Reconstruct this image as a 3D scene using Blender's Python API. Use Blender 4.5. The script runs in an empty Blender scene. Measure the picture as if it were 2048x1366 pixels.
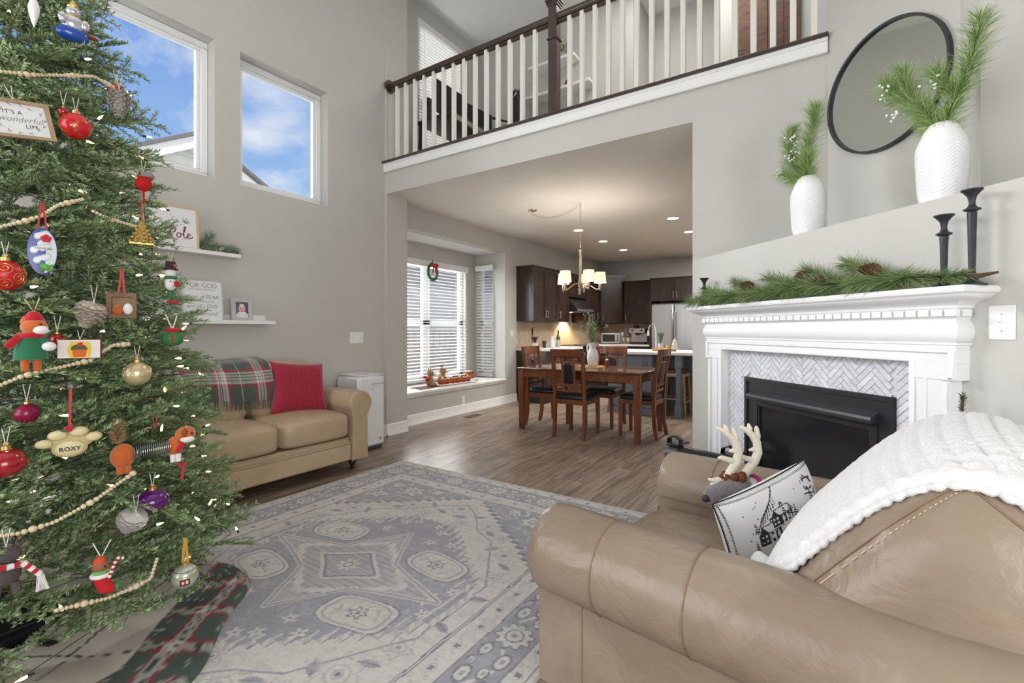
import bpy, math, random
import numpy as np
from mathutils import Vector, Matrix
sc = bpy.context.scene
C = sc.collection
PI = math.pi
R2 = math.sqrt(2)
random.seed(7); RNG = np.random.RandomState(11)

# ------------------------------------------------------------------ camera, world, lights, exposure
cam = bpy.data.cameras.new('camera'); camo = bpy.data.objects.new('camera', cam); C.objects.link(camo)
TH = math.atan(626/941)
camo.location = (0, 0, 1.22); camo.rotation_euler = (PI/2, 0, TH)
cam.sensor_width = 36; cam.lens = 36*941/2048; cam.shift_y = -23/2048; cam.clip_start = .05; cam.clip_end = 200
sc.camera = camo
vs = sc.view_settings
vs.view_transform = 'Standard'; vs.look = 'None'; vs.exposure = 0.0; vs.gamma = 1.0; vs.use_curve_mapping = False
sc.cycles.max_bounces = 5; sc.cycles.diffuse_bounces = 3; sc.cycles.glossy_bounces = 2
sc.cycles.transmission_bounces = 3; sc.cycles.transparent_max_bounces = 8
sc.cycles.use_adaptive_sampling = True; sc.cycles.adaptive_threshold = .09; sc.cycles.adaptive_min_samples = 16; sc.cycles.use_denoising = True
sc.cycles.caustics_reflective = False; sc.cycles.caustics_refractive = False
sc.cycles.sample_clamp_indirect = 4.0

def lin(r, g, b):
    f = lambda c: (c/255)/12.92 if c/255 <= .04045 else ((c/255+.055)/1.055)**2.4
    return (f(r), f(g), f(b), 1.0)

world = bpy.data.worlds.new('sky'); sc.world = world; world.use_nodes = True
def build_sky():
    nt = world.node_tree; nt.nodes.clear(); N = nt.nodes.new; L = nt.links.new
    out = N('ShaderNodeOutputWorld'); bg = N('ShaderNodeBackground'); L(bg.outputs[0], out.inputs[0])
    tc = N('ShaderNodeTexCoord'); sep = N('ShaderNodeSeparateXYZ'); L(tc.outputs['Generated'], sep.inputs[0])
    ramp = N('ShaderNodeValToRGB'); L(sep.outputs[2], ramp.inputs[0])
    e = ramp.color_ramp.elements
    e[0].position = 0.0; e[0].color = lin(196, 216, 240)
    e[1].position = .75; e[1].color = lin(52, 104, 190)
    k = e.new(.28); k.color = lin(140, 186, 240)
    k = e.new(.5); k.color = lin(86, 142, 222)
    mp = N('ShaderNodeMapping'); L(tc.outputs['Generated'], mp.inputs[0]); mp.inputs['Scale'].default_value = (1.0, 1.0, 1.9)
    mp.inputs['Location'].default_value = (.9, .45, .1)
    n1 = N('ShaderNodeTexNoise'); n1.inputs['Scale'].default_value = 3.6; n1.inputs['Detail'].default_value = 9; n1.inputs['Roughness'].default_value = .56
    n1.inputs['Distortion'].default_value = .25
    L(mp.outputs[0], n1.inputs['Vector'])
    cr = N('ShaderNodeValToRGB'); L(n1.outputs[0], cr.inputs[0])
    cr.color_ramp.elements[0].position = .42; cr.color_ramp.elements[0].color = (0, 0, 0, 1)
    cr.color_ramp.elements[1].position = .60; cr.color_ramp.elements[1].color = (1, 1, 1, 1)
    mx = N('ShaderNodeMix'); mx.data_type = 'RGBA'
    L(cr.outputs[0], mx.inputs[0]); L(ramp.outputs[0], mx.inputs[6]); mx.inputs[7].default_value = (.86, .9, .95, 1)
    L(mx.outputs[2], bg.inputs[0]); bg.inputs[1].default_value = 1.0
build_sky()

def area(name, loc, rot, sx, sy, watts, col=(1, 1, 1)):
    l = bpy.data.lights.new(name, 'AREA'); l.shape = 'RECTANGLE'; l.size = sx; l.size_y = sy
    l.energy = watts; l.color = col
    o = bpy.data.objects.new(name, l); C.objects.link(o); o.location = loc; o.rotation_euler = rot
    return o
# fill lamps added out of view to brighten the rooms; bay daylight excepted
area('rear_fill', (-2.6, -2.3, 2.0), (PI/2, 0, 0), 2.8, 2.9, 96, (1, .99, .975))  # added lamp behind the camera, lifting the fireplace side
area('side_fill', (-4.1, -1.75, 2.0), (PI/2, 0, -PI/2), 1.3, 2.6, 90, (.98, .99, 1))  # unseen fill added by the left wall, clear of the tree
area('right_fill', (2.3, -1.0, 1.5), (PI/2, 0, PI/2), 2.4, 2.0, 100, (1, .99, .975))  # added lamp before the solid right wall, brightening the left wall
area('living_fill', (-1.3, 1.2, 5.05), (0, 0, 0), 3.6, 3.0, 10, (1, .985, .96))  # added overhead fill, no fixture modelled here
area('loft_fill', (-1.2, 4.9, 5.44), (0, 0, 0), 1.6, 1.2, 40, (1, .97, .93))  # unseen fill lamp added for the loft
area('daylight_bay', (-5.55, 5.3, 1.7), (PI/2, 0, -PI/2), 2.4, 2.2, 170, (.97, .99, 1))
area('kitchen_fill', (-1.2, 8.6, 2.76), (0, 0, 0), 1.2, 1.6, 85, (1, .95, .88))  # extra fill added to brighten the far kitchen, no fixture there

sun = bpy.data.lights.new('sun', 'SUN'); sun.energy = 2.4; sun.angle = .02; suno = bpy.data.objects.new('sun', sun); C.objects.link(suno)
suno.rotation_euler = Vector((-.62, -.30, -.72)).to_track_quat('-Z', 'Y').to_euler()     # from the far right: lights the house next door, not this room

glow = bpy.data.lights.new('sky_glow_fill', 'SUN'); glow.energy = 9.0; glow.angle = math.radians(38); glow.color = (.97, .985, 1); glowo = bpy.data.objects.new('sky_glow_fill', glow); C.objects.link(glowo)
glowo.rotation_euler = Vector((4.5, 1.2, -1.45)).to_track_quat('-Z', 'Y').to_euler()     # added second sun lamp, boosting sky light through the left-hand windows

# ------------------------------------------------------------------ materials
MATS = {}
def mat(name, rgb=None, rough=.6, metal=0., var=0., vscale=20., bump=0., bscale=200., coat=0., emit=None, estr=0., spec=.5,
        trans=0., alpha=1., sheen=0., sub=0., stretch=None, rgb2=None, objvar=0., dist=.0, ior=1.45):
    if name in MATS: return MATS[name]
    m = bpy.data.materials.new(name); m.use_nodes = True; nt = m.node_tree; N = nt.nodes.new; L = nt.links.new
    p = nt.nodes['Principled BSDF']
    col = lin(*rgb)
    p.inputs['Base Color'].default_value = col
    p.inputs['Roughness'].default_value = rough; p.inputs['Metallic'].default_value = metal
    p.inputs['Specular IOR Level'].default_value = spec; p.inputs['Coat Weight'].default_value = coat
    p.inputs['Transmission Weight'].default_value = trans; p.inputs['Alpha'].default_value = alpha
    p.inputs['Sheen Weight'].default_value = sheen; p.inputs['IOR'].default_value = ior
    if emit:
        p.inputs['Emission Color'].default_value = lin(*emit); p.inputs['Emission Strength'].default_value = estr
    vec = None
    if var or bump or rgb2:
        tc = N('ShaderNodeTexCoord'); vec = tc.outputs['Object']
        if stretch:
            mp = N('ShaderNodeMapping'); L(vec, mp.inputs[0]); mp.inputs['Scale'].default_value = stretch; vec = mp.outputs[0]
        if objvar:
            oi = N('ShaderNodeObjectInfo'); ad = N('ShaderNodeVectorMath'); ad.operation = 'MULTIPLY_ADD'
            L(oi.outputs['Random'], ad.inputs[0]); ad.inputs[1].default_value = (37, 53, 19); L(vec, ad.inputs[2]); vec = ad.outputs[0]
    csock = None
    if var or rgb2:
        n = N('ShaderNodeTexNoise'); n.inputs['Scale'].default_value = vscale; n.inputs['Detail'].default_value = 5; n.inputs['Distortion'].default_value = dist
        L(vec, n.inputs['Vector'])
        r = N('ShaderNodeValToRGB'); L(n.outputs[0], r.inputs[0])
        if rgb2:
            c2 = lin(*rgb2); r.color_ramp.elements[0].position = .35; r.color_ramp.elements[1].position = .65
            r.color_ramp.elements[0].color = col; r.color_ramp.elements[1].color = c2
        else:
            r.color_ramp.elements[0].position = .25; r.color_ramp.elements[1].position = .75
            r.color_ramp.elements[0].color = tuple(min(1, x*(1-var)) for x in col[:3])+(1,)
            r.color_ramp.elements[1].color = tuple(min(1, x*(1+var)) for x in col[:3])+(1,)
        csock = r.outputs[0]
        if objvar:
            hv = N('ShaderNodeHueSaturation'); L(csock, hv.inputs['Color'])
            ma = N('ShaderNodeMath'); ma.operation = 'MULTIPLY_ADD'; L(oi.outputs['Random'], ma.inputs[0]); ma.inputs[1].default_value = objvar; ma.inputs[2].default_value = 1-objvar/2
            L(ma.outputs[0], hv.inputs['Value']); csock = hv.outputs[0]
        L(csock, p.inputs['Base Color'])
    if bump:
        n2 = N('ShaderNodeTexNoise'); n2.inputs['Scale'].default_value = bscale; n2.inputs['Detail'].default_value = 3
        L(vec, n2.inputs['Vector']); b = N('ShaderNodeBump'); b.inputs['Strength'].default_value = bump; b.inputs['Distance'].default_value = .01
        L(n2.outputs[0], b.inputs['Height']); L(b.outputs[0], p.inputs['Normal'])
    if emit: m.cycles.emission_sampling = 'NONE'
    MATS[name] = m
    return m

def mat_attr(name, rough=.85, bump=0., bscale=300., sheen=0., metal=0.):
    """colour printed / woven on the thing itself, stored as a colour attribute"""
    if name in MATS: return MATS[name]
    m = bpy.data.materials.new(name); m.use_nodes = True; nt = m.node_tree; N = nt.nodes.new; L = nt.links.new
    p = nt.nodes['Principled BSDF']; a = N('ShaderNodeAttribute'); a.attribute_name = 'col'
    n = N('ShaderNodeTexNoise'); n.inputs['Scale'].default_value = bscale; tc = N('ShaderNodeTexCoord'); L(tc.outputs['Object'], n.inputs['Vector'])
    mx = N('ShaderNodeMix'); mx.data_type = 'RGBA'; mx.blend_type = 'OVERLAY'; mx.inputs[0].default_value = .18
    L(a.outputs['Color'], mx.inputs[6]); L(n.outputs[0], mx.inputs[7]); L(mx.outputs[2], p.inputs['Base Color'])
    p.inputs['Roughness'].default_value = rough; p.inputs['Sheen Weight'].default_value = sheen; p.inputs['Metallic'].default_value = metal
    if bump:
        b = N('ShaderNodeBump'); b.inputs['Strength'].default_value = bump; b.inputs['Distance'].default_value = .005
        L(n.outputs[0], b.inputs['Height']); L(b.outputs[0], p.inputs['Normal'])
    MATS[name] = m
    return m

# ------------------------------------------------------------------ mesh builder
def frame_from(d):
    d = Vector(d).normalized(); up = Vector((0, 0, 1)) if abs(d.z) < .95 else Vector((1, 0, 0))
    a = d.cross(up).normalized(); b = a.cross(d).normalized()
    return a, b, d

class MB:
    def __init__(s): s.v = []; s.f = []
    def add(s, vs, fs):
        o = len(s.v); s.v.extend([tuple(x) for x in vs]); s.f.extend([tuple(i+o for i in q) for q in fs]); return s
    def mark(s): return len(s.v)
    def xf(s, M, k=0):
        for i in range(k, len(s.v)): s.v[i] = tuple(M @ Vector(s.v[i]))
        return s
    def move(s, fn, k=0):
        for i in range(k, len(s.v)): s.v[i] = tuple(fn(*s.v[i]))
        return s
    def box(s, c, d, r=0., rz=0., ry=0., rx=0.):
        k = s.mark(); hx, hy, hz = d[0]/2, d[1]/2, d[2]/2
        if r <= 0:
            V = [(x, y, z) for x in (-hx, hx) for y in (-hy, hy) for z in (-hz, hz)]
            s.add(V, [(0, 1, 3, 2), (4, 6, 7, 5), (0, 4, 5, 1), (2, 3, 7, 6), (0, 2, 6, 4), (1, 5, 7, 3)])
        else:
            r = min(r, .49*min(d)); V = []; ix = {}
            for sx in (-1, 1):
                for sy in (-1, 1):
                    for sz in (-1, 1):
                        for a in range(3):
                            q = [sx*(hx-r), sy*(hy-r), sz*(hz-r)]; h = (hx, hy, hz)[a]; q[a] = (sx, sy, sz)[a]*h
                            ix[(sx, sy, sz, a)] = len(V); V.append(q)
            F = []
            for a in range(3):
                b, c2 = (a+1) % 3, (a+2) % 3
                for sa in (-1, 1):
                    q = []
                    for (ub, uc) in ((-1, -1), (1, -1), (1, 1), (-1, 1)):
                        t = [0, 0, 0]; t[a] = sa; t[b] = ub; t[c2] = uc; q.append(ix[(t[0], t[1], t[2], a)])
                    F.append(q if sa > 0 else q[::-1])
                for ub in (-1, 1):
                    for uc in (-1, 1):
                        t0 = [0, 0, 0]; t0[b] = ub; t0[c2] = uc; t1 = list(t0); t0[a] = -1; t1[a] = 1
                        q = [ix[(*t0, b)], ix[(*t1, b)], ix[(*t1, c2)], ix[(*t0, c2)]]
                        F.append(q if ub*uc < 0 else q[::-1])
            for sx in (-1, 1):
                for sy in (-1, 1):
                    for sz in (-1, 1):
                        q = [ix[(sx, sy, sz, 0)], ix[(sx, sy, sz, 1)], ix[(sx, sy, sz, 2)]]
                        F.append(q if sx*sy*sz > 0 else q[::-1])
            s.add(V, F)
        M = Matrix.Translation(c) @ Matrix.Rotation(rz, 4, 'Z') @ Matrix.Rotation(ry, 4, 'Y') @ Matrix.Rotation(rx, 4, 'X')
        return s.xf(M, k)
    def span(s, x0, x1, y0, y1, z0, z1, r=0.):
        return s.box(((x0+x1)/2, (y0+y1)/2, (z0+z1)/2), (abs(x1-x0), abs(y1-y0), abs(z1-z0)), r)
    def cyl(s, p0, p1, r0, r1=None, n=12, caps=True):
        r1 = r0 if r1 is None else r1; a, b, d = frame_from(Vector(p1)-Vector(p0)); V = []
        for P, r in ((Vector(p0), r0), (Vector(p1), r1)):
            for i in range(n):
                t = 2*PI*i/n; V.append(P+a*(r*math.cos(t))+b*(r*math.sin(t)))
        F = [(i, i+n, (i+1) % n+n, (i+1) % n) for i in range(n)]
        if caps: F += [tuple(range(n)), tuple(range(2*n-1, n-1, -1))]
        return s.add(V, F)
    def tube(s, pts, r, n=8, closed=False, caps=True):
        P = [Vector(p) for p in pts]; m = len(P); rr = r if hasattr(r, '__len__') else [r]*m
        T = [((P[(i+1) % m]-P[i-1]) if closed else (P[min(i+1, m-1)]-P[max(i-1, 0)])).normalized() for i in range(m)]
        a, b, _ = frame_from(T[0]); V = []
        for i in range(m):
            a = (a-T[i]*a.dot(T[i])); a = a.normalized() if a.length > 1e-6 else frame_from(T[i])[0]; b = T[i].cross(a)
            for j in range(n):
                t = 2*PI*j/n; V.append(P[i]+a*(rr[i]*math.cos(t))+b*(rr[i]*math.sin(t)))
        F = []
        for i in range(m if closed else m-1):
            for j in range(n):
                i2 = (i+1) % m; F.append((i*n+j, i*n+(j+1) % n, i2*n+(j+1) % n, i2*n+j))
        if caps and not closed: F += [tuple(range(n-1, -1, -1)), tuple(range((m-1)*n, m*n))]
        return s.add(V, F)
    def lathe(s, prof, c=(0, 0, 0), n=24, sx=1., sy=1., caps=True):
        V = []; m = len(prof)
        for r, z in prof:
            for j in range(n):
                t = 2*PI*j/n; V.append((c[0]+sx*r*math.cos(t), c[1]+sy*r*math.sin(t), c[2]+z))
        F = [(i*n+j, i*n+(j+1) % n, (i+1)*n+(j+1) % n, (i+1)*n+j) for i in range(m-1) for j in range(n)]
        if caps and prof[0][0] > 1e-5: F.append(tuple(range(n-1, -1, -1)))
        if caps and prof[-1][0] > 1e-5: F.append(tuple(range((m-1)*n, m*n)))
        return s.add(V, F)
    def sph(s, c, r, n=14, m=9, e=1., e2=1.):
        r = r if hasattr(r, '__len__') else (r, r, r); V = []; q = lambda x, p: math.copysign(abs(x)**p, x)
        for i in range(m+1):
            f = -PI/2+PI*i/m
            for j in range(n):
                t = 2*PI*j/n
                V.append((c[0]+r[0]*q(math.cos(f), e2)*q(math.cos(t), e), c[1]+r[1]*q(math.cos(f), e2)*q(math.sin(t), e), c[2]+r[2]*q(math.sin(f), e2)))
        return s.add(V, [(i*n+j, i*n+(j+1) % n, (i+1)*n+(j+1) % n, (i+1)*n+j) for i in range(m) for j in range(n)])
    def prism(s, poly, z0, z1, fn=None):
        n = len(poly); V = [(x, y, z0) for x, y in poly]+[(x, y, z1) for x, y in poly]
        if fn: V = [fn(*p) for p in V]
        return s.add(V, [tuple(range(n-1, -1, -1)), tuple(range(n, 2*n))]+[(i, (i+1) % n, (i+1) % n+n, i+n) for i in range(n)])
    def grid(s, fn, nu, nv, wu=False, wv=False):
        V = [fn(i/(nu if wu else nu-1), j/(nv if wv else nv-1)) for i in range(nu) for j in range(nv)]; F = []
        for i in range(nu if wu else nu-1):
            for j in range(nv if wv else nv-1):
                F.append((i*nv+j, ((i+1) % nu)*nv+j, ((i+1) % nu)*nv+(j+1) % nv, i*nv+(j+1) % nv))
        return s.add(V, F)
    def mesh(s, name, angle=38, smooth=True):
        me = bpy.data.meshes.new(name); me.from_pydata(s.v, [], s.f); me.update()
        if smooth:
            me.polygons.foreach_set('use_smooth', [True]*len(me.polygons)); me.set_sharp_from_angle(angle=math.radians(angle))
        return me

def link(name, me, m, parent=None):
    if m is not None and (not me.materials): me.materials.append(m)
    o = bpy.data.objects.new(name, me); C.objects.link(o)
    if parent is not None: o.parent = parent
    return o
def part(name, mb, m, parent=None, angle=38, smooth=True):
    return link(name, mb.mesh(name, angle, smooth), m, parent)
def thing(name, label, cat, loc=(0, 0, 0), rz=0., group=None):
    o = bpy.data.objects.new(name, None); C.objects.link(o); o.empty_display_size = .05
    o.location = loc; o.rotation_euler = (0, 0, rz); tag(o, label, cat, group); return o
def tag(o, label, cat, group=None):
    o['label'] = label; o['category'] = cat
    if group: o['group'] = group
    return o
def struct(name, mb, m, parent=None, angle=38):
    o = part(name, mb, m, parent, angle)
    if parent is None: o['kind'] = 'structure'
    return o
def dup(o, loc=None, rz=None, label=None, parent=None):
    c = o.copy(); C.objects.link(c)
    if parent is not None: c.parent = parent
    if loc is not None: c.location = loc
    if rz is not None: c.rotation_euler = (0, 0, rz)
    if label: c['label'] = label
    for ch in o.children: dup(ch, parent=c)
    return c
def place(o, loc=None, rot=None, M=None):
    if M is not None: o.matrix_local = M
    else:
        if loc is not None: o.location = loc
        if rot is not None: o.rotation_euler = rot
    return o
def colour_attr(me, cols):
    """per-vertex linear colours (n,3)"""
    a = me.color_attributes.new('col', 'FLOAT_COLOR', 'POINT'); c = np.ones((len(me.vertices), 4), np.float32); c[:, :3] = cols
    a.data.foreach_set('color', c.ravel())
def text_mesh(body, size, align='CENTER', space=1., shear=0., ext=.0004, offset=0.):
    cu = bpy.data.curves.new('t', 'FONT'); cu.body = body; cu.size = size; cu.align_x = align; cu.align_y = 'CENTER'; cu.shear = shear
    cu.space_character = space; cu.extrude = ext; cu.offset = offset; cu.resolution_u = 3
    o = bpy.data.objects.new('t', cu); C.objects.link(o); bpy.context.view_layer.update()
    me = bpy.data.meshes.new_from_object(o); bpy.data.objects.remove(o); bpy.data.curves.remove(cu); return me
def lettering(name, body, size, m, parent, M, **k):
    me = text_mesh(body, size, **k); me.name = name; o = link(name, me, m, parent); o.matrix_local = M; return o
def axes(o, x, y, z):
    x, y, z, o = Vector(x), Vector(y), Vector(z), Vector(o)
    return Matrix(((x.x, y.x, z.x, o.x), (x.y, y.y, z.y, o.y), (x.z, y.z, z.z, o.z), (0, 0, 0, 1)))
def wall_cells(mb, fixed, u0, u1, z0, z1, holes, axis):
    """slab with rectangular holes. axis 'x': plane of constant x in fixed=(a,b), u is y; axis 'y' the other way"""
    us = sorted({u0, u1, *[h[0] for h in holes], *[h[1] for h in holes]})
    for a, b in zip(us[:-1], us[1:]):
        cuts = sorted([(h[2], h[3]) for h in holes if h[0] < (a+b)/2 < h[1]]); z = z0
        for c0, c1 in cuts+[(z1, z1)]:
            if c0 > z+1e-6:
                if axis == 'x': mb.span(fixed[0], fixed[1], a, b, z, c0)
                else: mb.span(a, b, fixed[0], fixed[1], z, c0)
            z = max(z, c1)
    return mb
# the corner fireplace stands at 45 degrees: v runs along its face, p out from it into the room
N0 = 2.872/R2
def fv(v, p, z): return Vector(((N0-p+v)/R2, (N0-p-v)/R2, z))
def fl(x, p, z=0.): return fv(-x, p, z)          # x grows to the viewer's left along the fireplace face
FROT = 3*PI/4
# ------------------------------------------------------------------ shell of the house
PAINT = mat('wall_paint', (198, 196, 191), .75, var=.025, vscale=3, bump=.04, bscale=180)
CEIL = mat('ceiling_paint', (228, 225, 219), .85, var=.02, vscale=4, bump=.12, bscale=90)
WHITE = mat('white_trim', (238, 238, 237), .38, var=.012, vscale=6)
DARKW = mat('espresso_wood', (66, 54, 47), .35, var=.2, vscale=5, stretch=(1, 1, 12), coat=.2)
WOOD = mat('plank_wood', (110, 94, 81), .33, vscale=3.2, rgb2=(166, 146, 129), stretch=(9, .8, 1), objvar=.22, dist=.9, bump=.05, bscale=30, spec=.5)

XL, XD, YB, ZC = -4.22, -4.40, 3.70, 2.785
ZL = 3.13; ZT = 5.15; ZT2 = 5.5
W1 = (.55, 1.885, 2.48, 3.635); W2 = (2.089, 2.955, 2.48, 3.635)
struct('wall_left', wall_cells(MB(), (XL-.2, XL), -2.5, YB, 0, ZT2+.1, [W1, W2], 'x'), PAINT)
# wall with the wide opening: stub, header, right piece
mb = MB(); mb.span(XL-.2, -4.192, YB, 4.02, 0, ZT2+.1)
mb.span(-4.192, -.83, YB, YB+.3, ZC, 3.03+.1); mb.span(-.83, .02, YB, YB+.3, 0, ZL)
struct('wall_back', mb, PAINT)
mb = MB(); mb.span(XL, .016, YB-.022, YB, 3.028, 3.128, .004); mb.span(XL, .016, YB-.03, YB-.0, 3.022, 3.04, .004); mb.span(XL, .016, YB-.027, YB, 3.098, 3.128, .004)
struct('trim_1', mb, WHITE)
# dining side
BAY = (4.166, 6.405, .41, 2.51)
struct('wall_dining', wall_cells(MB(), (XD-.15, XD), 4.0, 10.5, 0, ZC, [BAY], 'x'), PAINT)
BW = (4.42, 6.15, .47, 2.25)
XBB = -5.03
struct('wall_bay_rear', wall_cells(MB(), (XBB-.12, XBB), 4.05, 6.52, 0, 2.7, [BW], 'x'), PAINT)
SWN = (-4.95, -4.64, .465, 2.30)
struct('wall_bay_side', wall_cells(MB(), (6.405, 6.52), XBB, XD-.15, 0, 2.7, [SWN], 'y'), PAINT)
struct('wall_bay_near', MB().span(XBB, XD-.15, 4.05, 4.166, 0, 2.7), PAINT)
struct('ceiling_bay', MB().span(XBB, XD-.148, 4.166, 6.405, 2.51, 2.56), mat('bright_ceiling', (236, 236, 234), .8, var=.01))
mb = MB(); mb.span(XBB, XD+.03, 4.168, 6.403, .385, .42, .006); mb.span(XD+.001, XD+.014, 4.17, 6.40, .355, .386, .003)
struct('trim_2', mb, WHITE)
struct('wall_kitchen', MB().span(XD-.15, 1.6, 10.5, 10.65, 0, ZC), PAINT)
struct('wall_kitchen_right', MB().span(1.5, 1.65, 4.0, 10.5, 0, ZC), PAINT)
struct('ceiling', MB().span(XD-.02, 1.6, YB+.001, 10.52, ZC, ZC+.03), CEIL)
struct('floor_loft', MB().span(XD-.02, 1.6, YB+.02, 10.52, ZC+.05, ZL), mat('loft_carpet', (190, 182, 170), .95, var=.06, vscale=120))
struct('ceiling_living', MB().span(XL-.2, 2.6, -2.6, YB+.02, ZT, ZT+.1), CEIL)
struct('ceiling_loft', MB().span(XD-.2, 2.6, YB, 9.0, ZT2, ZT2+.1), mat('loft_ceiling_paint', (236, 236, 235), .85, var=.01))
struct('wall_header', MB().span(-4.192, .016, YB, YB+.15, ZT, ZT2), PAINT)
# loft walls with a window over the desk
LW = (4.41, 5.36, 3.62, 5.30); YLB = 5.75
struct('wall_loft_left', wall_cells(MB(), (XD-.15, XD), 4.02, YLB+.1, ZL, ZT2, [LW], 'x'), PAINT)
struct('wall_loft_rear', MB().span(XD-.1, -2.0, YLB, YLB+.12, ZL, ZT2), PAINT)
mb = MB(); mb.span(-2.12, -2.0, YLB+.12, 6.5, ZL, ZT2); mb.span(-2.0, -.93, 6.4, 6.5, ZL, ZT2); mb.span(-1.05, -.93, YLB, 6.4, ZL, ZT2); mb.span(-.93, 1.2, YLB, YLB+.1, ZL, ZT2)
struct('wall_loft_hall', mb, PAINT)
# corner with the fireplace: low 45 degree front with a ledge, walls behind it
NB = [(-.83, 3.7), (.016, 3.7), (.557, 3.16), (.557, 2.80), (2.4, 2.80), (2.4, .472)]
mb = MB(); mb.prism([(-.829, 3.7), (2.4, .471), (2.4, 2.80), (.556, 2.80), (.556, 3.16), (.017, 3.699)], 0, 1.743)
struct('wall_fireplace', mb, PAINT)
mb = MB(); mb.prism([(.016, 3.70), (.557, 3.16), (.557, 2.80), (2.4, 2.80), (2.4, 3.0), (.757, 3.0), (.757, 3.24), (.22, 3.78), (.016, 3.78)], 1.743, ZT2)
struct('wall_niche', mb, PAINT)
struct('wall_right', MB().span(2.4, 2.55, -2.5, 3.0, 0, ZT2), PAINT)
struct('wall_rear', wall_cells(MB(), (-2.62, -2.5), XL-.2, 2.55, 0, ZT2, [(-3.7, .9, .6, 4.0)], 'y'), PAINT)
# floor and its planks
struct('floor', MB().span(XL-.3, 2.5, -2.6, 10.6, -.12, -.004), WOOD)
fl_o = bpy.data.objects['floor']
pm = MB().box((0, 0, -.006), (.178, 1.217, .012), .0009).mesh('plank', smooth=False)
rr = random.Random(5); n = 0
for i in range(29):
    x = -4.36+.18*i; y = .3+rr.random()*1.2-1.2
    while y < 8.9:
        if y > -.9 and not (x > -2.4 and y > 6.9 and i % 2 == 99):
            o = link('plank', pm, WOOD, fl_o); o.location = (x, y+.61, 0); n += 1
        y += 1.22
# baseboards
def base_run(mb, a, b, z=0., h=.135, t=.016):
    """a->b along the wall, room on the left of the direction"""
    a, b = Vector((*a, 0)), Vector((*b, 0)); d = (b-a).normalized(); nrm = Vector((-d.y, d.x, 0))
    prof = [(0, 0), (t+.006, 0), (t+.006, .018), (t, .024), (t, h-.035), (t*.6, h-.02), (t*.6, h-.006), (t*.25, h), (0, h)]
    V = [a+nrm*x+Vector((0, 0, z+y)) for x, y in prof]+[b+nrm*x+Vector((0, 0, z+y)) for x, y in prof]; k = len(prof)
    mb.add(V, [(i, i+1, i+1+k, i+k) for i in range(k-1)]+[tuple(range(k)), tuple(range(2*k-1, k-1, -1))])
for nm, runs in (('baseboard_left', [((XL, -2.5), (XL, 3.7))]),
                 ('baseboard_stub', [((XL, 3.7), (-4.17, 3.7)), ((-4.192, 3.68), (-4.192, 4.02))]),
                 ('baseboard_dining', [((XD, 4.02), (XD, 6.75))]),
                 ('baseboard_loft', [((XD, 4.02), (XD, 5.75)), ((XD, 5.75), (-2.0, 5.75))])):
    mb = MB()
    for a, b in runs: base_run(mb, b, a, z=ZL if 'loft' in nm else 0)
    struct(nm, mb, WHITE, angle=60)

# ------------------------------------------------------------------ windows
GLASS = mat('window_glass', (255, 255, 255), 0., alpha=.06, spec=.4)
VINYL = mat('window_vinyl', (240, 241, 242), .35)
def win_fixed(name, y0, y1, z0, z1, x):
    """fixed picture window in the left wall, glazing set at the outer side of the reveal"""
    o = struct(name, MB().span(x-.004, x, y0+.03, y1-.03, z0+.03, z1-.03), GLASS)
    for a, b, c, d in ((y0, y1, z0, z0+.055), (y0, y1, z1-.055, z1), (y0, y0+.055, z0+.055, z1-.055), (y1-.055, y1, z0+.055, z1-.055)):
        part('frame', MB().span(x-.05, x+.025, a, b, c, d, .006), VINYL, o)
    i = .055
    for a, b, c, d in ((y0+i, y1-i, z0+i, z0+i+.03), (y0+i, y1-i, z1-i-.03, z1-i), (y0+i, y0+i+.03, z0+i+.03, z1-i-.03), (y1-i-.03, y1-i, z0+i+.03, z1-i-.03)):
        part('sash', MB().span(x-.03, x+.012, a, b, c, d, .004), VINYL, o)
    return o
win_fixed('window_1', *W1, XL-.14); win_fixed('window_2', *W2, XL-.14)
SLAT = mat('blind_slat', (240, 240, 238), .45)
def add_translucent(m, k, rgb):
    nt = m.node_tree; out = [n for n in nt.nodes if n.type == 'OUTPUT_MATERIAL'][0]; p = nt.nodes['Principled BSDF']; tr = nt.nodes.new('ShaderNodeBsdfTranslucent'); tr.inputs[0].default_value = lin(*rgb)
    mx = nt.nodes.new('ShaderNodeMixShader'); mx.inputs[0].default_value = k; nt.links.new(p.outputs[0], mx.inputs[1]); nt.links.new(tr.outputs[0], mx.inputs[2]); nt.links.new(mx.outputs[0], out.inputs[0])
add_translucent(SLAT, .4, (245, 245, 240))
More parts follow.
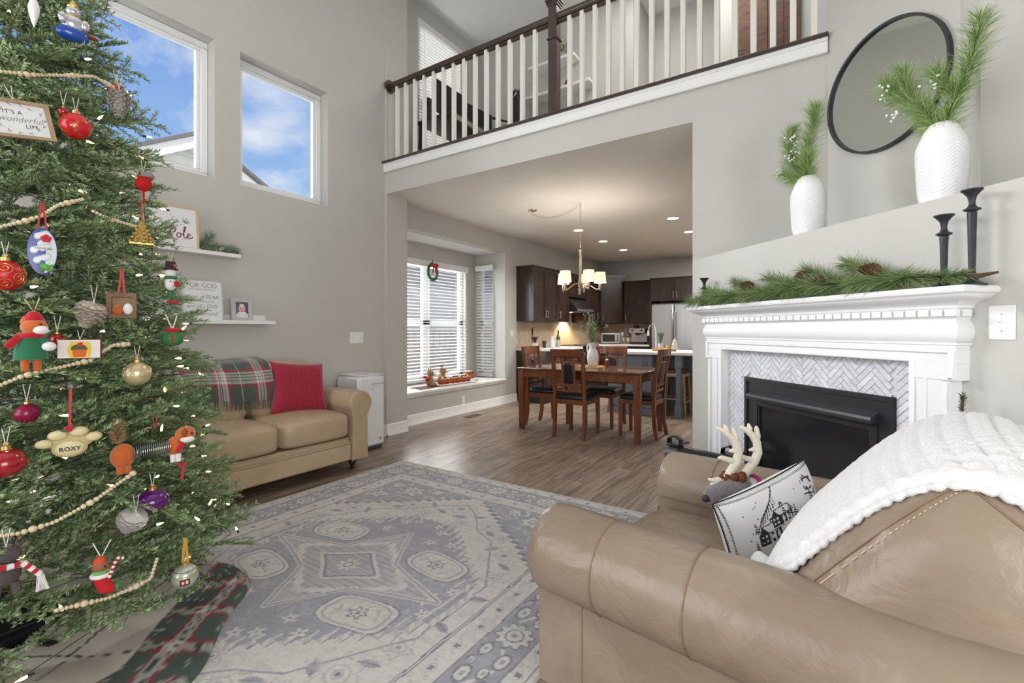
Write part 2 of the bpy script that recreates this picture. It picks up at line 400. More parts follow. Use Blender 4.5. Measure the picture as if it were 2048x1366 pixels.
def blind(name, parent_win, u0, u1, z0, z1, fixed, axis, tilt, label, pitch=.050, group=None):
    w = u1-u0; loc = (fixed, (u0+u1)/2, z0) if axis == 'x' else ((u0+u1)/2, fixed, z0)
    t = thing(name, label, 'blinds', loc, 0 if axis == 'x' else -PI/2, group)     # local y along the slats, x into the room
    part('valance', MB().box((.015, 0, z1-z0-.045), (.06, w+.03, .09), .006), WHITE, t)
    part('bottom_rail', MB().box((0, 0, .012), (.05, w, .02), .004), SLAT, t)
    mb = MB(); mb.add([(-.024, -w/2, .000), (0, -w/2, .004), (.024, -w/2, 0), (-.024, w/2, 0), (0, w/2, .004), (.024, w/2, 0)], [(0, 1, 4, 3), (1, 2, 5, 4)])
    mb.add([(-.024, -w/2, -.0025), (0, -w/2, .0015), (.024, -w/2, -.0025), (-.024, w/2, -.0025), (0, w/2, .0015), (.024, w/2, -.0025)], [(3, 4, 1, 0), (4, 5, 2, 1)])
    me = mb.mesh('slat'); z = .045
    while z < z1-z0-.1:
        s = link('slat', me, SLAT, t); s.location = (0, 0, z); s.rotation_euler = (0, tilt, 0); z += pitch
    for y in (-w*.36, w*.36) if w > .6 else (-w*.25, w*.25):
        part('ladder_cord', MB().cyl((.026, y, .02), (.026, y, z1-z0-.08), .0012, n=5).cyl((-.026, y, .02), (-.026, y, z1-z0-.08), .0012, n=5), SLAT, t)
    return t
# bay window: two double-hung units side by side
o = struct('window_3', MB().span(XBB-.1, XBB-.096, BW[0], BW[1], BW[2], BW[3]), GLASS)
for a, b in ((BW[0], 5.285), (5.285, BW[1])):
    for p, q, r, s in ((a, b, BW[2], BW[2]+.07), (a, b, BW[3]-.07, BW[3]), (a, a+.075, BW[2], BW[3]), (b-.075, b, BW[2], BW[3]), (a, b, 1.30, 1.37)):
        part('frame', MB().span(XBB-.12, XBB-.06, p, q, r, s, .005), VINYL, o)
blind('window_blind', o, 4.50, 6.13, .44, 2.26, XBB+.03, 'x', math.radians(12), 'wide white slatted blind half open across the bay window seat')
o = struct('window_4', MB().span(SWN[0], SWN[1], 6.49, 6.494, SWN[2], SWN[3]), GLASS)
for p, q, r, s in ((SWN[0], SWN[1], SWN[2], SWN[2]+.06), (SWN[0], SWN[1], SWN[3]-.06, SWN[3]), (SWN[0], SWN[0]+.06, SWN[2], SWN[3]), (SWN[1]-.06, SWN[1], SWN[2], SWN[3]), (SWN[0], SWN[1], 1.30, 1.37)):
    part('frame', MB().span(p, q, 6.46, 6.50, r, s, .005), VINYL, o)
blind('window_blind', o, -4.96, -4.62, .44, 2.31, 6.375, 'y', math.radians(30), 'narrow white slatted blind on the side of the bay')
o = struct('window_5', MB().span(XD-.12, XD-.116, *LW), GLASS)
for p, q, r, s in ((LW[0], LW[1], LW[2], LW[2]+.06), (LW[0], LW[1], LW[3]-.06, LW[3]), (LW[0], LW[0]+.06, LW[2], LW[3]), (LW[1]-.06, LW[1], LW[2], LW[3])):
    part('frame', MB().span(XD-.14, XD-.09, p, q, r, s, .005), VINYL, o)
blind('window_blind', o, LW[0]+.01, LW[1]-.01, LW[2]+.02, LW[3], XD-.045, 'x', math.radians(-70), 'white slatted blind on the loft window above the desk', pitch=.043)

# ------------------------------------------------------------------ neighbour's house outside, seen through the upper windows
SID = mat('house_siding', (208, 207, 201), .7, var=.02)
def neighbour():
    t = thing('neighbour_house', 'pale sided gable of the house next door seen through window', 'house', (-9.0, 3.6, -3.2))
    zE, zR, hw = 5.72, 7.55, 3.2    # eave, ridge heights and half width, local; gable faces +x
    yc = 0.
    z = 4.2
    me = MB()
    while z < zR:
        hh = hw if z < zE else hw*(zR-z)/(zR-zE)
        z2 = min(z+.15, zR); h2 = hw if z2 < zE else hw*(zR-z2)/(zR-zE)
        m = MB(); m.add([(.028, yc-hh, z), (.028, yc+hh, z), (.004, yc+h2, z2), (.004, yc-h2, z2), (0, yc-hh, z), (0, yc+hh, z)], [(0, 1, 2, 3), (4, 5, 1, 0)])
        part('siding_board', m, SID, t, smooth=False); z += .15
    part('wall', MB().prism([(yc-hw, 0), (yc+hw, 0), (yc+hw, zE), (yc, zR), (yc-hw, zE)], -3, 0, lambda a, b, c: (c, a, b)), SID, t, smooth=False)
    for sg in (-1, 1):
        L = math.hypot(hw+.35, (zR-zE)*(hw+.35)/hw); an = math.atan2(zR-zE, hw)
        cy = yc+sg*(hw+.35)/2; cz = zR-(zR-zE)*(hw+.35)/2/hw
        m = MB().box((-1.3, cy, cz+.12), (3.6, L, .05), rx=-sg*an); part('roof', m, mat('roof_shingle', (96, 92, 90), .9, var=.2, vscale=30), t)
        part('rake_board', MB().box((.36, cy, cz+.01), (.05, L, .2), .0, rx=-sg*an), WHITE, t)
        part('soffit', MB().box((.18, cy, cz-.06), (.36, L, .03), .0, rx=-sg*an), WHITE, t)
    part('downspout', MB().box((.09, yc-1.55, 5.6), (.07, .07, 2.4), .01), mat('downspout', (120, 120, 118), .6), t)
neighbour()
mb = MB(); mb.span(-60, -6.5, -40, 60, -3.3, -.5)
o = struct('ground', mb, mat('lawn', (120, 128, 100), .95, var=.25, vscale=.6))
def garden():
    f = thing('garden_fence', 'grey board fence standing outside beyond the bay blind', 'fence', (-7.6, 0, -.5))
    pmz = MB().box((0, 0, .85), (.03, .19, 1.7), .004).mesh('board'); gm = mat('fence_wood', (120, 116, 110), .85, var=.2, vscale=6)
    for i in range(40): link('board', pmz, gm, f).location = (0, 5.2+.2*i, 0)
    part('rail', MB().span(-.06, -.02, 5.2, 13, .4, .5).span(-.06, -.02, 5.2, 13, 1.3, 1.4), gm, f)
    h = thing('outbuilding', 'dark roofed neighbouring house far outside the bay window', 'house', (-8.7, 10.8, -.5))
    part('wall', MB().span(-3, 0, -3.5, 3.5, 0, 3.4), mat('far_siding', (150, 152, 156), .8, var=.05), h)
    part('roof', MB().prism([(-3.8, 3.3), (3.8, 3.3), (3.8, 3.5), (-3.8, 3.5)], -3.3, .4, lambda a, b, c: (c, a, b)), mat('far_roof', (92, 92, 98), .9), h, smooth=False)
garden()

# ------------------------------------------------------------------ loft railing
def railing():
    t = thing('loft_railing', 'dark wood handrail with white square balusters along the loft edge', 'railing', (0, YB+.04, ZL))
    BAL = mat('baluster_paint', (232, 229, 222), .45)
    part('shoe_rail', MB().box((-2.1, -.03, .008), (4.24, .12, .022), .006), DARKW, t)
    nx = -2.03
    for x0, x1 in ((-4.15, nx-.04), (nx+.04, .01)):
        prof = [(-.03, 0), (.03, 0), (.033, .012), (.026, .022), (.033, .034), (.03, .052), (.015, .062), (-.015, .062), (-.03, .052), (-.033, .034), (-.026, .022), (-.033, .012)]
        part('handrail', MB().prism(prof, x0, x1, lambda a, b, c: (c, a, b+.865)), DARKW, t, angle=50)
        part('under_rail', MB().box(((x0+x1)/2, 0, .855), (x1-x0, .034, .024)), DARKW, t)
    me = MB().box((0, 0, .43), (.038, .038, .84), .002).mesh('baluster')
    # rhythm read off the picture: 14 left of the newel, then evenly to the right
    for i in range(14):
        link('baluster', me, BAL, t).location = (-4.055+.1405*i, 0, .01)
    for i in range(16):
        link('baluster', me, BAL, t).location = (-1.875+.121*i, 0, .01)
    nb = MB(); nb.box((nx, 0, .5), (.085, .085, 1.0), .004)
    part('newel_post', nb, DARKW, t)
    part('newel_collar', MB().box((nx, 0, .70), (.108, .108, .022), .006), DARKW, t)
    cp = MB(); cp.box((nx, 0, 1.0), (.10, .10, .02), .004); cp.box((nx, 0, 1.018), (.115, .115, .02), .006); cp.box((nx, 0, 1.04), (.13, .13, .024), .008)
    cp.add([(nx-.06, -.06, 1.052), (nx+.06, -.06, 1.052), (nx+.06, .06, 1.052), (nx-.06, .06, 1.052), (nx, 0, 1.09)], [(0, 1, 4), (1, 2, 4), (2, 3, 4), (3, 0, 4)])
    part('newel_cap', cp, DARKW, t)
    rz = MB().prism([(.075*math.cos(PI/8+PI/4*i), .075*math.sin(PI/8+PI/4*i)) for i in range(8)], 0, .022, lambda a, b, c: (-4.192+.0+c, a, b+.895))
    part('wall_rosette', rz, DARKW, t)
railing()
# ------------------------------------------------------------------ drawing helpers for woven / printed colour
def seg_d(U, V, x0, y0, x1, y1):
    dx, dy = x1-x0, y1-y0; L = dx*dx+dy*dy+1e-12; t = np.clip(((U-x0)*dx+(V-y0)*dy)/L, 0, 1)
    return np.hypot(U-x0-t*dx, V-y0-t*dy)
def poly_m(U, V, pts):
    m = np.zeros(U.shape, bool); n = len(pts)
    for i in range(n):
        (x0, y0), (x1, y1) = pts[i], pts[(i+1) % n]
        c = ((y0 > V) != (y1 > V)) & (U < (x1-x0)*(V-y0)/(y1-y0+1e-12)+x0); m ^= c
    return m
def line_m(U, V, pts, w, closed=False):
    d = np.full(U.shape, 9.); P = list(pts)+([pts[0]] if closed else [])
    for a, b in zip(P[:-1], P[1:]): d = np.minimum(d, seg_d(U, V, *a, *b))
    return d < w
def vnoise(U, V, s, seed=0):
    r = np.random.RandomState(seed); T = r.rand(64, 64); x, y = U*s, V*s; xi, yi = np.floor(x).astype(int), np.floor(y).astype(int)
    fx, fy = x-xi, y-yi; fx = fx*fx*(3-2*fx); fy = fy*fy*(3-2*fy); g = lambda i, j: T[i % 64, j % 64]
    return (g(xi, yi)*(1-fx)+g(xi+1, yi)*fx)*(1-fy)+(g(xi, yi+1)*(1-fx)+g(xi+1, yi+1)*fx)*fy
def L3(*c): return np.array(lin(*c)[:3])
def grid_mesh(name, X, Y, Z, cols=None, smooth=True):
    """regular (n,m) grid of points to a mesh, quickly"""
    n, m = X.shape; me = bpy.data.meshes.new(name); V = np.stack([X, Y, Z], -1).reshape(-1, 3)
    i = np.arange((n-1)*(m-1)); a = (i//(m-1))*m+i % (m-1); F = np.stack([a, a+m, a+m+1, a+1], 1)
    me.vertices.add(n*m); me.vertices.foreach_set('co', V.astype(np.float32).ravel())
    me.loops.add(F.size); me.loops.foreach_set('vertex_index', F.astype(np.int32).ravel())
    me.polygons.add(len(F)); me.polygons.foreach_set('loop_start', np.arange(0, F.size, 4, dtype=np.int32)); me.polygons.foreach_set('loop_total', np.full(len(F), 4, np.int32))
    me.update(calc_edges=True)
    if smooth: me.polygons.foreach_set('use_smooth', [True]*len(F))
    if cols is not None: colour_attr(me, cols.reshape(-1, 3))
    return me

# ------------------------------------------------------------------ rug
def rug():
    W, H = 1.22, 1.525; nx, ny = 430, 540
    A, B = np.meshgrid(np.linspace(-W, W, nx), np.linspace(-H, H, ny), indexing='ij')
    cr, pu, ln, mid = L3(200, 197, 191), L3(154, 152, 161), L3(126, 126, 136), L3(177, 175, 175)
    wob = (vnoise(A, B, 9, 1)-.5)*.012
    a, b = np.abs(A)+wob, np.abs(B)+(vnoise(A, B, 9, 2)-.5)*.012
    d = np.minimum(W-a, H-b); onx = (W-a) < (H-b)                    # onx: on the long sides
    s = np.where(onx, B, A)
    col = np.empty(A.shape+(3,)); col[:] = cr
    def paint(m, c): col[m] = c
    # --- main border
    mb_ = (d > .10) & (d < .29); paint(mb_, pu)
    per = .42; sx = np.where(onx, (s+per/2) % per-per/2, (s+per/2+.0) % per-per/2); q = d-.195
    ph = np.arctan2(q, sx); rr = np.hypot(sx, q)
    pet = .066+.010*np.cos(10*ph)
    vine = np.abs(q-.045*np.sin(2*PI*s/per+1.2)) < .008
    paint(mb_ & vine & (rr > .09), cr)
    for o1, o2, ra in ((.15, .045, .026), (.12, -.05, .022), (-.15, -.045, .026), (-.12, .05, .022), (.19, -.02, .02), (-.2, .06, .016)):
        e = np.hypot((sx-o1)/1.7, q-o2); paint(mb_ & (e < ra), cr); paint(mb_ & (np.abs(e-ra) < .004), ln); paint(mb_ & (e < ra*.35), pu)
    paint(mb_ & (rr < pet+.010), ln); paint(mb_ & (rr < pet), cr); paint(mb_ & (np.abs(rr-.036) < .004), ln); paint(mb_ & (rr < .018), mid); paint(mb_ & (rr < .008), ln)
    # --- guard stripes with small angular motifs
    for g0, g1 in ((.03, .10), (.29, .40)):
        gm = (d > g0) & (d < g1); gc = (g0+g1)/2; t = (s+5) % .14-.07; f = d-gc; h = (g1-g0)/2
        paint(gm & (np.abs(np.abs(t)+np.abs(f)*1.4-.028) < .005), mid); paint(gm & (np.abs(t) < .011) & (np.abs(f) < .011), ln)
        paint(gm & (np.abs(f-.35*t) < .004) & (np.abs(t) > .034) & (np.abs(t) < .06), mid)
    for e in (.028, .100, .290, .40, .413): paint(np.abs(d-e) < .0035, ln)
    # --- field
    fd = d > .415
    # corner spandrels, stepped
    tt = 1.12-.80*np.floor(a/.055)*.055; sp = fd & (b > tt) & (a > .02)
    paint(sp, pu)
    edge = fd & (np.abs(b-tt) < .010) & (a > .02); paint(edge, ln)
    # motifs inside the spandrels
    n1 = vnoise(a, b, 17, 5); n2 = vnoise(a, b, 30, 6)
    for cx, cy, ra in ((.52, .98, .075), (.70, .80, .055), (.34, 1.05, .045), (.72, 1.02, .05)):
        ph = np.arctan2(b-cy, a-cx); e = np.hypot(a-cx, b-cy); r0 = ra*(1+.22*np.cos(6*ph))
        paint(sp & (e < r0), cr); paint(sp & (np.abs(e-r0) < .005), ln); paint(sp & (e < ra*.45), pu); paint(sp & (e < ra*.22), cr)
    vin = np.abs(n1-.5) < .035
    paint(sp & vin & (b > tt+.03), cr)
    # cream field: flowers and stems in grey line
    fi = fd & ~sp
    for cx, cy, ra, k in ((0, .90, .11, 6), (.33, .78, .075, 5), (.62, .52, .085, 6), (.70, .30, .05, 5), (.15, .72, .045, 5), (.50, .68, .04, 5)):
        ph = np.arctan2(b-cy, a-cx); e = np.hypot(a-cx, b-cy); r0 = ra*(1+.28*np.cos(k*ph)+.1*np.cos(3*k*ph))
        paint(fi & (np.abs(e-r0) < .006), mid); paint(fi & (np.abs(e-ra*.55) < .005), mid); paint(fi & (e < ra*.3), mid); paint(fi & (e < ra*.12), ln)
    st = line_m(a, b, [(0, .98), (.16, .86), (.3, .70), (.46, .62), (.60, .40), (.72, .22), (.70, .06)], .0055); paint(fi & st, pu)
    for cx, cy, an in ((.20, .86, .6), (.40, .70, -.5), (.52, .55, .9), (.68, .42, -.3), (.08, .80, .2), (.44, .80, 1.2), (.75, .12, .4)):
        ca, sa = math.cos(an), math.sin(an); x = (a-cx)*ca+(b-cy)*sa; y = -(a-cx)*sa+(b-cy)*ca
        paint(fi & (np.hypot(x/1.9, y) < .02), pu); paint(fi & (np.abs(y) < .003) & (np.abs(x) < .05), ln)
    # --- medallion: large stepped lozenge-oval in grey lavender
    q1 = np.floor(b/.045)*.045; lim = np.where(q1 < .22, .70-.05*(q1 > .1), .70-(q1-.16)*1.18); med = fd & (a < lim) & (b < .66)
    edm = fd & (np.abs(a-lim) < .014) & (b < .67); edm |= (np.abs(b-.66) < .012) & (a < .12)
    bars = edm & ((np.floor((A+B)/.03) % 2) == 0)
    paint(med, pu); paint(edm, cr); paint(bars, mid); paint(fd & (np.abs(a-lim-.022) < .004) & (b < .67), ln)
    inn = med & (a < lim-.05) & (np.abs(a-lim+.055) < .006); paint(inn, cr)
    # small blossoms on the lavender
    g = np.abs(vnoise(a, b, 22, 9)-.5) < .03; paint(med & g & (a > .3), mid)
    for cx, cy in ((.15, .55), (.08, .60), (.62, .10), (.56, .02), (.30, .46), (.52, .36), (.18, .42)):
        ph = np.arctan2(b-cy, a-cx); e = np.hypot(a-cx, b-cy); paint(med & (e < .026*(1+.4*np.cos(5*ph))), cr); paint(med & (e < .007), ln)
    # inner star
    star = [(.62, 0), (.20, .13), (.0, .44)]
    tri = poly_m(a, b, [(0, 0)]+star); lnm = line_m(a, b, star, .014); lnm2 = line_m(a, b, star, .006)
    paint(tri, mid*.96); strip = tri & ((np.floor(B/.012) % 3) == 0); paint(strip & (np.hypot(a/.55, b/.4) < .8), pu)
    zig = tri & (np.abs(a/.62+b/.44-.62-.05*np.abs(np.sin(a*60))) < .05); paint(zig, cr)
    paint(lnm, cr); paint(lnm2, pu)
    # four cartouches
    for cx, cy in ((.385, .245),):
        an = -.15; x = (a-cx)*math.cos(an)+(b-cy)*math.sin(an); y = -(a-cx)*math.sin(an)+(b-cy)*math.cos(an)
        e = (np.abs(x/.150)**3.2+np.abs(y/.088)**3.2)**(1/3.2)
        m = (e < 1.24) & med
        paint(m, ln); paint(m & (e < 1.17), cr); paint(m & (e < 1.02), pu); paint(m & (e < .94), cr)
        ph = np.arctan2(y, x); r = np.hypot(x, y)
        paint(m & (np.abs(r-.032*(1+.3*np.cos(6*ph))) < .006), ln); paint(m & (r < .012), ln)
        paint(m & (e < .8) & (np.abs(vnoise(x+3, y+3, 26, 4)-.5) < .07) & (r > .045), mid*.9)
    # centre
    e = a/.19+b/.135; ph = np.arctan2(B, A); r = np.hypot(A, B)
    paint(e < 1.25, cr); paint((e < 1.08), ln); paint(e < 1.0, pu); paint((e < .95) & ((np.floor(B/.010) % 2) == 0), mid)
    paint(r < .05*(1+.25*np.cos(8*ph)), cr); paint(np.abs(r-.022) < .004, ln)
    # worn, heathered yarn
    k = (vnoise(A, B, 60, 3)-.5)*.10+(vnoise(A*.3, B, 140, 8)-.5)*.14+(vnoise(A, B, 4, 12)-.5)*.08
    col = np.clip(col*(1+k[..., None]), 0, 1)
    fade = (vnoise(A, B, 12, 21) > .62) & (vnoise(A, B, 50, 22) > .5); col[fade] = col[fade]*.6+mid*.4
    X, Y = A, B; Z = np.full(A.shape, .009); Z[0, :] = Z[-1, :] = .001; Z[:, 0] = Z[:, -1] = .001
    me = grid_mesh('area_rug', X, Y, Z, col)
    o = link('area_rug', me, mat_attr('rug_weave', .95, .12, 420, sheen=.2)); o.location = (-2.05, 1.555, 0.0005)
    tag(o, 'large grey and cream medallion rug with flowered border on the plank floor', 'rug')
rug()

# ------------------------------------------------------------------ upholstery helpers
def cushion(c, size, e=.32, puff=.0, n=40, m=22):
    """soft block: superellipsoid with a crowned top"""
    mb = MB().sph((0, 0, 0), (size[0]/2, size[1]/2, size[2]/2), n, m, e, e)
    hx, hy, hz = size[0]/2, size[1]/2, size[2]/2
    def f(x, y, z):
        u, v = x/hx, y/hy; k = max(0, (1-u*u))*max(0, (1-v*v)); return (c[0]+x, c[1]+y, c[2]+z+(puff*k if z > 0 else -puff*.2*k))
    return mb.move(f)
def rolled_arm(side, x_in, y0, y1, z0, zc, r, lean=.0, panel=.17):
    """arm: upright panel with a roll over it. x_in inner face (towards the seat); side +1 right, -1 left"""
    prof = [(0, z0), (0, zc-.04)]
    for i in range(19):
        t = math.radians(195-i*14.2); prof.append((r*.86+r*math.cos(t), zc+r*math.sin(t)))
    prof += [(panel, zc-r*.72), (panel, z0)]
    mb = MB(); n = len(prof); ys = [y0, y0+.012, y0+.04]+[y0+.04+(y1-y0-.05)*k/8 for k in range(1, 8)]+[y1-.01, y1]
    cx, cz = r*.86, zc; V = []
    for j, y in enumerate(ys):
        k = {0: .93, 1: .985, len(ys)-1: .96}.get(j, 1.)
        for px_, pz in prof:
            if pz > zc-r*.75 and px_ > -1: px2, pz2 = cx+(px_-cx)*k, cz+(pz-cz)*k
            else: px2, pz2 = px_, pz
            V.append((side*(x_in+px2), y, pz2))
    F = []
    for j in range(len(ys)-1):
        for i in range(n):
            q = (j*n+i, j*n+(i+1) % n, (j+1)*n+(i+1) % n, (j+1)*n+i); F.append(q if side < 0 else q[::-1])
    c0 = tuple(range(n)); c1 = tuple(range((len(ys)-1)*n, len(ys)*n)); F += [c0[::-1] if side < 0 else c0, c1 if side < 0 else c1[::-1]]
    return mb.add(V, F)
def pillow_grid(w, h, t, n=60, pinch=.08, side=1):
    u = np.linspace(-1, 1, n); U, V = np.meshgrid(u, u, indexing='ij')
    X = w/2*U*(1-pinch*(1-V*V)*U*U); Y = h/2*V*(1-pinch*(1-U*U)*V*V); Z = side*t/2*np.clip((1-U**4)*(1-V**4), 0, 1)**.55
    return U, V, X, Y, Z
def leather(name, rgb, rgb2, rough=.36):
    if name in MATS: return MATS[name]
    m = mat(name, rgb, rough, rgb2=rgb2, vscale=2.6, dist=.6, spec=.45)
    nt = m.node_tree; N = nt.nodes.new; L = nt.links.new; p = nt.nodes['Principled BSDF']; tc = N('ShaderNodeTexCoord')
    v = N('ShaderNodeTexVoronoi'); v.inputs['Scale'].default_value = 320; L(tc.outputs['Object'], v.inputs['Vector'])
    n = N('ShaderNodeTexNoise'); n.inputs['Scale'].default_value = 9; n.inputs['Detail'].default_value = 4; n.inputs['Distortion'].default_value = 1.2; L(tc.outputs['Object'], n.inputs['Vector'])
    b = N('ShaderNodeBump'); b.inputs['Strength'].default_value = .08; b.inputs['Distance'].default_value = .002; L(v.outputs[0], b.inputs['Height'])
    b2 = N('ShaderNodeBump'); b2.inputs['Strength'].default_value = .34; b2.inputs['Distance'].default_value = .02; L(n.outputs[0], b2.inputs['Height']); L(b2.outputs[0], b.inputs['Normal'])
    L(b.outputs[0], p.inputs['Normal'])
    return m
LEA = leather('tan_leather', (180, 158, 129), (193, 171, 143))
LEB = leather('taupe_leather', (134, 118, 101), (153, 137, 119), .31)
TURN = mat('dark_turned_wood', (62, 42, 30), .3, var=.2, coat=.3)
SEAM = mat('leather_seam', (138, 112, 84), .5)

# ------------------------------------------------------------------ loveseat against the left wall
def loveseat():
    t = thing('loveseat', 'tan leather loveseat with rolled arms against the left wall', 'sofa', (-4.17, 1.985, 0), PI/2)
    # local: x along the width (world +y), front is -y
    part('base_frame', MB().box((0, -.40, .215), (1.23, .74, .17), .015), LEA, t)
    part('front_rail', MB().box((0, -.772, .175), (1.236, .03, .15), .014), LEA, t)
    part('welt', MB().tube([(-.69, -.782, .252), (0, -.785, .252), (.69, -.782, .252)], .006, 6), LEA, t)
    for s in (-1, 1):
        a = part('arm', rolled_arm(s, .62, -.79, -.06, .10, .575, .115, panel=.165), LEA, t, angle=50)
        fp = MB(); pts = []
        for i in range(15):
            th = math.radians(200-i*17); pts.append((s*(.62+.1+.098*math.cos(th)), -.789, .575+.098*math.sin(th)))
        pts = [(s*.632, -.789, .11)]+pts+[(s*.775, -.789, .47), (s*.775, -.789, .11)]
        part('piping', fp.tube(pts, .005, 6), LEA, a)
        part('seat_cushion', cushion((s*.312, -.465, .405), (.625, .67, .21), .3, .035), LEA, t, angle=80)
        bc = cushion((0, 0, 0), (.64, .27, .50), .5, .0); bc.xf(Matrix.Translation((s*.312, -.20, .70)) @ Matrix.Rotation(math.radians(-12), 4, 'X'))
        part('back_cushion', bc, LEA, t, angle=80)
        sm = MB(); pts = [(s*.312+.31*math.cos(k), -.465-.333*math.sin(k)*.999, .435) for k in ()]
        for y in (-.70, -.10):
            leg = MB().lathe([(.018, 0), (.026, .006), (.027, .016), (.017, .024), (.03, .045), (.036, .065), (.03, .084), (.022, .09), (.034, .10), (.034, .118)], (s*.69, y, 0), 18)
            part('leg', leg, TURN, t)
    # camel-backed frame behind the cushions
    def fr_unused(u, v):
        x = -.70+1.40*u; k = 1-abs(2*u-1)**5; return (x, -.02-.10*(v if v < .5 else 1-v)*2, .25+(.60+.10*k)*min(1, 2*v) if v <= .5 else .25+(.60+.10*k)*2*(1-v))
    bm = MB(); n = 29
    for i in range(n):
        x = -.72+1.44*i/(n-1); k = 1-abs(2*i/(n-1)-1)**4; zt = .83+.13*k
        for (y, z) in ((-.16, .25), (-.15, zt-.06), (-.12, zt-.015), (-.08, zt), (-.03, zt-.02), (-.005, zt-.08), (0, .12)): bm.v.append((x, y, z))
    for i in range(n-1):
        for j in range(7):
            bm.f.append((i*7+j, i*7+(j+1) % 7, (i+1)*7+(j+1) % 7, (i+1)*7+j))
    bm.f += [tuple(range(6, -1, -1)), tuple(range((n-1)*7, n*7))]
    part('back_frame', bm, LEA, t, angle=60)
    return t
loveseat()
def plaid(U, V, sc):
    """tartan of the loveseat throw; U, V in metres"""
    gr, rd, wh, dk = L3(74, 88, 80), L3(158, 40, 58), L3(206, 202, 196), L3(38, 44, 46)
    def band(T):
        t = (T/sc) % 1.0; k = np.zeros(T.shape, int)       # 0 green 1 red 2 white 3 dark line 4 thin white
        k[(t > .30) & (t < .37)] = 1; k[(t >= .37) & (t < .60)] = 2; k[(t >= .60) & (t < .67)] = 1
        for c in (.43, .485, .54): k[np.abs(t-c) < .008] = 3
        k[np.abs(t-.97) < .008] = 4; return k
    a, b = band(U), band(V); tab = [gr, rd, wh, dk, wh]; ca = np.array(tab)[a]; cb = np.array(tab)[b]
    return (ca+cb)/2*np.where((a == b)[..., None], 1, .97)
def sofa_throw():
    t = thing('plaid_throw', 'red green and white tartan throw with fringe over the loveseat back', 'blanket', (-4.17, 1.985, 0), PI/2)
    nu, nv = 260, 120
    U, V = np.meshgrid(np.linspace(-.62, .17, nu), np.linspace(0, .52, nv), indexing='ij')   # U along the width, V from the rear hem over the top to the fringe
    prof = [(-.0, .80), (.012, .90), (-.01, .955), (-.06, .985), (-.14, .975), (-.235, .955), (-.31, .88), (-.345, .76), (-.352, .66)]
    P = np.array(prof); L = np.r_[0, np.cumsum(np.hypot(*np.diff(P, axis=0).T))]; tt = V/.52*L[-1]
    Y = np.interp(tt, L, P[:, 0]); Z = np.interp(tt, L, P[:, 1])
    # smooth the profile a little
    for _ in range(10):
        Y[:, 1:-1] = (Y[:, :-2]+2*Y[:, 1:-1]+Y[:, 2:])/4; Z[:, 1:-1] = (Z[:, :-2]+2*Z[:, 1:-1]+Z[:, 2:])/4
    wv = .010*np.sin(U*17+V*3)+.006*np.sin(U*41)
    hang = np.clip((V-.22)/.3, 0, 1)
    Y = Y-.008-hang*np.abs(wv)*1.3; Z = Z+.004+(1-hang)*.006*np.sin(U*9)-hang*.015*np.sin(U*7+1)+.03*np.clip(-U-.1, 0, 1)*hang
    me = grid_mesh('cloth', U+.10*np.clip(V-.2, 0, 1)*.6, Y, Z, plaid(U+.085, V+.06, .30)); link('cloth', me, mat_attr('tartan_wool', .95, .2, 500, sheen=.3), t)
    fr = MB(); r = random.Random(3); cols = []
    for i in range(110):
        k = int(i/109*(nu-1)); x, y, z = (U+.10*np.clip(V-.2, 0, 1)*.6)[k, -1], Y[k, -1], Z[k, -1]; c = plaid(np.array([[U[k, -1]+.085]]), np.array([[.02]]), .30)[0, 0]
        pts = [(x, y, z), (x+r.uniform(-.004, .004), y-.006, z-.03), (x+r.uniform(-.008, .008), y-.004, z-.062-r.random()*.018)]
        m0 = fr.mark(); fr.tube(pts, .0022, 4); cols += [c]*(fr.mark()-m0)
    fm = fr.mesh('fringe'); colour_attr(fm, np.array(cols)); o = link('fringe', fm, mat_attr('tartan_wool'), t); o['kind'] = 'stuff'
sofa_throw()
def red_pillow():
    n = 110; U, V, X, Y, Z = pillow_grid(.47, .47, .17, n, .09); rb = .0035*np.cos(X*2*PI/.0155)*np.clip((1-U**6)*(1-V**6), 0, 1)
    t = thing('throw_pillow', 'raspberry red ribbed corduroy pillow standing on the loveseat', 'pillow'); RED = mat('red_corduroy', (160, 22, 52), .8, sheen=.5, var=.12, vscale=40)
    part_f = link('front', grid_mesh('front', X, Y, Z+rb), RED, t); link('back', grid_mesh('back', X[::-1], Y[::-1], -Z[::-1]-rb[::-1]*.5), RED, t)
    tilt = math.radians(66)
    t.matrix_local = Matrix.Translation((-3.80, 2.37, .72)) @ Matrix.Rotation(PI/2-.16, 4, 'Z') @ Matrix.Rotation(tilt, 4, 'X') @ Matrix.Rotation(-.10, 4, 'Z')
red_pillow()

# ------------------------------------------------------------------ air purifier beside the loveseat
def purifier():
    t = thing('air_purifier', 'tall white air purifier standing between the loveseat and the opening', 'air purifier', (-4.0, 3.19, 0), PI/2)
    PW = mat('purifier_plastic', (236, 237, 240), .32); GR = mat('grey_print', (120, 122, 128), .5)
    bm = MB().box((0, 0, .395), (.34, .36, .73), .03)
    part('body', bm, PW, t); part('top_panel', MB().box((0, 0, .763), (.32, .33, .012), .005), PW, t)
    part('foot', MB().box((0, 0, .02), (.29, .32, .04), .01), mat('grey_plastic', (70, 72, 76), .5), t)
    lettering('logo_lettering', 'AIRDOCTOR', .026, GR, t, axes((.06, -.1805, .67), (1, 0, 0), (0, 0, 1), (0, -1, 0)), space=1.05)
    part('sensor_dot', MB().cyl((.0, -.180, .62), (.0, -.1815, .62), .006, n=10), GR, t)
    bd = MB(); bd.box((.10, -.181, .10), (.03, .002, .008)).box((.10, -.181, .115), (.03, .002, .008)); part('badge', bd, GR, t)
purifier()

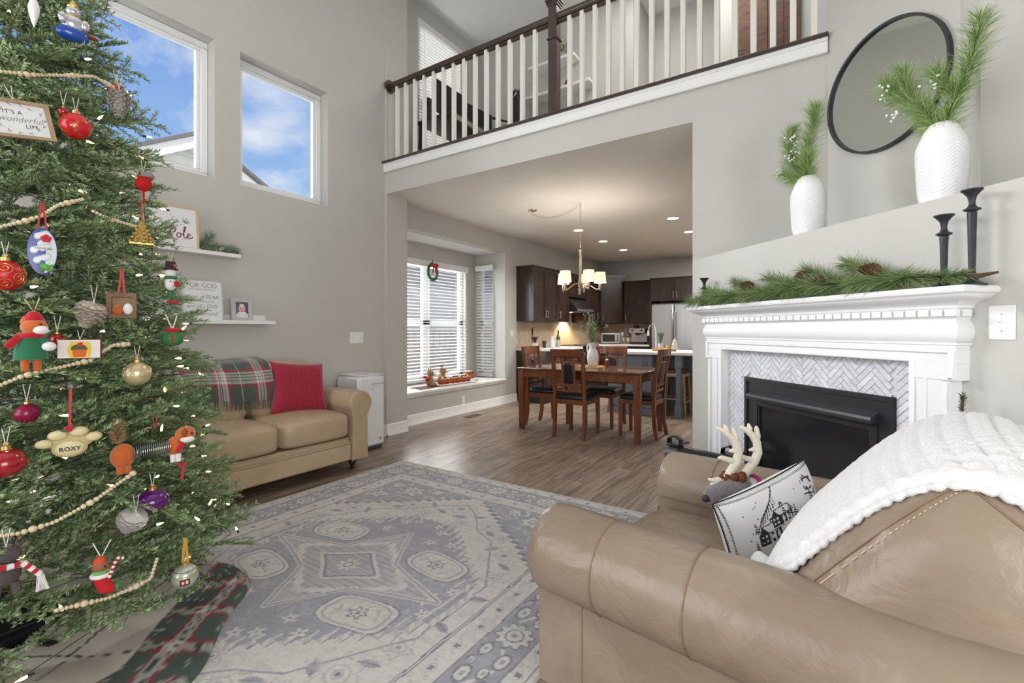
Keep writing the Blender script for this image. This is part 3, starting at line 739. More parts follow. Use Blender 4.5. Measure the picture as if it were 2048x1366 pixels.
# ------------------------------------------------------------------ picture ledges and what stands on them
def ring(w, h, fw, d):
    """rectangular picture frame, w x h outside, in the x-z plane, depth d towards -y"""
    mb = MB(); o = [(-w/2, 0), (w/2, 0), (w/2, h), (-w/2, h)]; i = [(-w/2+fw, fw), (w/2-fw, fw), (w/2-fw, h-fw), (-w/2+fw, h-fw)]
    V = [(x, 0, z) for x, z in o]+[(x, 0, z) for x, z in i]+[(x, -d, z) for x, z in o]+[(x, -d+.002, z) for x, z in i]
    F = []
    for k in range(4):
        j = (k+1) % 4; F += [(8+k, 8+j, 12+j, 12+k), (k, 4+k, 4+j, j), (k, j, 8+j, 8+k), (4+k, 12+k, 12+j, 4+j)]
    return mb.add(V, F)
PAPER = mat('white_paper', (232, 233, 235), .6); INK = mat('grey_ink', (118, 122, 128), .7); MAROON = mat('maroon_ink', (122, 38, 48), .7)
def ledge(label, y0, y1, z):
    t = thing('picture_ledge', label, 'shelf', (XL, 0, z), 0, None)
    part('shelf_board', MB().span(0, .115, y0, y1, -.018, 0, .002), WHITE, t); part('front_lip', MB().span(.103, .118, y0+.001, y1-.001, -.020, .012, .002), WHITE, t)
    part('back_board', MB().span(0, .015, y0, y1-.04, 0, .06, .002), WHITE, t)
ledge('upper white picture ledge holding the pole print', 1.10, 2.04, 1.845)
ledge('lower white picture ledge holding the verse print', 1.25, 2.345, 1.29)
def framed(name, label, y, z, w, h, fw, fm, lean=.09, x=.095):
    t = thing(name, label, 'picture frame', (XL+x, y, z)); t.rotation_euler = (-lean, 0, PI/2)      # local x = world +y, front -y -> +x
    part('frame', ring(w, h, fw, .018), fm, t, angle=20); part('print', MB().box((0, -.006, h/2), (w-fw*1.2, .006, h-fw*1.2)), PAPER, t)
    return t
LM = lambda x, z, y=-.0095: axes((x, y, z), (1, 0, 0), (0, 0, 1), (0, -1, 0))
GOLDW = mat('pale_wood_frame', (206, 184, 148), .5, var=.1, stretch=(1, 1, 8), vscale=10)
t = framed('framed_print', 'pale wood framed holiday print reading Pole on the upper ledge', 1.445, 1.845, .56, .335, .016, GOLDW)
def stroke(name, pts, r, m, par, S, ox, oz, y=-.0098):
    sm = []
    P = [Vector((p[0], 0, p[1])) for p in pts]
    for i in range(len(P)-1):
        p0, p1, p2, p3 = P[max(i-1, 0)], P[i], P[i+1], P[min(i+2, len(P)-1)]
        for k in range(6):
            s = k/6; sm.append(.5*((2*p1)+(p2-p0)*s+(2*p0-5*p1+4*p2-p3)*s*s+(3*p1-p0-3*p2+p3)*s**3))
    sm.append(P[-1]); mb = MB().tube([(ox+q.x*S, y, oz+q.z*S) for q in sm], r, 5); mb.move(lambda a, b, c: (a, y+(b-y)*.15, c)); return part(name, mb, m, par)
S = .084
stroke('script_letter', [(-.55, .45), (-.35, .85), (-.05, 1.0), (.25, .85), (.22, .5), (-.05, .38), (-.3, .42)], .0038, MAROON, t, S, .099, .085)
stroke('script_letter', [(.0, .97), (-.12, .5), (-.32, .05), (-.55, -.12), (-.7, 0)], .0038, MAROON, t, S, .099, .085)
stroke('script_letter', [(.62, .42), (.45, .38), (.36, .15), (.46, 0), (.64, .08), (.7, .3), (.6, .42), (.72, .34), (.86, .3)], .0036, MAROON, t, S, .099, .085)
stroke('script_letter', [(.86, .3), (1.02, .7), (1.1, 1.0), (1.0, 1.02), (.93, .5), (.95, .06), (1.08, .02), (1.2, .15)], .0036, MAROON, t, S, .099, .085)
stroke('script_letter', [(1.2, .15), (1.42, .3), (1.42, .42), (1.28, .42), (1.2, .18), (1.3, 0), (1.5, .05), (1.68, .22)], .0036, MAROON, t, S, .099, .085)
for k, (px0, txt) in enumerate(((-.98, 'h'), (-1.32, 't'), (-1.60, 'r'), (-1.95, 'o'), (-2.35, 'N'))):
    lettering('script_letter', txt, .075 if txt != 'N' else .10, MAROON, t, LM(.099+px0*S+.035, .10), shear=.35, offset=-.0022)
for i, ch_ in enumerate('HOLIDAY CHEER'):
    an = math.radians(118-i*7.2); lettering('small_letter', ch_, .017, INK, t, Matrix.Translation((0, 0, 0)) @ LM(.0+.19*math.cos(an), .09+.185*math.sin(an)) @ Matrix.Rotation(an-PI/2, 4, 'Z')) if ch_ != ' ' else None
lettering('small_letter', '1947', .018, INK, t, LM(.02, .21), space=1.1)
def sprig(par, x, z, s, flip=1):
    gm = mat('print_green', (92, 128, 104), .7); mb = MB()
    for k in range(5):
        a = math.radians(20+k*28); mb.prism([(0, 0), (.35*s, .06*s), (s, 0), (.35*s, -.06*s)], 0, .0006, lambda p, q, r, a=a: (x+flip*(p*math.cos(a)-q*math.sin(a)), -.0095-r, z+p*math.sin(a)+q*math.cos(a)))
    part('printed_sprig', mb, gm, par, smooth=False)
sprig(t, .19, .20, .05); sprig(t, -.16, .20, .05, -1)
part('printed_berry', MB().cyl((-.06, -.0095, .20), (-.06, -.0102, .20), .016, n=14), MAROON, t)
SILV = mat('silver_frame', (196, 194, 188), .3, metal=.6)
t = framed('framed_print', 'silver framed verse print beginning FOR GOD on the lower ledge', 1.755, 1.29, .31, .335, .009, SILV)
for z, s, txt, sh in ((.285, .052, 'FOR GOD', 0), (.253, .024, 'HAS NOT GIVEN US', 0), (.225, .018, 'A', 0), (.192, .046, 'spirit of FEAR', .2), (.155, .026, 'BUT OF POWER', 0), (.117, .046, 'and of LOVE', 0), (.094, .018, 'and of a', .3), (.058, .046, 'sound mind', .45)):
    if txt: lettering('verse_line', txt, s, INK, t, LM(0, z), shear=sh, offset=-.0006, space=.95)
def photo(t, w, h, z0):
    n, m = 60, 80; A, B = np.meshgrid(np.linspace(-1, 1, n), np.linspace(-1.35, 1.35, m), indexing='ij'); col = np.empty(A.shape+(3,)); col[:] = L3(98, 96, 118)
    col += (vnoise(A, B, 2.5, 3)-.5)[..., None]*.08; sk = L3(224, 178, 158); wh = L3(232, 228, 232)
    col[(np.hypot(A/.92, (B+1.05)/.85) < 1)] = wh; col[np.hypot((A-.0)/.50, (B-.22)/.60) < 1] = sk; col[(np.hypot(A/.50, (B-.22)/.60) < 1.04) & (B > .50) & (B < .64)] = L3(236, 214, 220)
    for sx in (-.2, .2): col[np.hypot((A-sx)/.075, (B-.26)/.06) < 1] = L3(40, 36, 48); col[np.hypot((A-sx)/.17, (B+.02)/.12) < 1] = col[np.hypot((A-sx)/.17, (B+.02)/.12) < 1]*.4+L3(230, 140, 130)*.6
    col[np.hypot(A/.05, (B-.06)/.06) < 1] = L3(200, 140, 124); col[np.hypot(A/.17, (B+.16)/.07) < 1] = L3(190, 92, 96)
    for sx in (-.18, .18): col[np.hypot((A-sx)/.2, (B-.86)/.15) < 1] = L3(240, 216, 226)
    for sx in (-1, 1): col[np.hypot((A-sx*.5)/.06, (B+.9)/.5) < 1] = L3(196, 190, 200)
    o = link('photo_print', grid_mesh('photo_print', A*w/2, np.full(A.shape, -.0105), z0+(B+1.35)/2.7*h, np.clip(col, 0, 1)), mat_attr('photo_paper', .3), t)
t = framed('photo_frame', 'small grey photo frame with a baby portrait on the lower ledge', 2.06, 1.29, .172, .20, .034, mat('grey_mat_frame', (190, 188, 182), .5), x=.09)
photo(t, .108, .137, .03)
# ------------------------------------------------------------------ armchair in the foreground
CH_O, CH_RZ = (-.635, 1.865, 0), math.atan2(-.988, -.156)
CHM = Matrix.Translation(CH_O) @ Matrix.Rotation(CH_RZ, 4, 'Z')
# the padded back: one parametric body, so that seams and the knitted throw can follow it
BKC = Vector((0, .854, .534)); BKR = (.494, .251, .448); BKT = -.682
def back_pt(lon, lat, off=0.):
    """lon: 0 = +x side, pi/2 = rear, -pi/2 = front; lat: -pi/2..pi/2"""
    q = lambda x, p: math.copysign(abs(x)**p, x); e1, e2 = .55, .62
    n = Vector((q(math.cos(lat), e2)*q(math.cos(lon), e1)*(BKR[0]+off), q(math.cos(lat), e2)*q(math.sin(lon), e1)*(BKR[1]+off), q(math.sin(lat), e2)*(BKR[2]+off)))
    n.rotate(Matrix.Rotation(BKT, 3, 'X')); return n+BKC
def armchair():
    t = thing('armchair', 'taupe leather armchair with fat rolled arms before the fireplace', 'armchair', CH_O, CH_RZ)
    for s in (-1, 1):
        a = part('arm', rolled_arm(s, .345, -.07, 1.16, .07, .49, .14, panel=.19), LEB, t, angle=55)
        for y in (.17, .44):
            pts = []
            for i in range(17):
                th = math.radians(190-i*15.5); pts.append((s*(.345+.1204+.1415*math.cos(th)), y, .49+.1415*math.sin(th)))
            part('seam', MB().tube(pts, .0016, 5), SEAM, a)
        part('seam', MB().tube([(s*.5362, .10, .08), (s*.5362, .10, .39)], .0016, 5), SEAM, a)
        part('front_panel', MB().box((s*.44, -.073, .22), (.18, .012, .29), .005), LEB, a)
        part('leg', MB().lathe([(.022, 0), (.03, .01), (.03, .06), (.036, .075)], (s*.43, .0, 0), 14), TURN, t)
        part('leg', MB().lathe([(.022, 0), (.03, .01), (.03, .06), (.036, .075)], (s*.43, .9, 0), 14), TURN, t)
    part('base', MB().box((0, .46, .18), (.70, .98, .22), .02), LEB, t)
    part('seat_cushion', cushion((0, .30, .315), (.69, .74, .21), .3, .03), LEB, t, angle=80)
    b = MB(); b.grid(lambda u, v: back_pt(2*PI*u, -PI/2+PI*v), 72, 40, wu=True)
    # gathers running into the side seam
    def wr(x, y, z):
        p = Vector((x, y, z))-BKC; k = math.exp(-((p.x-.36)/.10)**2)*math.exp(-((p.z)/.22)**2); g = k*.006*math.sin(z*95+x*20)
        return (x+g, y-g, z)
    b.move(wr); bk = part('back_cushion', b, LEB, t, angle=80)
    part('seam', MB().tube([back_pt(-.62, la, .0015) for la in np.linspace(-1.0, 1.15, 30)], .0022, 5), SEAM, bk)
    st = MB()
    for la in np.linspace(-.95, 1.1, 64):
        p0, p1 = back_pt(-.55, la, .001), back_pt(-.55, la+.016, .001); st.tube([p0, p1], .0014, 4)
    o = part('stitching', st, mat('pale_thread', (200, 178, 146), .7), bk); o['kind'] = 'stuff'
    part('seam', MB().tube([back_pt(lo, .72, .0012) for lo in np.linspace(-.62, .5, 20)], .0018, 5), SEAM, bk)
    part('seam', MB().tube([back_pt(.55, la, .0015) for la in np.linspace(-1.0, 1.15, 30)], .002, 5), SEAM, bk)
    part('rear_panel', MB().box((0, 1.08, .38), (.72, .10, .60), .045, rx=math.radians(-12)), LEB, t)
armchair()

def knit_throw():
    t = thing('knit_throw', 'chunky white knitted throw draped over the armchair back', 'blanket', CH_O, CH_RZ)
    KN = mat('white_yarn', (233, 232, 232), .95, var=.05, vscale=90, sheen=.4, bump=.5, bscale=260)
    n, m = 200, 110
    # path over the back in its own y-z section, built on the body at each x
    P = np.zeros((n, m, 3)); L = np.zeros((n, m))
    xs = np.linspace(-.46, .385, m)
    for j, x in enumerate(xs):
        row = []
        cx = min(1., abs(x)/BKR[0]); e1, e2 = .55, .62
        for i in range(140):
            a = math.radians(188-i*1.42)          # from the front-low round over the top to the rear
            ca, sa = math.cos(a), math.sin(a); k = max(1e-4, 1-cx**(2/e1*.98))**(e2/2)
            yy = math.copysign(abs(ca)**e2, ca)*BKR[1]*k; zz = math.copysign(abs(sa)**e2, sa)*BKR[2]*(max(1e-4, 1-cx**(2/e2*1.02))**(e2/2))
            q = Vector((x, yy, zz)); q.rotate(Matrix.Rotation(BKT, 3, 'X')); row.append(q+BKC)
        row = [Vector((x, .555, .50)), Vector((x, .565, .54))]+[r for r in row if r.z > .60]
        R = np.array(row); s = np.r_[0, np.cumsum(np.linalg.norm(np.diff(R, axis=0), axis=1))]; u = np.linspace(0, 1.0, n)*s[-1]
        for c in range(3): P[:, j, c] = np.interp(u, s, R[:, c])
        L[:, j] = u
    for _ in range(14): P[1:-1] = (P[:-2]+2*P[1:-1]+P[2:])/4
    for _ in range(8): P[:, 1:-1] = (P[:, :-2]+2*P[:, 1:-1]+P[:, 2:])/4
    du = np.gradient(P, axis=0); dv = np.gradient(P, axis=1); nr = np.cross(dv, du); nr /= np.linalg.norm(nr, axis=2, keepdims=True)+1e-9
    if nr[n//2, m//2, 2] < 0: nr = -nr
    w = np.linspace(-.46, .385, m)[None, :]
    rib = .008*np.abs(np.sin(L*PI/.045))**.6+.003*np.sin(w*2*PI/.011+np.round(L/.045)*PI)*np.abs(np.sin(L*PI/.0225))
    edge = np.clip((.385-w)/.012, 0, 1)**.5
    rows = -.004*((np.abs(w-.325) < .006) & (np.sin(L*2*PI/.018) > .3))-.004*((np.abs(w-.28) < .005) & (np.sin(L*2*PI/.026) > .5))
    hem = .005*np.exp(-((w-.365)/.014)**2)
    H = .010+(.012+rib+rows+hem)*edge
    top = P+nr*H[..., None]
    link('knit', grid_mesh('knit', top[..., 0], top[..., 1], top[..., 2]), KN, t)
    hm = MB().tube([tuple(Vector(P[i, -1])+Vector(nr[i, -1])*.012+Vector((.004*math.sin(i*.9), 0, 0))) for i in range(0, n, 1)], [.0085+.002*math.sin(i*1.25) for i in range(n)], 7); part('edge_roll', hm, KN, t, angle=80)
    # folded end gathered on the seat
    f = MB().grid(lambda u, v: (.16+.18*u, .45+.07*v+.03*math.sin(5*u), .44+.10*v+.03*math.sin(PI*v)+.012*math.sin(9*u+4*v)), 40, 24); part('folded_end', f, KN, t, angle=80)
knit_throw()

# ------------------------------------------------------------------ village pillow and reindeer on the seat
def village_pillow():
    n = 190; U, V, X, Y, Z = pillow_grid(.45, .34, .15, n, .07)
    wh, ik = L3(226, 226, 226), L3(44, 42, 44); col = np.empty(U.shape+(3,)); col[:] = wh
    def house(cx, cy, s, fl=1):
        T = lambda a, b: (cx+fl*a*s, cy+b*s)
        col[poly_m(U, V, [T(0, 0), T(.42, .0), T(.42, .48), T(.21, .78), T(0, .48)])] = ik
        r = poly_m(U, V, [T(.21, .80), T(.95, .86), T(1.15, .50), T(.42, .46)]); col[line_m(U, V, [T(.21, .80), T(.95, .86), T(1.15, .50), T(.42, .46)], .009, True)] = ik
        col[poly_m(U, V, [T(.44, .02), T(1.08, .08), T(1.08, .46), T(.44, .43)]) & ((np.floor(U*38) % 3) > 0)] = ik
        for wx, wy in ((.09, .12), (.25, .12), (.09, .32), (.25, .32)): col[poly_m(U, V, [T(wx, wy), T(wx+.09, wy), T(wx+.09, wy+.11), T(wx, wy+.11)])] = wh
        for wx in (.55, .78): col[poly_m(U, V, [T(wx, .16), T(wx+.13, .16), T(wx+.13, .34), T(wx, .34)])] = wh
        col[line_m(U, V, [T(.62, .84), T(.62, 1.0), T(.72, 1.0), T(.72, .85)], .012)] = ik
    def tree(cx, cy, s):
        for k in range(6):
            w = s*.28*(1-k/6.5); y = cy+s*k*.15; col[poly_m(U, V, [(cx-w, y), (cx+w, y), (cx, y+s*.24)]) & ((np.floor(V*60+U*25) % 3) > 0)] = ik
    house(-.60, .02, .44); house(-.30, .26, .40); house(-.24, -.16, .32); house(.34, -.05, .42, 1)
    for x, y, s in ((-.55, .08, .26), (-.66, -.02, .2), (-.60, .30, .22), (.62, .26, .38), (.76, .2, .34), (.10, .36, .26), (.2, .30, .24), (-.02, .42, .2), (.0, -.92, .26), (.18, -.96, .3), (.34, -.9, .34), (-.18, -.9, .18)): tree(x, y, s)
    for k in range(9):
        y0 = .38+.05*k; col[line_m(U, V, [(-.60+.06*k, y0-.1), (-.52+.05*k, y0+.06), (-.45+.06*k, y0+.18)], .008)] = ik
    col[line_m(U, V, [(-.2, -.14), (.0, -.2), (.2, -.17), (.34, -.22)], .006)] = ik; col[line_m(U, V, [(.05, -.52), (.12, -.5), (.2, -.48), (.25, -.42)], .014)] = ik
    e = np.hypot(U-.66, V-.74); col[(np.abs(e-.11) < .035) & (vnoise(U, V, 40, 2) > .42)] = ik; col[line_m(U, V, [(.5, .58), (.62, .55), (.72, .5), (.8, .58)], .014)] = ik
    r = random.Random(8)
    for _ in range(34):
        x, y = r.uniform(-.85, .85), r.uniform(-.85, .85)
        if abs(x+.1) > .35 or y < -.25 or y > .5: col[np.hypot(U-x, V-y) < .012] = ik
    t = thing('throw_pillow', 'white pillow printed with a black snowy village on the armchair', 'pillow')
    PM = mat_attr('printed_cotton', .85, .1, 300)
    link('front', grid_mesh('front', X, Y, Z, col), PM, t)
    wc = np.empty(U.shape+(3,)); wc[:] = wh; link('back', grid_mesh('back', X[::-1], Y[::-1], -Z[::-1], wc), PM, t)
    st = MB(); N = 60; edge = [(-1+2*i/N, 1) for i in range(N)]+[(1, 1-2*i/N) for i in range(N)]+[(1-2*i/N, -1) for i in range(N)]+[(-1, -1+2*i/N) for i in range(N)]
    f = lambda u, v: (.225*u*(1-.07*(1-v*v)*u*u), .17*v*(1-.07*(1-u*u)*v*v))
    for i, (u, v) in enumerate(edge):
        x, y = f(u, v); x2, y2 = f(u*.955, v*.955); zz = .075*max(0, (1-(u*.955)**4)*(1-(v*.955)**4))**.55
        st.tube([(x, y, 0), (x2, y2, zz+.001)], .0016, 4)
    st.tube([(*f(u, v), 0) for u, v in edge], .0028, 5, closed=True)
    o = part('blanket_stitch', st, mat('black_yarn', (40, 38, 40), .9), t); o['kind'] = 'stuff'
    # stands on the seat, leaning back, turned to the viewer
    xd = Vector((.244, .342, .105)).normalized(); up = Vector((-.06, .10, 1)); yd = (up-xd*up.dot(xd)).normalized(); nd = xd.cross(yd)
    c = Vector((-.311, 1.715, .621))+xd*.215-yd*.16
    t.matrix_local = axes(c, xd, yd, nd)
village_pillow()

def reindeer():
    t = thing('plush_reindeer', 'grey plush reindeer with pale antlers lying on the armchair seat', 'plush toy')
    FUR = mat('grey_plush', (120, 112, 116), .95, var=.15, vscale=60, bump=.8, bscale=160, sheen=.6); BRN = mat('brown_plush', (116, 66, 38), .95, var=.2, vscale=60, bump=.8, bscale=160)
    ANT = mat('antler_felt', (226, 220, 200), .75, var=.04); WHF = mat('white_plush', (206, 204, 204), .95, var=.08, vscale=60, bump=.6, bscale=160)
    # world coordinates straight away; the thing's empty stays at the seat
    base = Vector((-.27, 1.93, .50)); t.location = base+Vector((-.04, .07, -.09)); W = lambda x, y, z: (x-base.x, y-base.y, z-base.z)
    b = MB(); prof = [(-.34, 1.90, .635, .012), (-.335, 1.905, .642, .042), (-.31, 1.93, .655, .05), (-.275, 1.955, .675, .052), (-.24, 1.985, .675, .058), (-.19, 2.02, .65, .072), (-.11, 2.05, .62, .09), (-.02, 2.06, .59, .095), (.06, 2.05, .57, .06), (.09, 2.05, .57, .02)]
    b.tube([W(x, y, z) for x, y, z, r in prof], [p[3] for p in prof], 14); part('body', b, FUR, t, angle=80)
    part('ruff', MB().sph(W(-.205, 2.00, .662), (.05, .06, .066), 12, 8), WHF, t, angle=80)
    part('nose', MB().sph(W(-.348, 1.893, .648), (.018, .018, .014), 10, 7), mat('dark_nose', (50, 42, 50), .5), t)
    cl = MB().tube([W(-.19+.058*math.cos(a)*.6, 2.015+.058*math.cos(a)*-.5+.0, .655+.075*math.sin(a)) for a in np.linspace(0, 2*PI, 20)[:-1]], .009, 6, closed=True); col = part('collar', cl, mat('magenta_ribbon', (150, 42, 100), .5), t)
    hr = MB(); r = random.Random(2)
    for k in range(26): hr.sph(W(-.275+r.uniform(-.03, .05), 1.97+r.uniform(-.03, .035), .722+r.uniform(-.008, .016)), r.uniform(.010, .018), 7, 5)
    o = part('mane', hr, BRN, t, angle=80); o['kind'] = 'stuff'
    def antler(ox, oy, dx, nm='antler'):
        def pt(a, h): a *= .8; h *= .8; return W(ox+a*.78+dx*h, oy+a*.62+dx*h, .715+h)
        a = MB(); k = 1.0
        a.tube([pt(0, 0), pt(.02, .04), pt(.05, .085), pt(.062, .13), pt(.048, .18), pt(.02, .215), pt(-.02, .245), pt(-.055, .262)], [.017, .017, .0175, .017, .016, .0135, .011, .005], 10)
        at_ = part(nm, a, ANT, t, angle=80)
        for pts in ([pt(.01, .02), pt(-.03, .005), pt(-.075, .0), pt(-.095, .008)], [pt(-.04, .003), pt(-.06, -.01), pt(-.085, -.022)], [pt(.05, .09), pt(.015, .098), pt(-.03, .112), pt(-.045, .11)],
                    [pt(.06, .14), pt(.035, .146), pt(.012, .142)], [pt(.045, .185), pt(.046, .215), pt(.035, .25), pt(.032, .262)], [pt(0, .23), pt(-.002, .255), pt(-.012, .275)]):
            part('tine', MB().tube(pts, [.0125, .0115, .009, .004][:len(pts)] if len(pts) == 4 else [.012, .010, .004], 8), ANT, at_, angle=80)
    antler(-.285, 1.955, 0); antler(-.235, 2.005, .12)
reindeer()
# ------------------------------------------------------------------ corner fireplace (built in its own frame: x to the viewer's left, y out into the room)
FX = 2.16
def ft(name, label, cat, x=FX, p=0., z=0., rz=0., group=None): return thing(name, label, cat, fl(x, p, z), FROT+rz, group)
def return_mould(prof, half, base):
    """moulding that runs along the front and returns to the wall at both ends; prof = (p, z)"""
    mb = MB(); n = len(prof)
    for (p, z) in prof:
        h = half+(p-base); mb.v += [(-h, 0, z), (-h, p, z), (h, p, z), (h, 0, z)]
    for i in range(n-1):
        for k in range(3): mb.f.append((i*4+k, (i+1)*4+k, (i+1)*4+k+1, i*4+k+1))
    mb.f += [(0, 1, 2, 3), tuple((n-1)*4+k for k in (3, 2, 1, 0))]
    return mb
MW = mat('mantel_white', (240, 240, 241), .32, var=.01)
def clip_rect(poly, x0, x1, z0, z1):
    def cut(P, f, at_):
        out = []
        for i in range(len(P)):
            a, b = P[i-1], P[i]; fa, fb = f(a), f(b)
            if fb >= 0:
                if fa < 0: out.append(at_(a, b, fa/(fa-fb)))
                out.append(b)
            elif fa >= 0: out.append(at_(a, b, fa/(fa-fb)))
        return out
    lerp = lambda a, b, t: (a[0]+(b[0]-a[0])*t, a[1]+(b[1]-a[1])*t)
    for f in (lambda q: q[0]-x0, lambda q: x1-q[0], lambda q: q[1]-z0, lambda q: z1-q[1]):
        if len(poly) < 3: return []
        poly = cut(poly, f, lerp)
    return poly
def fireplace():
    t = ft('fireplace_mantel', 'white mantelpiece with dentil moulding and herringbone marble surround', 'fireplace')
    sh = [(.08, 1.302), (.083, 1.312), (.09, 1.318), (.098, 1.324), (.112, 1.331), (.13, 1.336), (.145, 1.345), (.148, 1.350), (.152, 1.352), (.160, 1.356), (.163, 1.365), (.160, 1.374), (.154, 1.380)]
    part('mantel_shelf', return_mould([(.02, 1.302)]+sh+[(.0, 1.380)], .77, .068), MW, t, angle=30)
    part('dentil_band', return_mould([(.03, 1.262), (.070, 1.262), (.074, 1.268), (.074, 1.300), (.08, 1.302), (.03, 1.302)], .77, .068), MW, t, angle=30)
    dm = MB().box((0, .083, .0), (.040, .020, .026), .0015).mesh('dentil')
    for i in range(33): link('dentil', dm, MW, t).location = (-.768+.048*i, 0, 1.284)
    for s in (-1, 1): o = link('dentil', dm, MW, t); o.location = (s*(.77-.048), .038, 1.284); o.rotation_euler = (0, 0, -s*PI/2); o.location = (s*.698, .04, 1.284)
    part('frieze', return_mould([(.02, 1.172), (.066, 1.172), (.074, 1.178), (.082, 1.192), (.085, 1.21), (.083, 1.228), (.076, 1.246), (.069, 1.256), (.068, 1.262), (.02, 1.262)], .77, .068), MW, t, angle=30)
    part('architrave', return_mould([(.02, 1.150), (.068, 1.150), (.068, 1.160), (.075, 1.164), (.075, 1.172), (.02, 1.172)], .77, .068), MW, t, angle=30)
    part('header_board', MB().span(-.77, .77, 0, .068, 1.092, 1.151), MW, t)
    for s in (-1, 1):
        part('pilaster', MB().box((s*.6725, .032, .515), (.145, .064, 1.03), .002), MW, t)
        part('ear_block', MB().box((s*.685, .034, 1.062), (.17, .068, .066), .002), MW, t)
        b = MB(); b.box((s*.757, .072, 1.088), (.022, .012, .115), .003)
        part('backband', b, MW, t); part('backband', MB().box((s*.744, .072, 1.036), (.045, .012, .014), .003), MW, t)
        part('backband', MB().box((s*.733, .070, .51), (.022, .012, 1.02), .003), MW, t)
        part('inner_bead', MB().box((s*.612, .070, .55), (.020, .014, 1.09), .004), MW, t)
        part('flute', MB().box((s*.66, .066, .58), (.012, .006, 1.0), .002), MW, t)
        part('plinth', MB().box((s*.6725, .036, .07), (.16, .075, .14), .004), MW, t)
    part('backband', MB().box((0, .072, 1.140), (1.50, .012, .016), .003), MW, t)
    part('inner_bead', MB().box((0, .070, 1.101), (1.21, .014, .018), .004), MW, t)
    # herringbone marble strips, each its own piece
    GROUT = mat('grout', (216, 216, 220), .8); part('tile_backing', MB().box((0, .006, .545), (1.21, .012, 1.09)), GROUT, t)
    MARB = mat('marble_strip', (205, 205, 212), .28, rgb2=(230, 230, 234), vscale=7, dist=2.2, stretch=(1, 1, 3), objvar=.13)
    W, L, g = .026, .112, .0012; c45 = math.cos(PI/4); FXO = -.04; fb = (-.47+FXO, .47+FXO, -1, .930)
    def emit(q):
        P = [((a-b)*c45, (a+b)*c45) for a, b in q]
        P = clip_rect(P, -.602, .602, .28, 1.092)
        if len(P) < 3: return
        cx = sum(a for a, b in P)/len(P); cz = sum(b for a, b in P)/len(P)
        pieces = []
        if cx > fb[1] or (max(a for a, b in P) > fb[1] and cz < .93): pieces = [clip_rect(P, fb[1], 9, -9, 9)]
        elif cx < fb[0] or (min(a for a, b in P) < fb[0] and cz < .93): pieces = [clip_rect(P, -9, fb[0], -9, 9)]
        else: pieces = [clip_rect(P, -9, 9, .930, 9)]
        for Q in pieces:
            if len(Q) < 3: continue
            ar = abs(sum(Q[i-1][0]*Q[i][1]-Q[i][0]*Q[i-1][1] for i in range(len(Q))))/2
            if ar < 8e-5: continue
            o = part('tile', MB().prism(Q, .012, .0195+random.random()*.001, lambda a, b, c: (a, c, b)), MARB, t, smooth=False)
    for k in range(-30, 60):
        for m in range(-8, 9):
            ox, oy = k*W+m*L, k*W-m*L
            cx, cz = (ox-oy)*c45, (ox+oy)*c45
            if abs(cx) > .75 or cz < .05 or cz > 1.25: continue
            emit([(ox+g, oy+g), (ox+L-g, oy+g), (ox+L-g, oy+W-g), (ox+g, oy+W-g)])
            emit([(ox+L+g, oy+W-L+g), (ox+L+W-g, oy+W-L+g), (ox+L+W-g, oy+W-g), (ox+L+g, oy+W-g)])
    # gas insert
    f = ft('fireplace_insert', 'black metal gas fireplace insert with dark glass front', 'fireplace', FX-.04*-1*-1)
    BLK = mat('black_metal', (40, 40, 42), .42, spec=.4); GLS = mat('firebox_glass', (34, 34, 37), .12, spec=.6)
    def rect_ring(x0, x1, z0, z1, w, y0, y1):
        mb = MB(); o = [(x0, z0), (x1, z0), (x1, z1), (x0, z1)]; i = [(x0+w, z0+w), (x1-w, z0+w), (x1-w, z1-w), (x0+w, z1-w)]
        V = [(a, y1, b) for a, b in o]+[(a, y1, b) for a, b in i]+[(a, y0, b) for a, b in o]+[(a, y0, b) for a, b in i]; F = []
        for k in range(4):
            j = (k+1) % 4; F += [(k, 4+k, 4+j, j), (8+k, 8+j, 12+j, 12+k), (k, j, 8+j, 8+k), (4+k, 12+k, 12+j, 4+j)]
        return mb.add(V, F)
    part('outer_frame', rect_ring(-.47, .47, .04, .93, .022, .0, .034), BLK, f, smooth=False)
    part('face_frame', rect_ring(-.448, .448, .06, .908, .062, .0, .026), BLK, f, smooth=False)
    part('door_frame', rect_ring(-.392, .392, .10, .806, .030, .0, .030), BLK, f, smooth=False)
    part('door_trim', rect_ring(-.36, .36, .13, .776, .010, .0, .026), BLK, f, smooth=False)
    part('hood_bar', MB().prism([(.02, .812), (.072, .806), (.078, .822), (.074, .834), (.02, .858)], -.40, .40, lambda a, b, c: (c, a, b)), mat('black_metal_satin', (58, 58, 61), .35), f, smooth=False)
    part('glass', MB().box((0, .012, .45), (.70, .004, .64)), GLS, f)
    part('firebox', MB().span(-.44, .44, 0, .008, .05, .90), BLK, f)
    part('lower_grille', MB().box((0, .03, .075), (.86, .01, .06), .004), BLK, f)
fireplace()

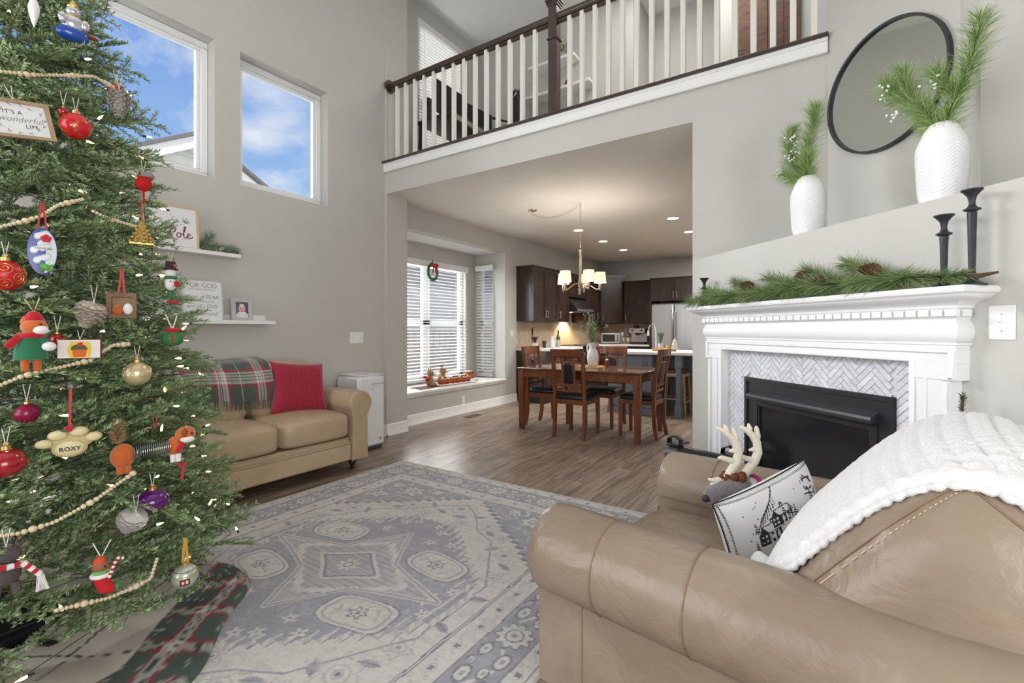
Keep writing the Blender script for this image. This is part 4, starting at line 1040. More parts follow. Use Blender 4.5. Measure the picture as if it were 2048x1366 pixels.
# ------------------------------------------------------------------ pine needles in bulk
def tri_mesh(name, V, F, cols=None):
    me = bpy.data.meshes.new(name); V = np.asarray(V, np.float32); F = np.asarray(F, np.int32)
    me.vertices.add(len(V)); me.vertices.foreach_set('co', V.ravel()); me.loops.add(F.size); me.loops.foreach_set('vertex_index', F.ravel())
    me.polygons.add(len(F)); me.polygons.foreach_set('loop_start', np.arange(0, F.size, 3, dtype=np.int32)); me.polygons.foreach_set('loop_total', np.full(len(F), 3, np.int32)); me.update(calc_edges=True)
    if cols is not None: colour_attr(me, cols)
    return me
def needle_arrays(base, dirs, L, w, rng, droop=.0):
    """base (n,3), dirs (n,3) unit, lengths (n,): slightly bent slivers, 3 triangles each"""
    n = len(base); up = rng.normal(size=(n, 3)); sd = np.cross(dirs, up); sd /= np.linalg.norm(sd, axis=1, keepdims=True)+1e-9; bend = np.cross(sd, dirs)*rng.uniform(-.12, .12, (n, 1)); bend[:, 2] -= droop
    L = L[:, None]; m = base+dirs*L*.5+bend*L*.35; tip = base+dirs*L+bend*L
    V = np.stack([base-sd*w/2, base+sd*w/2, m-sd*w*.5, m+sd*w*.5, tip], 1).reshape(-1, 3); o = (np.arange(n)*5)[:, None, None]
    F = (np.array([[0, 1, 3], [0, 3, 2], [2, 3, 4]])[None]+o).reshape(-1, 3); return V, F
def along(path, k):
    P = np.array(path, float); s = np.r_[0, np.cumsum(np.linalg.norm(np.diff(P, axis=0), axis=1))]; u = np.asarray(k)*s[-1]
    Q = np.stack([np.interp(u, s, P[:, c]) for c in range(3)], 1); i = np.clip(np.searchsorted(s, u)-1, 0, len(P)-2); T = P[i+1]-P[i]; T /= np.linalg.norm(T, axis=1, keepdims=True); return Q, T
def pine(paths, per_m, L, ang, w, rng, droop=.05, tint=((70, 104, 52), (128, 156, 92)), keep=None):
    """long-needled branch: returns mesh arrays with colours of the needles themselves"""
    VV, FF, CC = [], [], []; off = 0
    for path in paths:
        P = np.array(path, float); n = int(per_m*np.linalg.norm(np.diff(P, axis=0), axis=1).sum()); k = rng.rand(n); Q, T = along(path, k)
        a = rng.normal(size=(n, 3)); a -= T*(a*T).sum(1, keepdims=True); a /= np.linalg.norm(a, axis=1, keepdims=True); th = np.radians(rng.uniform(ang[0], ang[1], (n, 1)))
        D = T*np.cos(th)+a*np.sin(th); ln = L*rng.uniform(.7, 1.1, n)*(1-.35*np.clip((k-.85)/.15, 0, 1))
        V, F = needle_arrays(Q, D, ln, w, rng, droop)
        if keep is not None:
            V = keep(V)
        c0, c1 = L3(*tint[0]), L3(*tint[1]); m = rng.rand(n, 1)
        VV.append(V); FF.append(F+off); CC.append(np.repeat(c0*(1-m)+c1*m, 5, axis=0)); off += len(V)
    return np.concatenate(VV), np.concatenate(FF), np.concatenate(CC)
NEED = mat_attr('pine_needles', .55)
BARK = mat('twig_bark', (84, 62, 44), .9, var=.2, vscale=60)
BERRY = mat('white_berry', (240, 240, 236), .35)
def cone_mb(L, R, rows=9, per=9):
    """pine cone along +z, rows of proud scales"""
    mb = MB(); mb.lathe([(.001, 0), (R*.6, L*.08), (R*.72, L*.35), (R*.5, L*.75), (.001, L)], n=10)
    for i in range(rows):
        f = (i+.5)/rows; r = R*(.75+.35*math.sin(PI*min(1, f*1.25)))*(1-.55*f**2.2); z = L*f
        for j in range(per):
            a = 2*PI*(j+.5*(i % 2))/per; c, s = math.cos(a), math.sin(a); w = R*.34*(1-.4*f); h = L*.09
            P = lambda rr, zz, ww: (rr*c-ww*s, rr*s+ww*c, zz)
            mb.add([P(r*.4, z-h*.2, -w*.4), P(r*.4, z-h*.2, w*.4), P(r*1.02, z+h*.5, w), P(r*1.1, z+h*.75, 0), P(r*1.02, z+h*.5, -w), P(r*.95, z+h*1.2, 0)], [(0, 1, 2, 3, 4), (0, 4, 5), (4, 3, 5), (3, 2, 5), (2, 1, 5), (1, 0, 5)])
    return mb

# ------------------------------------------------------------------ on the mantel
BIRON = mat('black_iron', (44, 46, 50), .45, var=.1, vscale=60)
def candlestick(label, x, h, p=.075):
    t = ft('candlestick', label, 'candle holder', x, p, 1.380, group=None); k = .02
    part('foot', MB().lathe([(.042, 0), (.042, .004), (.032, .009), (.02, .016), (.0125, .03)], n=20), BIRON, t)
    part('stem', MB().lathe([(.0125, .028), (.010, .05), (.011, h*.35), (.0125, h*.62), (.014, h-.085), (.012, h-.078)], n=10), BIRON, t, angle=20)
    part('knop', MB().lathe([(.012, h-.08), (.024, h-.074), (.025, h-.070), (.014, h-.064), (.010, h-.055)], n=20), BIRON, t)
    part('cup', MB().lathe([(.010, h-.056), (.009, h-.045), (.013, h-.025), (.026, h-.008), (.031, h-.004), (.031, h), (.014, h-.003), (.012, h-.015)], n=20), BIRON, t)
candlestick('tall black iron candlestick at the right end of the mantel', 1.333, .345)
candlestick('middle height black candlestick beside the tallest one on the mantel', 1.425, .275)
candlestick('short black candlestick at the left end of the mantel', 2.945, .20)
def mantel_garland():
    t = ft('pine_garland', 'long green pine garland with cones lying along the mantel', 'garland', FX, .10, 1.381); rng = np.random.RandomState(4)
    # x runs to the viewer's left: right end (brown stem tip) at -.84
    main = [(-.82, .0, .035), (-.6, .0, .05), (-.3, .01, .055), (0, .0, .05), (.3, .02, .05), (.6, .01, .045), (.84, -.01, .05)]
    P = [main[::-1]]; side = []
    for x0, y, dx, dz, dy in ((-.55, 0, .24, .10, -.03), (-.35, 0, .30, .02, .06), (-.30, 0, .24, .10, -.04), (-.05, 0, .24, .085, -.03), (.0, 0, .28, -.005, .07), (.25, 0, .22, .09, -.03), (.3, .0, .25, .0, .06), (.55, 0, .22, .06, -.03), (.6, .0, .22, -.01, .06), (-.62, .0, .2, .0, .06), (.05, .0, -.16, .005, .07)):
        side.append([(x0, y, .05), (x0+dx*.5, y+dy*.6, .05+dz*.6), (x0+dx, y+dy, .05+dz)])
    def floor_clip(V):
        inside = (V[:, 1] < .055); V[:, 2] = np.where(inside, np.maximum(V[:, 2], .002), np.maximum(V[:, 2], -.06)); V[:, 1] = np.maximum(V[:, 1], -.085); return V
    V, F, Cc = pine(P+side, 2600, .10, (18, 60), .0019, rng, .12, ((62, 92, 46), (148, 170, 108)), floor_clip)
    o = link('needles', tri_mesh('needles', V, F, Cc), NEED, t); o['kind'] = 'stuff'
    stm = MB()
    stm.tube(main, .004, 6); part('stem', stm, BARK, t)
    for q in side: part('branch', MB().tube(q, .0025, 5), BARK, t)
    part('stem_end', MB().tube([(-.82, .0, .035), (-.87, .012, .028), (-.93, .015, .034)], [.007, .009, .004], 7), BARK, t)
    CON = mat('brown_cone', (104, 70, 48), .8, var=.25, vscale=50)
    cm = cone_mb(.085, .030).mesh('pine_cone')
    for x, y, z, rx, ry in ((-.52, .02, .085, .3, 1.3), (-.08, .03, .09, .5, -.9), (.27, .0, .085, .2, 1.2), (.58, .045, .055, 1.9, .4)):
        o = link('pine_cone', cm, CON, t); o.location = (x, y, z); o.rotation_euler = (rx, ry, .4)
    bm = MB().sph((0, 0, 0), .0075, 8, 6).mesh('berry'); r = random.Random(1)
    for k in range(14): link('berry', bm, mat('dark_red_berry', (96, 26, 30), .35), t).location = (-.22+r.uniform(-.05, .05), .03+r.uniform(-.02, .02), .075+r.uniform(-.012, .022))
mantel_garland()

# ------------------------------------------------------------------ vases on the ledge
CERAM = mat('white_ceramic', (238, 238, 240), .22, coat=.3)
def vase(label, x, p, paths, lab2, seed, berries):
    t = ft('ceramic_vase', label, 'vase', x, p, 1.743); t['group'] = 'chevron vases on the ledge'
    prof = [(.064, 0), (.072, .004), (.078, .05), (.082, .12), (.085, .19), (.085, .23), (.079, .265), (.067, .295), (.056, .318), (.046, .332), (.043, .336)]
    P = np.array(prof); nz, nt = 120, 120; z = np.linspace(0, .336, nz); r = np.interp(z, P[:, 1], P[:, 0])
    for _ in range(6): r[1:-1] = (r[:-2]+2*r[1:-1]+r[2:])/4
    T, Z = np.meshgrid(np.linspace(0, 2*PI, nt), z, indexing='ij'); R = np.tile(r, (nt, 1))
    zz = np.abs(((T*7/(2*PI)) % 1)-.5)*.06; rel = np.sin((Z-zz)*2*PI/.015); fade = np.clip((Z-.02)/.03, 0, 1)*np.clip((.27-Z)/.03, 0, 1); R = R+.0026*rel*fade
    link('body', grid_mesh('body', R*np.cos(T), R*np.sin(T), Z), CERAM, t)
    inn = MB().lathe([(.043, .336), (.040, .334), (.040, .30), (.05, .27), (.05, .25)], n=32); part('neck', inn, CERAM, t)
    b = ft('pine_bouquet', lab2, 'branch', x, p, 1.743); rng = np.random.RandomState(seed)
    V, F, Cc = pine(paths, 2700, .098, (24, 70), .0019, rng, .0, ((88, 122, 58), (178, 202, 130)))
    o = link('needles', tri_mesh('needles', V, F, Cc), NEED, b); o['kind'] = 'stuff'
    for q in paths: part('stem', MB().tube(q, .0032, 6), BARK, b)
    bm = MB().sph((0, 0, 0), .0055, 8, 6).mesh('berry'); rr = random.Random(seed)
    for (bx, by, bz, k) in berries:
        for _ in range(k):
            link('berry', bm, BERRY, b).location = (bx+rr.uniform(-.03, .03), by+rr.uniform(-.02, .035), bz+rr.uniform(-.035, .035))
s0 = (0, 0, .28)
vase('white chevron vase on the ledge left of the round mirror', 2.263, -.12,
     [[s0, (.02, .01, .40), (.0, .0, .52), (-.035, -.01, .64), (-.04, -.01, .72)], [s0, (.05, .02, .38), (.09, .03, .46), (.10, .03, .55), (.085, .02, .64)], [s0, (.07, .03, .34), (.13, .05, .39)], [s0, (-.03, .03, .36), (-.05, .04, .44)]],
     'shorter pine stems with white berries in the vase left of the mirror', 21, [(.06, .05, .56, 12), (.05, .05, .46, 11), (.12, .06, .39, 9)])
vase('white chevron vase on the ledge in front of the round mirror', 1.575, -.12,
     [[s0, (.06, .01, .38), (.12, .01, .48), (.15, .0, .58), (.17, -.0, .66)], [(.14, .0, .5), (.20, .02, .56), (.22, .02, .62)], [s0, (-.03, .0, .38), (-.08, .0, .48), (-.115, -.0, .58), (-.14, -.0, .70)], [(-.06, .0, .42), (-.02, .03, .50), (.0, .04, .56)], [s0, (.02, .03, .36), (.05, .04, .44)]],
     'taller pine stems with white berries standing before the mirror', 22, [(.19, .04, .57, 9), (.15, .05, .43, 9), (-.0, .05, .50, 10)])

# ------------------------------------------------------------------ round mirror on the niche wall
def mirror():
    n2 = 3.716/R2; t = ft('round_mirror', 'large round mirror with a thin black frame above the ledge', 'mirror', 2.225, N0-n2, 2.61)
    pr = []
    ringm = MB(); n = 96
    for i in range(n):
        a = 2*PI*i/n; c, s = math.cos(a), math.sin(a)
        for r, y in ((.345, .004), (.358, .004), (.358, .030), (.352, .032), (.345, .030)): ringm.v.append((r*c, y, r*s))
    for i in range(n):
        for j in range(5): ringm.f.append((i*5+j, ((i+1) % n)*5+j, ((i+1) % n)*5+(j+1) % 5, i*5+(j+1) % 5))
    part('frame', ringm, BIRON, t, angle=30)
    part('glass', MB().cyl((0, .004, 0), (0, .014, 0), .3455, n=96), mat('mirror_silver', (232, 238, 232), .015, metal=1.), t)
mirror()
def switch_plate(t, w, h, toggles, y=1.):
    PL = mat('switch_plastic', (240, 240, 238), .35)
    part('plate', MB().box((0, .003, 0), (w, .006, h), .0022), PL, t)
    for x in toggles:
        part('toggle_slot', MB().box((x, .0065, 0), (.011, .002, .026), .0006), PL, t); part('toggle', MB().box((x, .011, .004), (.007, .016, .010), .002, rx=.5), PL, t)
        part('screw', MB().cyl((x, .006, .03), (x, .0072, .03), .0026, n=8), mat('screw_steel', (180, 180, 178), .4, metal=.8), t); part('screw', MB().cyl((x, .006, -.03), (x, .0072, -.03), .0026, n=8), MATS['screw_steel'], t)
switch_plate(ft('light_switch', 'white single toggle light switch beside the mantel', 'light switch', 1.29, 0, 1.246), .078, .122, (0,))
switch_plate(thing('light_switch', 'white triple toggle switch on the wall above the air purifier', 'light switch', (XL, 3.307, 1.136), -PI/2), .175, .122, (-.05, 0, .05))
switch_plate(thing('light_switch', 'white switch plate on the dining wall beside the kitchen counter', 'light switch', (XD, 6.60, 1.16), -PI/2), .075, .12, (0,))
def outlet():
    t = thing('wall_outlet', 'white wall outlet below the bay window seat', 'outlet', (XD, 5.323, .195), -PI/2); PL = MATS['switch_plastic']
    part('plate', MB().box((0, .003, 0), (.075, .006, .12), .0022), PL, t)
    for z in (-.02, .02): part('socket', MB().box((0, .007, z), (.032, .003, .026), .004), PL, t)
outlet()
def pick():
    t = ft('pine_pick', 'thin dried pine sprig standing behind the armchair by the mantel', 'branch', 1.345, .10, 0); rng = np.random.RandomState(6)
    part('stem', MB().tube([(0, 0, 0), (0, 0, .5), (0, 0, .97)], .003, 6), BARK, t)
    V, F, Cc = pine([[(0, 0, .91), (0, 0, .99)]], 1500, .022, (25, 60), .0022, rng, 0, ((64, 66, 50), (104, 100, 80))); link('needles', tri_mesh('needles', V, F, Cc), NEED, t)['kind'] = 'stuff'
    part('foot', MB().lathe([(.05, 0), (.05, .01), (.01, .02)], n=16), BARK, t)
pick()
def pedals():
    t = thing('pedal_exerciser', 'black pedal exerciser standing behind the armchair by the fireplace leg', 'exercise machine', tuple(fl(2.70, .30)), FROT+.5); B = mat('black_plastic', (34, 34, 37), .3)
    part('base', MB().box((0, 0, .03), (.5, .09, .05), .015).box((0, 0, .03), (.09, .40, .045), .015), B, t)
    part('column', MB().box((0, 0, .22), (.10, .14, .36), .03), B, t)
    part('drum', MB().cyl((-.16, .0, .40), (.10, .0, .40), .065, n=24), B, t); part('drum_cap', MB().cyl((.10, 0, .40), (.19, 0, .40), .060, .052, n=24), mat('grey_satin_plastic', (92, 94, 98), .35), t)
    for sx, z in ((-.22, .47), (.14, .47)):
        p = part('pedal', MB().box((sx, -.03, z), (.09, .16, .02), .008), B, t)
        part('strap', MB().tube([(sx-.045, .0, z), (sx-.04, .0, z+.035), (sx, .0, z+.055), (sx+.04, .0, z+.035), (sx+.045, .0, z)], .006, 6).move(lambda x, y, z: (x, y*5, z)), B, p)
pedals()
# ------------------------------------------------------------------ Christmas tree
TC = Vector((-2.73, .40, 0))
def TR(z): return .88-.2*(z-.2) if z < 2.66 else max(.02, .388*(3.75-z)/1.09)
def spray_arrays(seed, length=.34, ntw=9):
    """one branch tip: stem along +x with side twigs and short flat needles; returns V, F, colours"""
    rng = np.random.RandomState(seed); tw = [([(0, 0, 0), (length*.5, 0, .012), (length, 0, .0)], 1.)]
    for i in range(ntw):
        x = length*(.16+.74*i/(ntw-1)); s = 1 if i % 2 else -1; l = (.17-.10*i/(ntw-1))*rng.uniform(.85, 1.15); a = math.radians(rng.uniform(36, 52)); lift = rng.uniform(-.15, .35)
        tw.append(([(x, 0, .008), (x+l*.5*math.cos(a), s*l*.5*math.sin(a), .008+l*.5*lift), (x+l*math.cos(a), s*l*math.sin(a), .006+l*lift*.8)], .8))
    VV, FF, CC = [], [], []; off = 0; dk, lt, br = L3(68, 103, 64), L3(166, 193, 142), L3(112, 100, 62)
    for path, wt in tw:
        P = np.array(path); ln = np.linalg.norm(np.diff(P, axis=0), axis=1).sum(); n = int(ln*480); k = (np.arange(n)+rng.rand(n))/n; Q, T = along(path, k)
        up = np.array([0, 0, 1.]); sd = np.cross(T, up); sd /= np.linalg.norm(sd, axis=1, keepdims=True); vv = np.cross(sd, T)
        ph = rng.uniform(-.35, PI+.35, n); th = np.radians(rng.uniform(42, 66, n)); D = T*np.cos(th)[:, None]+(sd*np.cos(ph)[:, None]+vv*(np.sin(ph)*.75)[:, None])*np.sin(th)[:, None]
        D /= np.linalg.norm(D, axis=1, keepdims=True); L = (.027*rng.uniform(.8, 1.1, n)*(1-.3*k))[:, None]; ws = np.cross(D, rng.normal(size=(n, 3))); ws /= np.linalg.norm(ws, axis=1, keepdims=True); w = .0021
        V = np.stack([Q, Q+D*L*.45+ws*w, Q+D*L*.45-ws*w, Q+D*L], 1).reshape(-1, 3); o = (np.arange(n)*4)[:, None, None]; F = (np.array([[0, 1, 2], [1, 3, 2]])[None]+o).reshape(-1, 3)
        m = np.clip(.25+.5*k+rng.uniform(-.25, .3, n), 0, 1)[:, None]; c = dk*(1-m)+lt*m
        VV.append(V); FF.append(F+off); CC.append(np.repeat(c, 4, 0)); off += len(V)
        st = MB().tube(path, [.0026*wt, .002*wt, .001], 4, caps=False); V = np.array(st.v); F = []
        for q in st.f: F += [(q[0], q[1], q[2]), (q[0], q[2], q[3])]
        VV.append(V); FF.append(np.array(F)+off); CC.append(np.tile(br, (len(V), 1))); off += len(V)
    return np.concatenate(VV), np.concatenate(FF), np.concatenate(CC)
FIR = mat_attr('fir_needles', .5)
def tree():
    t = thing('christmas_tree', 'tall green artificial Christmas tree with lights filling the left edge', 'tree', TC)
    part('trunk', MB().tube([(0, 0, .12), (0, 0, 2), (0, 0, 3.7)], [.028, .022, .008], 8), BARK, t)
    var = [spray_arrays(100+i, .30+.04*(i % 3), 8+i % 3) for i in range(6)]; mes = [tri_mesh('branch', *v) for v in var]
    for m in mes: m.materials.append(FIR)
    rng = np.random.RandomState(33); items = []; cd = (-TC).xy.normalized()
    def put(n, k0, k1, z0, z1, pitch):
        for i in range(n):
            f = (i+.5)/n; z = z0+(z1-z0)*(1-math.sqrt(1-f*.93)) ; a = i*2.399963+rng.uniform(-.2, .2); r = TR(z)*rng.uniform(k0, k1)
            pt = rng.uniform(*pitch)+(.25 if z > 2.5 else 0); items.append((z+rng.uniform(-.03, .03), a, r, pt, rng.uniform(-.9, .9), rng.randint(6), rng.uniform(.85, 1.1)))
    put(640, .90, 1.07, .20, 3.72, (-.3, .45)); put(300, .55, .82, .22, 3.5, (-.3, .5))
    def Mx(z, a, r, pt, ro, s, length=.34):
        # tip at radius r, root further in
        ca, sa = math.cos(a), math.sin(a); tip = Vector((r*ca, r*sa, z)); d = Vector((math.cos(pt)*ca, math.cos(pt)*sa, math.sin(pt))); root = tip-d*length*s
        return Matrix.Translation(root) @ Matrix.Rotation(a, 4, 'Z') @ Matrix.Rotation(-pt, 4, 'Y') @ Matrix.Rotation(ro, 4, 'X') @ Matrix.Diagonal((s, s, s, 1))
    def score(it):
        z, a, r = it[0], it[1], it[2]
        if z > 2.75: return -9
        face = math.cos(a)*cd.x+math.sin(a)*cd.y; side = math.cos(a)*.55+math.sin(a)*.83      # towards the lens, and towards the part inside the frame
        return (.7*face+.6*side)*r/TR(z)
    items.sort(key=score, reverse=True); VV, FF, CC = [], [], []; off = 0
    for i, it in enumerate(items):
        z, a, r, pt, ro, v, s = it; M = Mx(z, a, r, pt, ro, s)
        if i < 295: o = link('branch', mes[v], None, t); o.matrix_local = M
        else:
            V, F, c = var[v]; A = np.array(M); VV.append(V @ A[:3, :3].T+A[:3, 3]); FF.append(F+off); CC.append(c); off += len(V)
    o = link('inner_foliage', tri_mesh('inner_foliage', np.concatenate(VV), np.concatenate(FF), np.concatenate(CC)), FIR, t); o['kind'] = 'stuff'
    # string of small warm lights
    s = thing('string_lights', 'string of small warm white lights wound through the Christmas tree', 'string lights', TC)
    GL = mat('lit_bulb', (255, 236, 200), .1, emit=(255, 205, 140), estr=7.); CB = mat('green_cable', (34, 54, 40), .5)
    bm = MB().lathe([(.0028, 0), (.0042, .006), (.0042, .014), (.0022, .022), (.0004, .027)], n=7).mesh('bulb'); sk = MB().lathe([(.0035, -.014), (.0045, -.006), (.0042, .001)], n=7).mesh('socket')
    pts = []
    N = 250
    for i in range(N):
        f = i/N; z = .28+2.75*(1-math.sqrt(1-f*.97)); a = i*.53+rng.uniform(-.1, .1); r = TR(z)*rng.uniform(.86, 1.0); zz = z+rng.uniform(-.06, .06); p = Vector((r*math.cos(a), r*math.sin(a), zz)); pts.append(p)
        if i % 1 == 0:
            b = link('bulb', bm, GL, s); b.location = p; b.rotation_euler = (rng.uniform(-1.9, 1.9), rng.uniform(-1.9, 1.9), 0)
            k = link('socket', sk, CB, b)
    part('cable', MB().tube([p*.97 for p in pts], .0016, 4), CB, s)
    # stand and skirt
    st = thing('tree_stand', 'black metal tree stand with a white label under the Christmas tree', 'stand', TC); BK = mat('stand_black', (26, 26, 28), .4)
    part('bowl', MB().lathe([(.16, 0), (.20, .01), (.20, .07), (.12, .12), (.05, .22), (.045, .30), (.03, .30)], n=28), BK, st)
    part('label', MB().box((.143, .144, .045), (.045, .002, .055), rz=-PI/4), PAPER, st)
    for k in range(4):
        a = k*PI/2+.4; part('leg', MB().box((.21*math.cos(a), .21*math.sin(a), .02), (.22, .03, .03), .005, rz=a), BK, st)
    sk_ = thing('tree_skirt', 'cream tree skirt with tartan patches spread round the tree stand', 'tree skirt', TC)
    n, m = 240, 70; A, Q = np.meshgrid(np.linspace(0, 2*PI, n), np.linspace(.25, 1, m), indexing='ij')
    rad = (.88+.07*np.sin(A*3+.4)+.05*np.sin(A*7))*Q; wob = np.abs(np.sin(A*9+Q*5))*.02*np.clip(Q-.3, 0, 1)+.012*np.abs(np.sin(A*4-Q*9)); X, Y = rad*np.cos(A), rad*np.sin(A); Z = .014+wob; Z[:, -1] = .012
    Z[:, 0] += .02
    cream = np.empty(X.shape+(3,)); cream[:] = L3(198, 188, 176)
    grid = (np.abs(((X*.8+Y*.6)/.28) % 1-.5) < .014) | (np.abs(((-X*.6+Y*.8)/.28) % 1-.5) < .014); cream[grid] = L3(62, 70, 70)
    tp = plaid(X*.8+Y*.6, -X*.6+Y*.8, .22); band = (Q > .70) & (np.sin(A*2-.35) > -.1); dkp = np.clip(tp*.95, 0, 1); cream[band] = dkp[band]
    link('cloth', grid_mesh('cloth', X, Y, Z, cream), mat_attr('skirt_cotton', .95, .2, 400), sk_)
tree()

# ------------------------------------------------------------------ what hangs on the tree (local -y looks at the room, z up)
OP = {'icicle': (-2.262, .436, 2.298), 'sleigh': (-2.285, .541, 2.311), 'sign': (-2.179, .385, 1.886), 'leafball': (-2.206, .531, 1.931), 'greycone': (-2.309, .684, 2.1), 'darkball': (-2.319, .677, 2.159),
      'gnome': (-2.287, .756, 1.8), 'tower': (-2.211, .725, 1.593), 'surf': (-2.094, .423, 1.467), 'swirl': (-2.078, .338, 1.384), 'fox': (-2.035, .386, 1.182), 'wframe': (-2.1, .63, 1.306), 'whitecone': (-2.07, .545, 1.268),
      'nut': (-2.256, .839, 1.427), 'card': (-2.036, .5, 1.159), 'goldball': (-2.06, .662, 1.065), 'present': (-2.171, .814, 1.186), 'paw': (-1.977, .462, .874), 'spring': (-2.02, .703, .804), 'polka': (-1.971, .322, .841),
      'purple': (-1.971, .678, .622), 'glitter': (-1.941, .621, .574), 'bear': (-1.919, .314, .573), 'mouse': (-1.897, .52, .466), 'striped': (-1.943, .768, .336), 'crimson': (-2.037, .446, 1.188), 'magenta': (-1.99, .368, .963), 'bow': (-2.042, .799, .695), 'scarlet': (-2.205, .498, 1.978)}
def orn(key, name, label, cat='ornament', out=.035, turn=0.):
    p = Vector(OP[key]); d = Vector((-p.x, -p.y, 0)).normalized(); p = p+d*out
    return thing(name, label, cat, p, math.atan2(d.y, d.x)+PI/2+turn)
GOLD = mat('gold_metal', (214, 180, 110), .3, metal=.9); STR = mat('white_string', (226, 222, 212), .8); RIB = mat('red_ribbon', (178, 30, 38), .5, sheen=.3); DKRED = mat('red_glass', (150, 14, 28), .12, coat=.6)
def cap(t, r, z): part('cap', MB().lathe([(r*.24, z), (r*.24, z+r*.22), (r*.1, z+r*.26)], n=12).tube([(r*.1*math.cos(a), 0, z+r*.36+r*.1*math.sin(a)) for a in np.linspace(0, 2*PI, 9)[:-1]], r*.025, 4, closed=True), GOLD, t)
def hang(t, z, l=.05, m=None, w=.0009, spread=.008):
    part('hanger', MB().tube([(-spread, .01, z+l), (0, 0, z)], w, 4).tube([(spread, .01, z+l), (0, 0, z)], w, 4), m or STR, t)
def ball(key, name, label, r, m, out=.03, sq=1., extra=None):
    t = orn(key, name, label, out=out); part('ball', MB().sph((0, 0, 0), (r, r, r*sq), 28, 18), m, t, angle=80); cap(t, r, r*sq*.97); hang(t, r*sq+.008)
    if extra: extra(t, r*sq)
    return t
def leaves(t, r):
    mb = MB(); lm = MB()
    for k in range(5):
        ph0 = k*2*PI/5; pts = []
        for i in range(15):
            th = .4+2.2*i/14; ph = ph0+.5*math.sin(i*.5); pts.append(Vector((r*1.008*math.sin(th)*math.cos(ph), r*1.008*math.sin(th)*math.sin(ph), r*1.008*math.cos(th))))
        mb.tube(pts, .0007, 4)
        for i in range(1, 14, 2):
            for s in (-1, 1):
                p = pts[i]; n = p.normalized(); tt = (pts[i+1]-pts[i-1]).normalized(); sd = n.cross(tt)*s; q = p+(tt*.5+sd*.8)*.009; w = (sd*.5-tt*.8)*.0022
                lm.add([p*1.002, (p+q)/2*1.003+w, q*1.002, (p+q)/2*1.003-w], [(0, 1, 2, 3)])
    part('gold_vine', mb, GOLD, t); part('gold_leaves', lm, GOLD, t, smooth=False)['kind'] = 'stuff'
def swirls(t, r):
    k = 0
    for th0, ph0 in ((1.1, -1.6), (1.7, -2.3), (1.75, -.9), (1.2, -.5), (1.1, -2.9), (2.2, -1.6), (1.3, .8), (1.8, 2.)):
        pts = []
        for i in range(26):
            s = i/25; rr = .42*(1-s*.85); th = th0+rr*math.cos(s*11); ph = ph0+rr*math.sin(s*11)/math.sin(th0); pts.append((r*1.008*math.sin(th)*math.cos(ph), r*1.008*math.sin(th)*math.sin(ph), r*1.008*math.cos(th)))
        part('gold_swirl', MB().tube(pts, .0012, 5), GOLD, t)
def dots(t, r):
    dm = MB().sph((0, 0, 0), (.0042, .0042, .0012), 8, 5).mesh('white_dot')
    for i in range(40):
        z = 1-2*(i+.5)/40; a = i*2.4; n = Vector((math.sqrt(1-z*z)*math.cos(a), math.sqrt(1-z*z)*math.sin(a), z)); o = link('white_dot', dm, WHITE, t); o.location = n*r; o.rotation_euler = n.to_track_quat('Z', 'Y').to_euler()
def emboss(t, r):
    for k in range(10):
        a = 2*PI*k/10; pts = [(r*1.005*math.cos(b), 0, 0) for b in ()]
        c = Vector((math.cos(a), math.sin(a), .05*(-1)**k)).normalized()*r; q = c.to_track_quat('Z', 'Y'); part('embossed_ring', MB().tube([c+q @ Vector((.007*math.cos(b), .007*math.sin(b), -.0008)) for b in np.linspace(0, 2*PI, 13)[:-1]], .0009, 4, closed=True), MATS['champagne_glass'], t)
ball('leafball', 'bauble', 'red bauble with a gold leaf vine beside the framed sign', .044, mat('red_lacquer', (196, 22, 34), .25, coat=.4), extra=leaves)
ball('swirl', 'bauble', 'red bauble with gold swirls at the left picture edge', .045, mat('bright_red_lacquer', (190, 28, 30), .3), extra=swirls)
ball('darkball', 'bauble', 'plain wine red glass bauble behind the grey pine cone', .027, DKRED, .0)
ball('scarlet', 'bauble', 'small scarlet bauble half hidden above the gold leaf bauble', .016, DKRED, .0)
ball('goldball', 'bauble', 'matt champagne gold bauble with embossed rings', .042, mat('champagne_glass', (206, 190, 150), .3, metal=.55), extra=emboss)
ball('polka', 'bauble', 'dark red bauble with white dots low at the left picture edge', .045, DKRED, sq=.9, extra=dots)
ball('purple', 'bauble', 'shiny purple bauble among the low branches', .05, mat('purple_glass', (86, 8, 98), .1, coat=.6), .01, sq=.78)
ball('crimson', 'bauble', 'small crimson bauble behind the cartoon card', .02, DKRED, -.03)
ball('magenta', 'bauble', 'dark magenta bauble deep in the branches above the paw', .03, mat('magenta_glass', (130, 16, 60), .2), -.06)
def bands(t, r):
    MR = mat('maroon_enamel', (110, 20, 28), .35)
    part('gold_band', MB().tube([(r*1.005*math.cos(a), r*1.005*math.sin(a), .012) for a in np.linspace(0, 2*PI, 33)[:-1]], .0013, 5, closed=True), GOLD, t); part('gold_band', MB().tube([(math.sin(.8)*r*1.12*math.cos(a), math.sin(.8)*r*1.12*math.sin(a), .026) for a in np.linspace(0, 2*PI, 33)[:-1]], .001, 5, closed=True), MR, t)
    part('picture_patch', MB().box((0, -r*.985, -.006), (.030, .004, .022), .002), MR, t); part('patch_motif', MB().box((-.006, -r*.985-.002, -.006), (.008, .002, .010), .0008).box((.006, -r*.985-.002, -.005), (.008, .002, .012), .0008), mat('pale_enamel', (214, 200, 180), .4), t)
    YR = mat('gold_ribbon', (196, 150, 62), .4, sheen=.3); part('ribbon', MB().box((-.004, 0, r+.05), (.008, .001, .09), rz=.3, ry=.06).box((.005, 0, r+.05), (.008, .001, .09), rz=-.3, ry=-.08), YR, t)
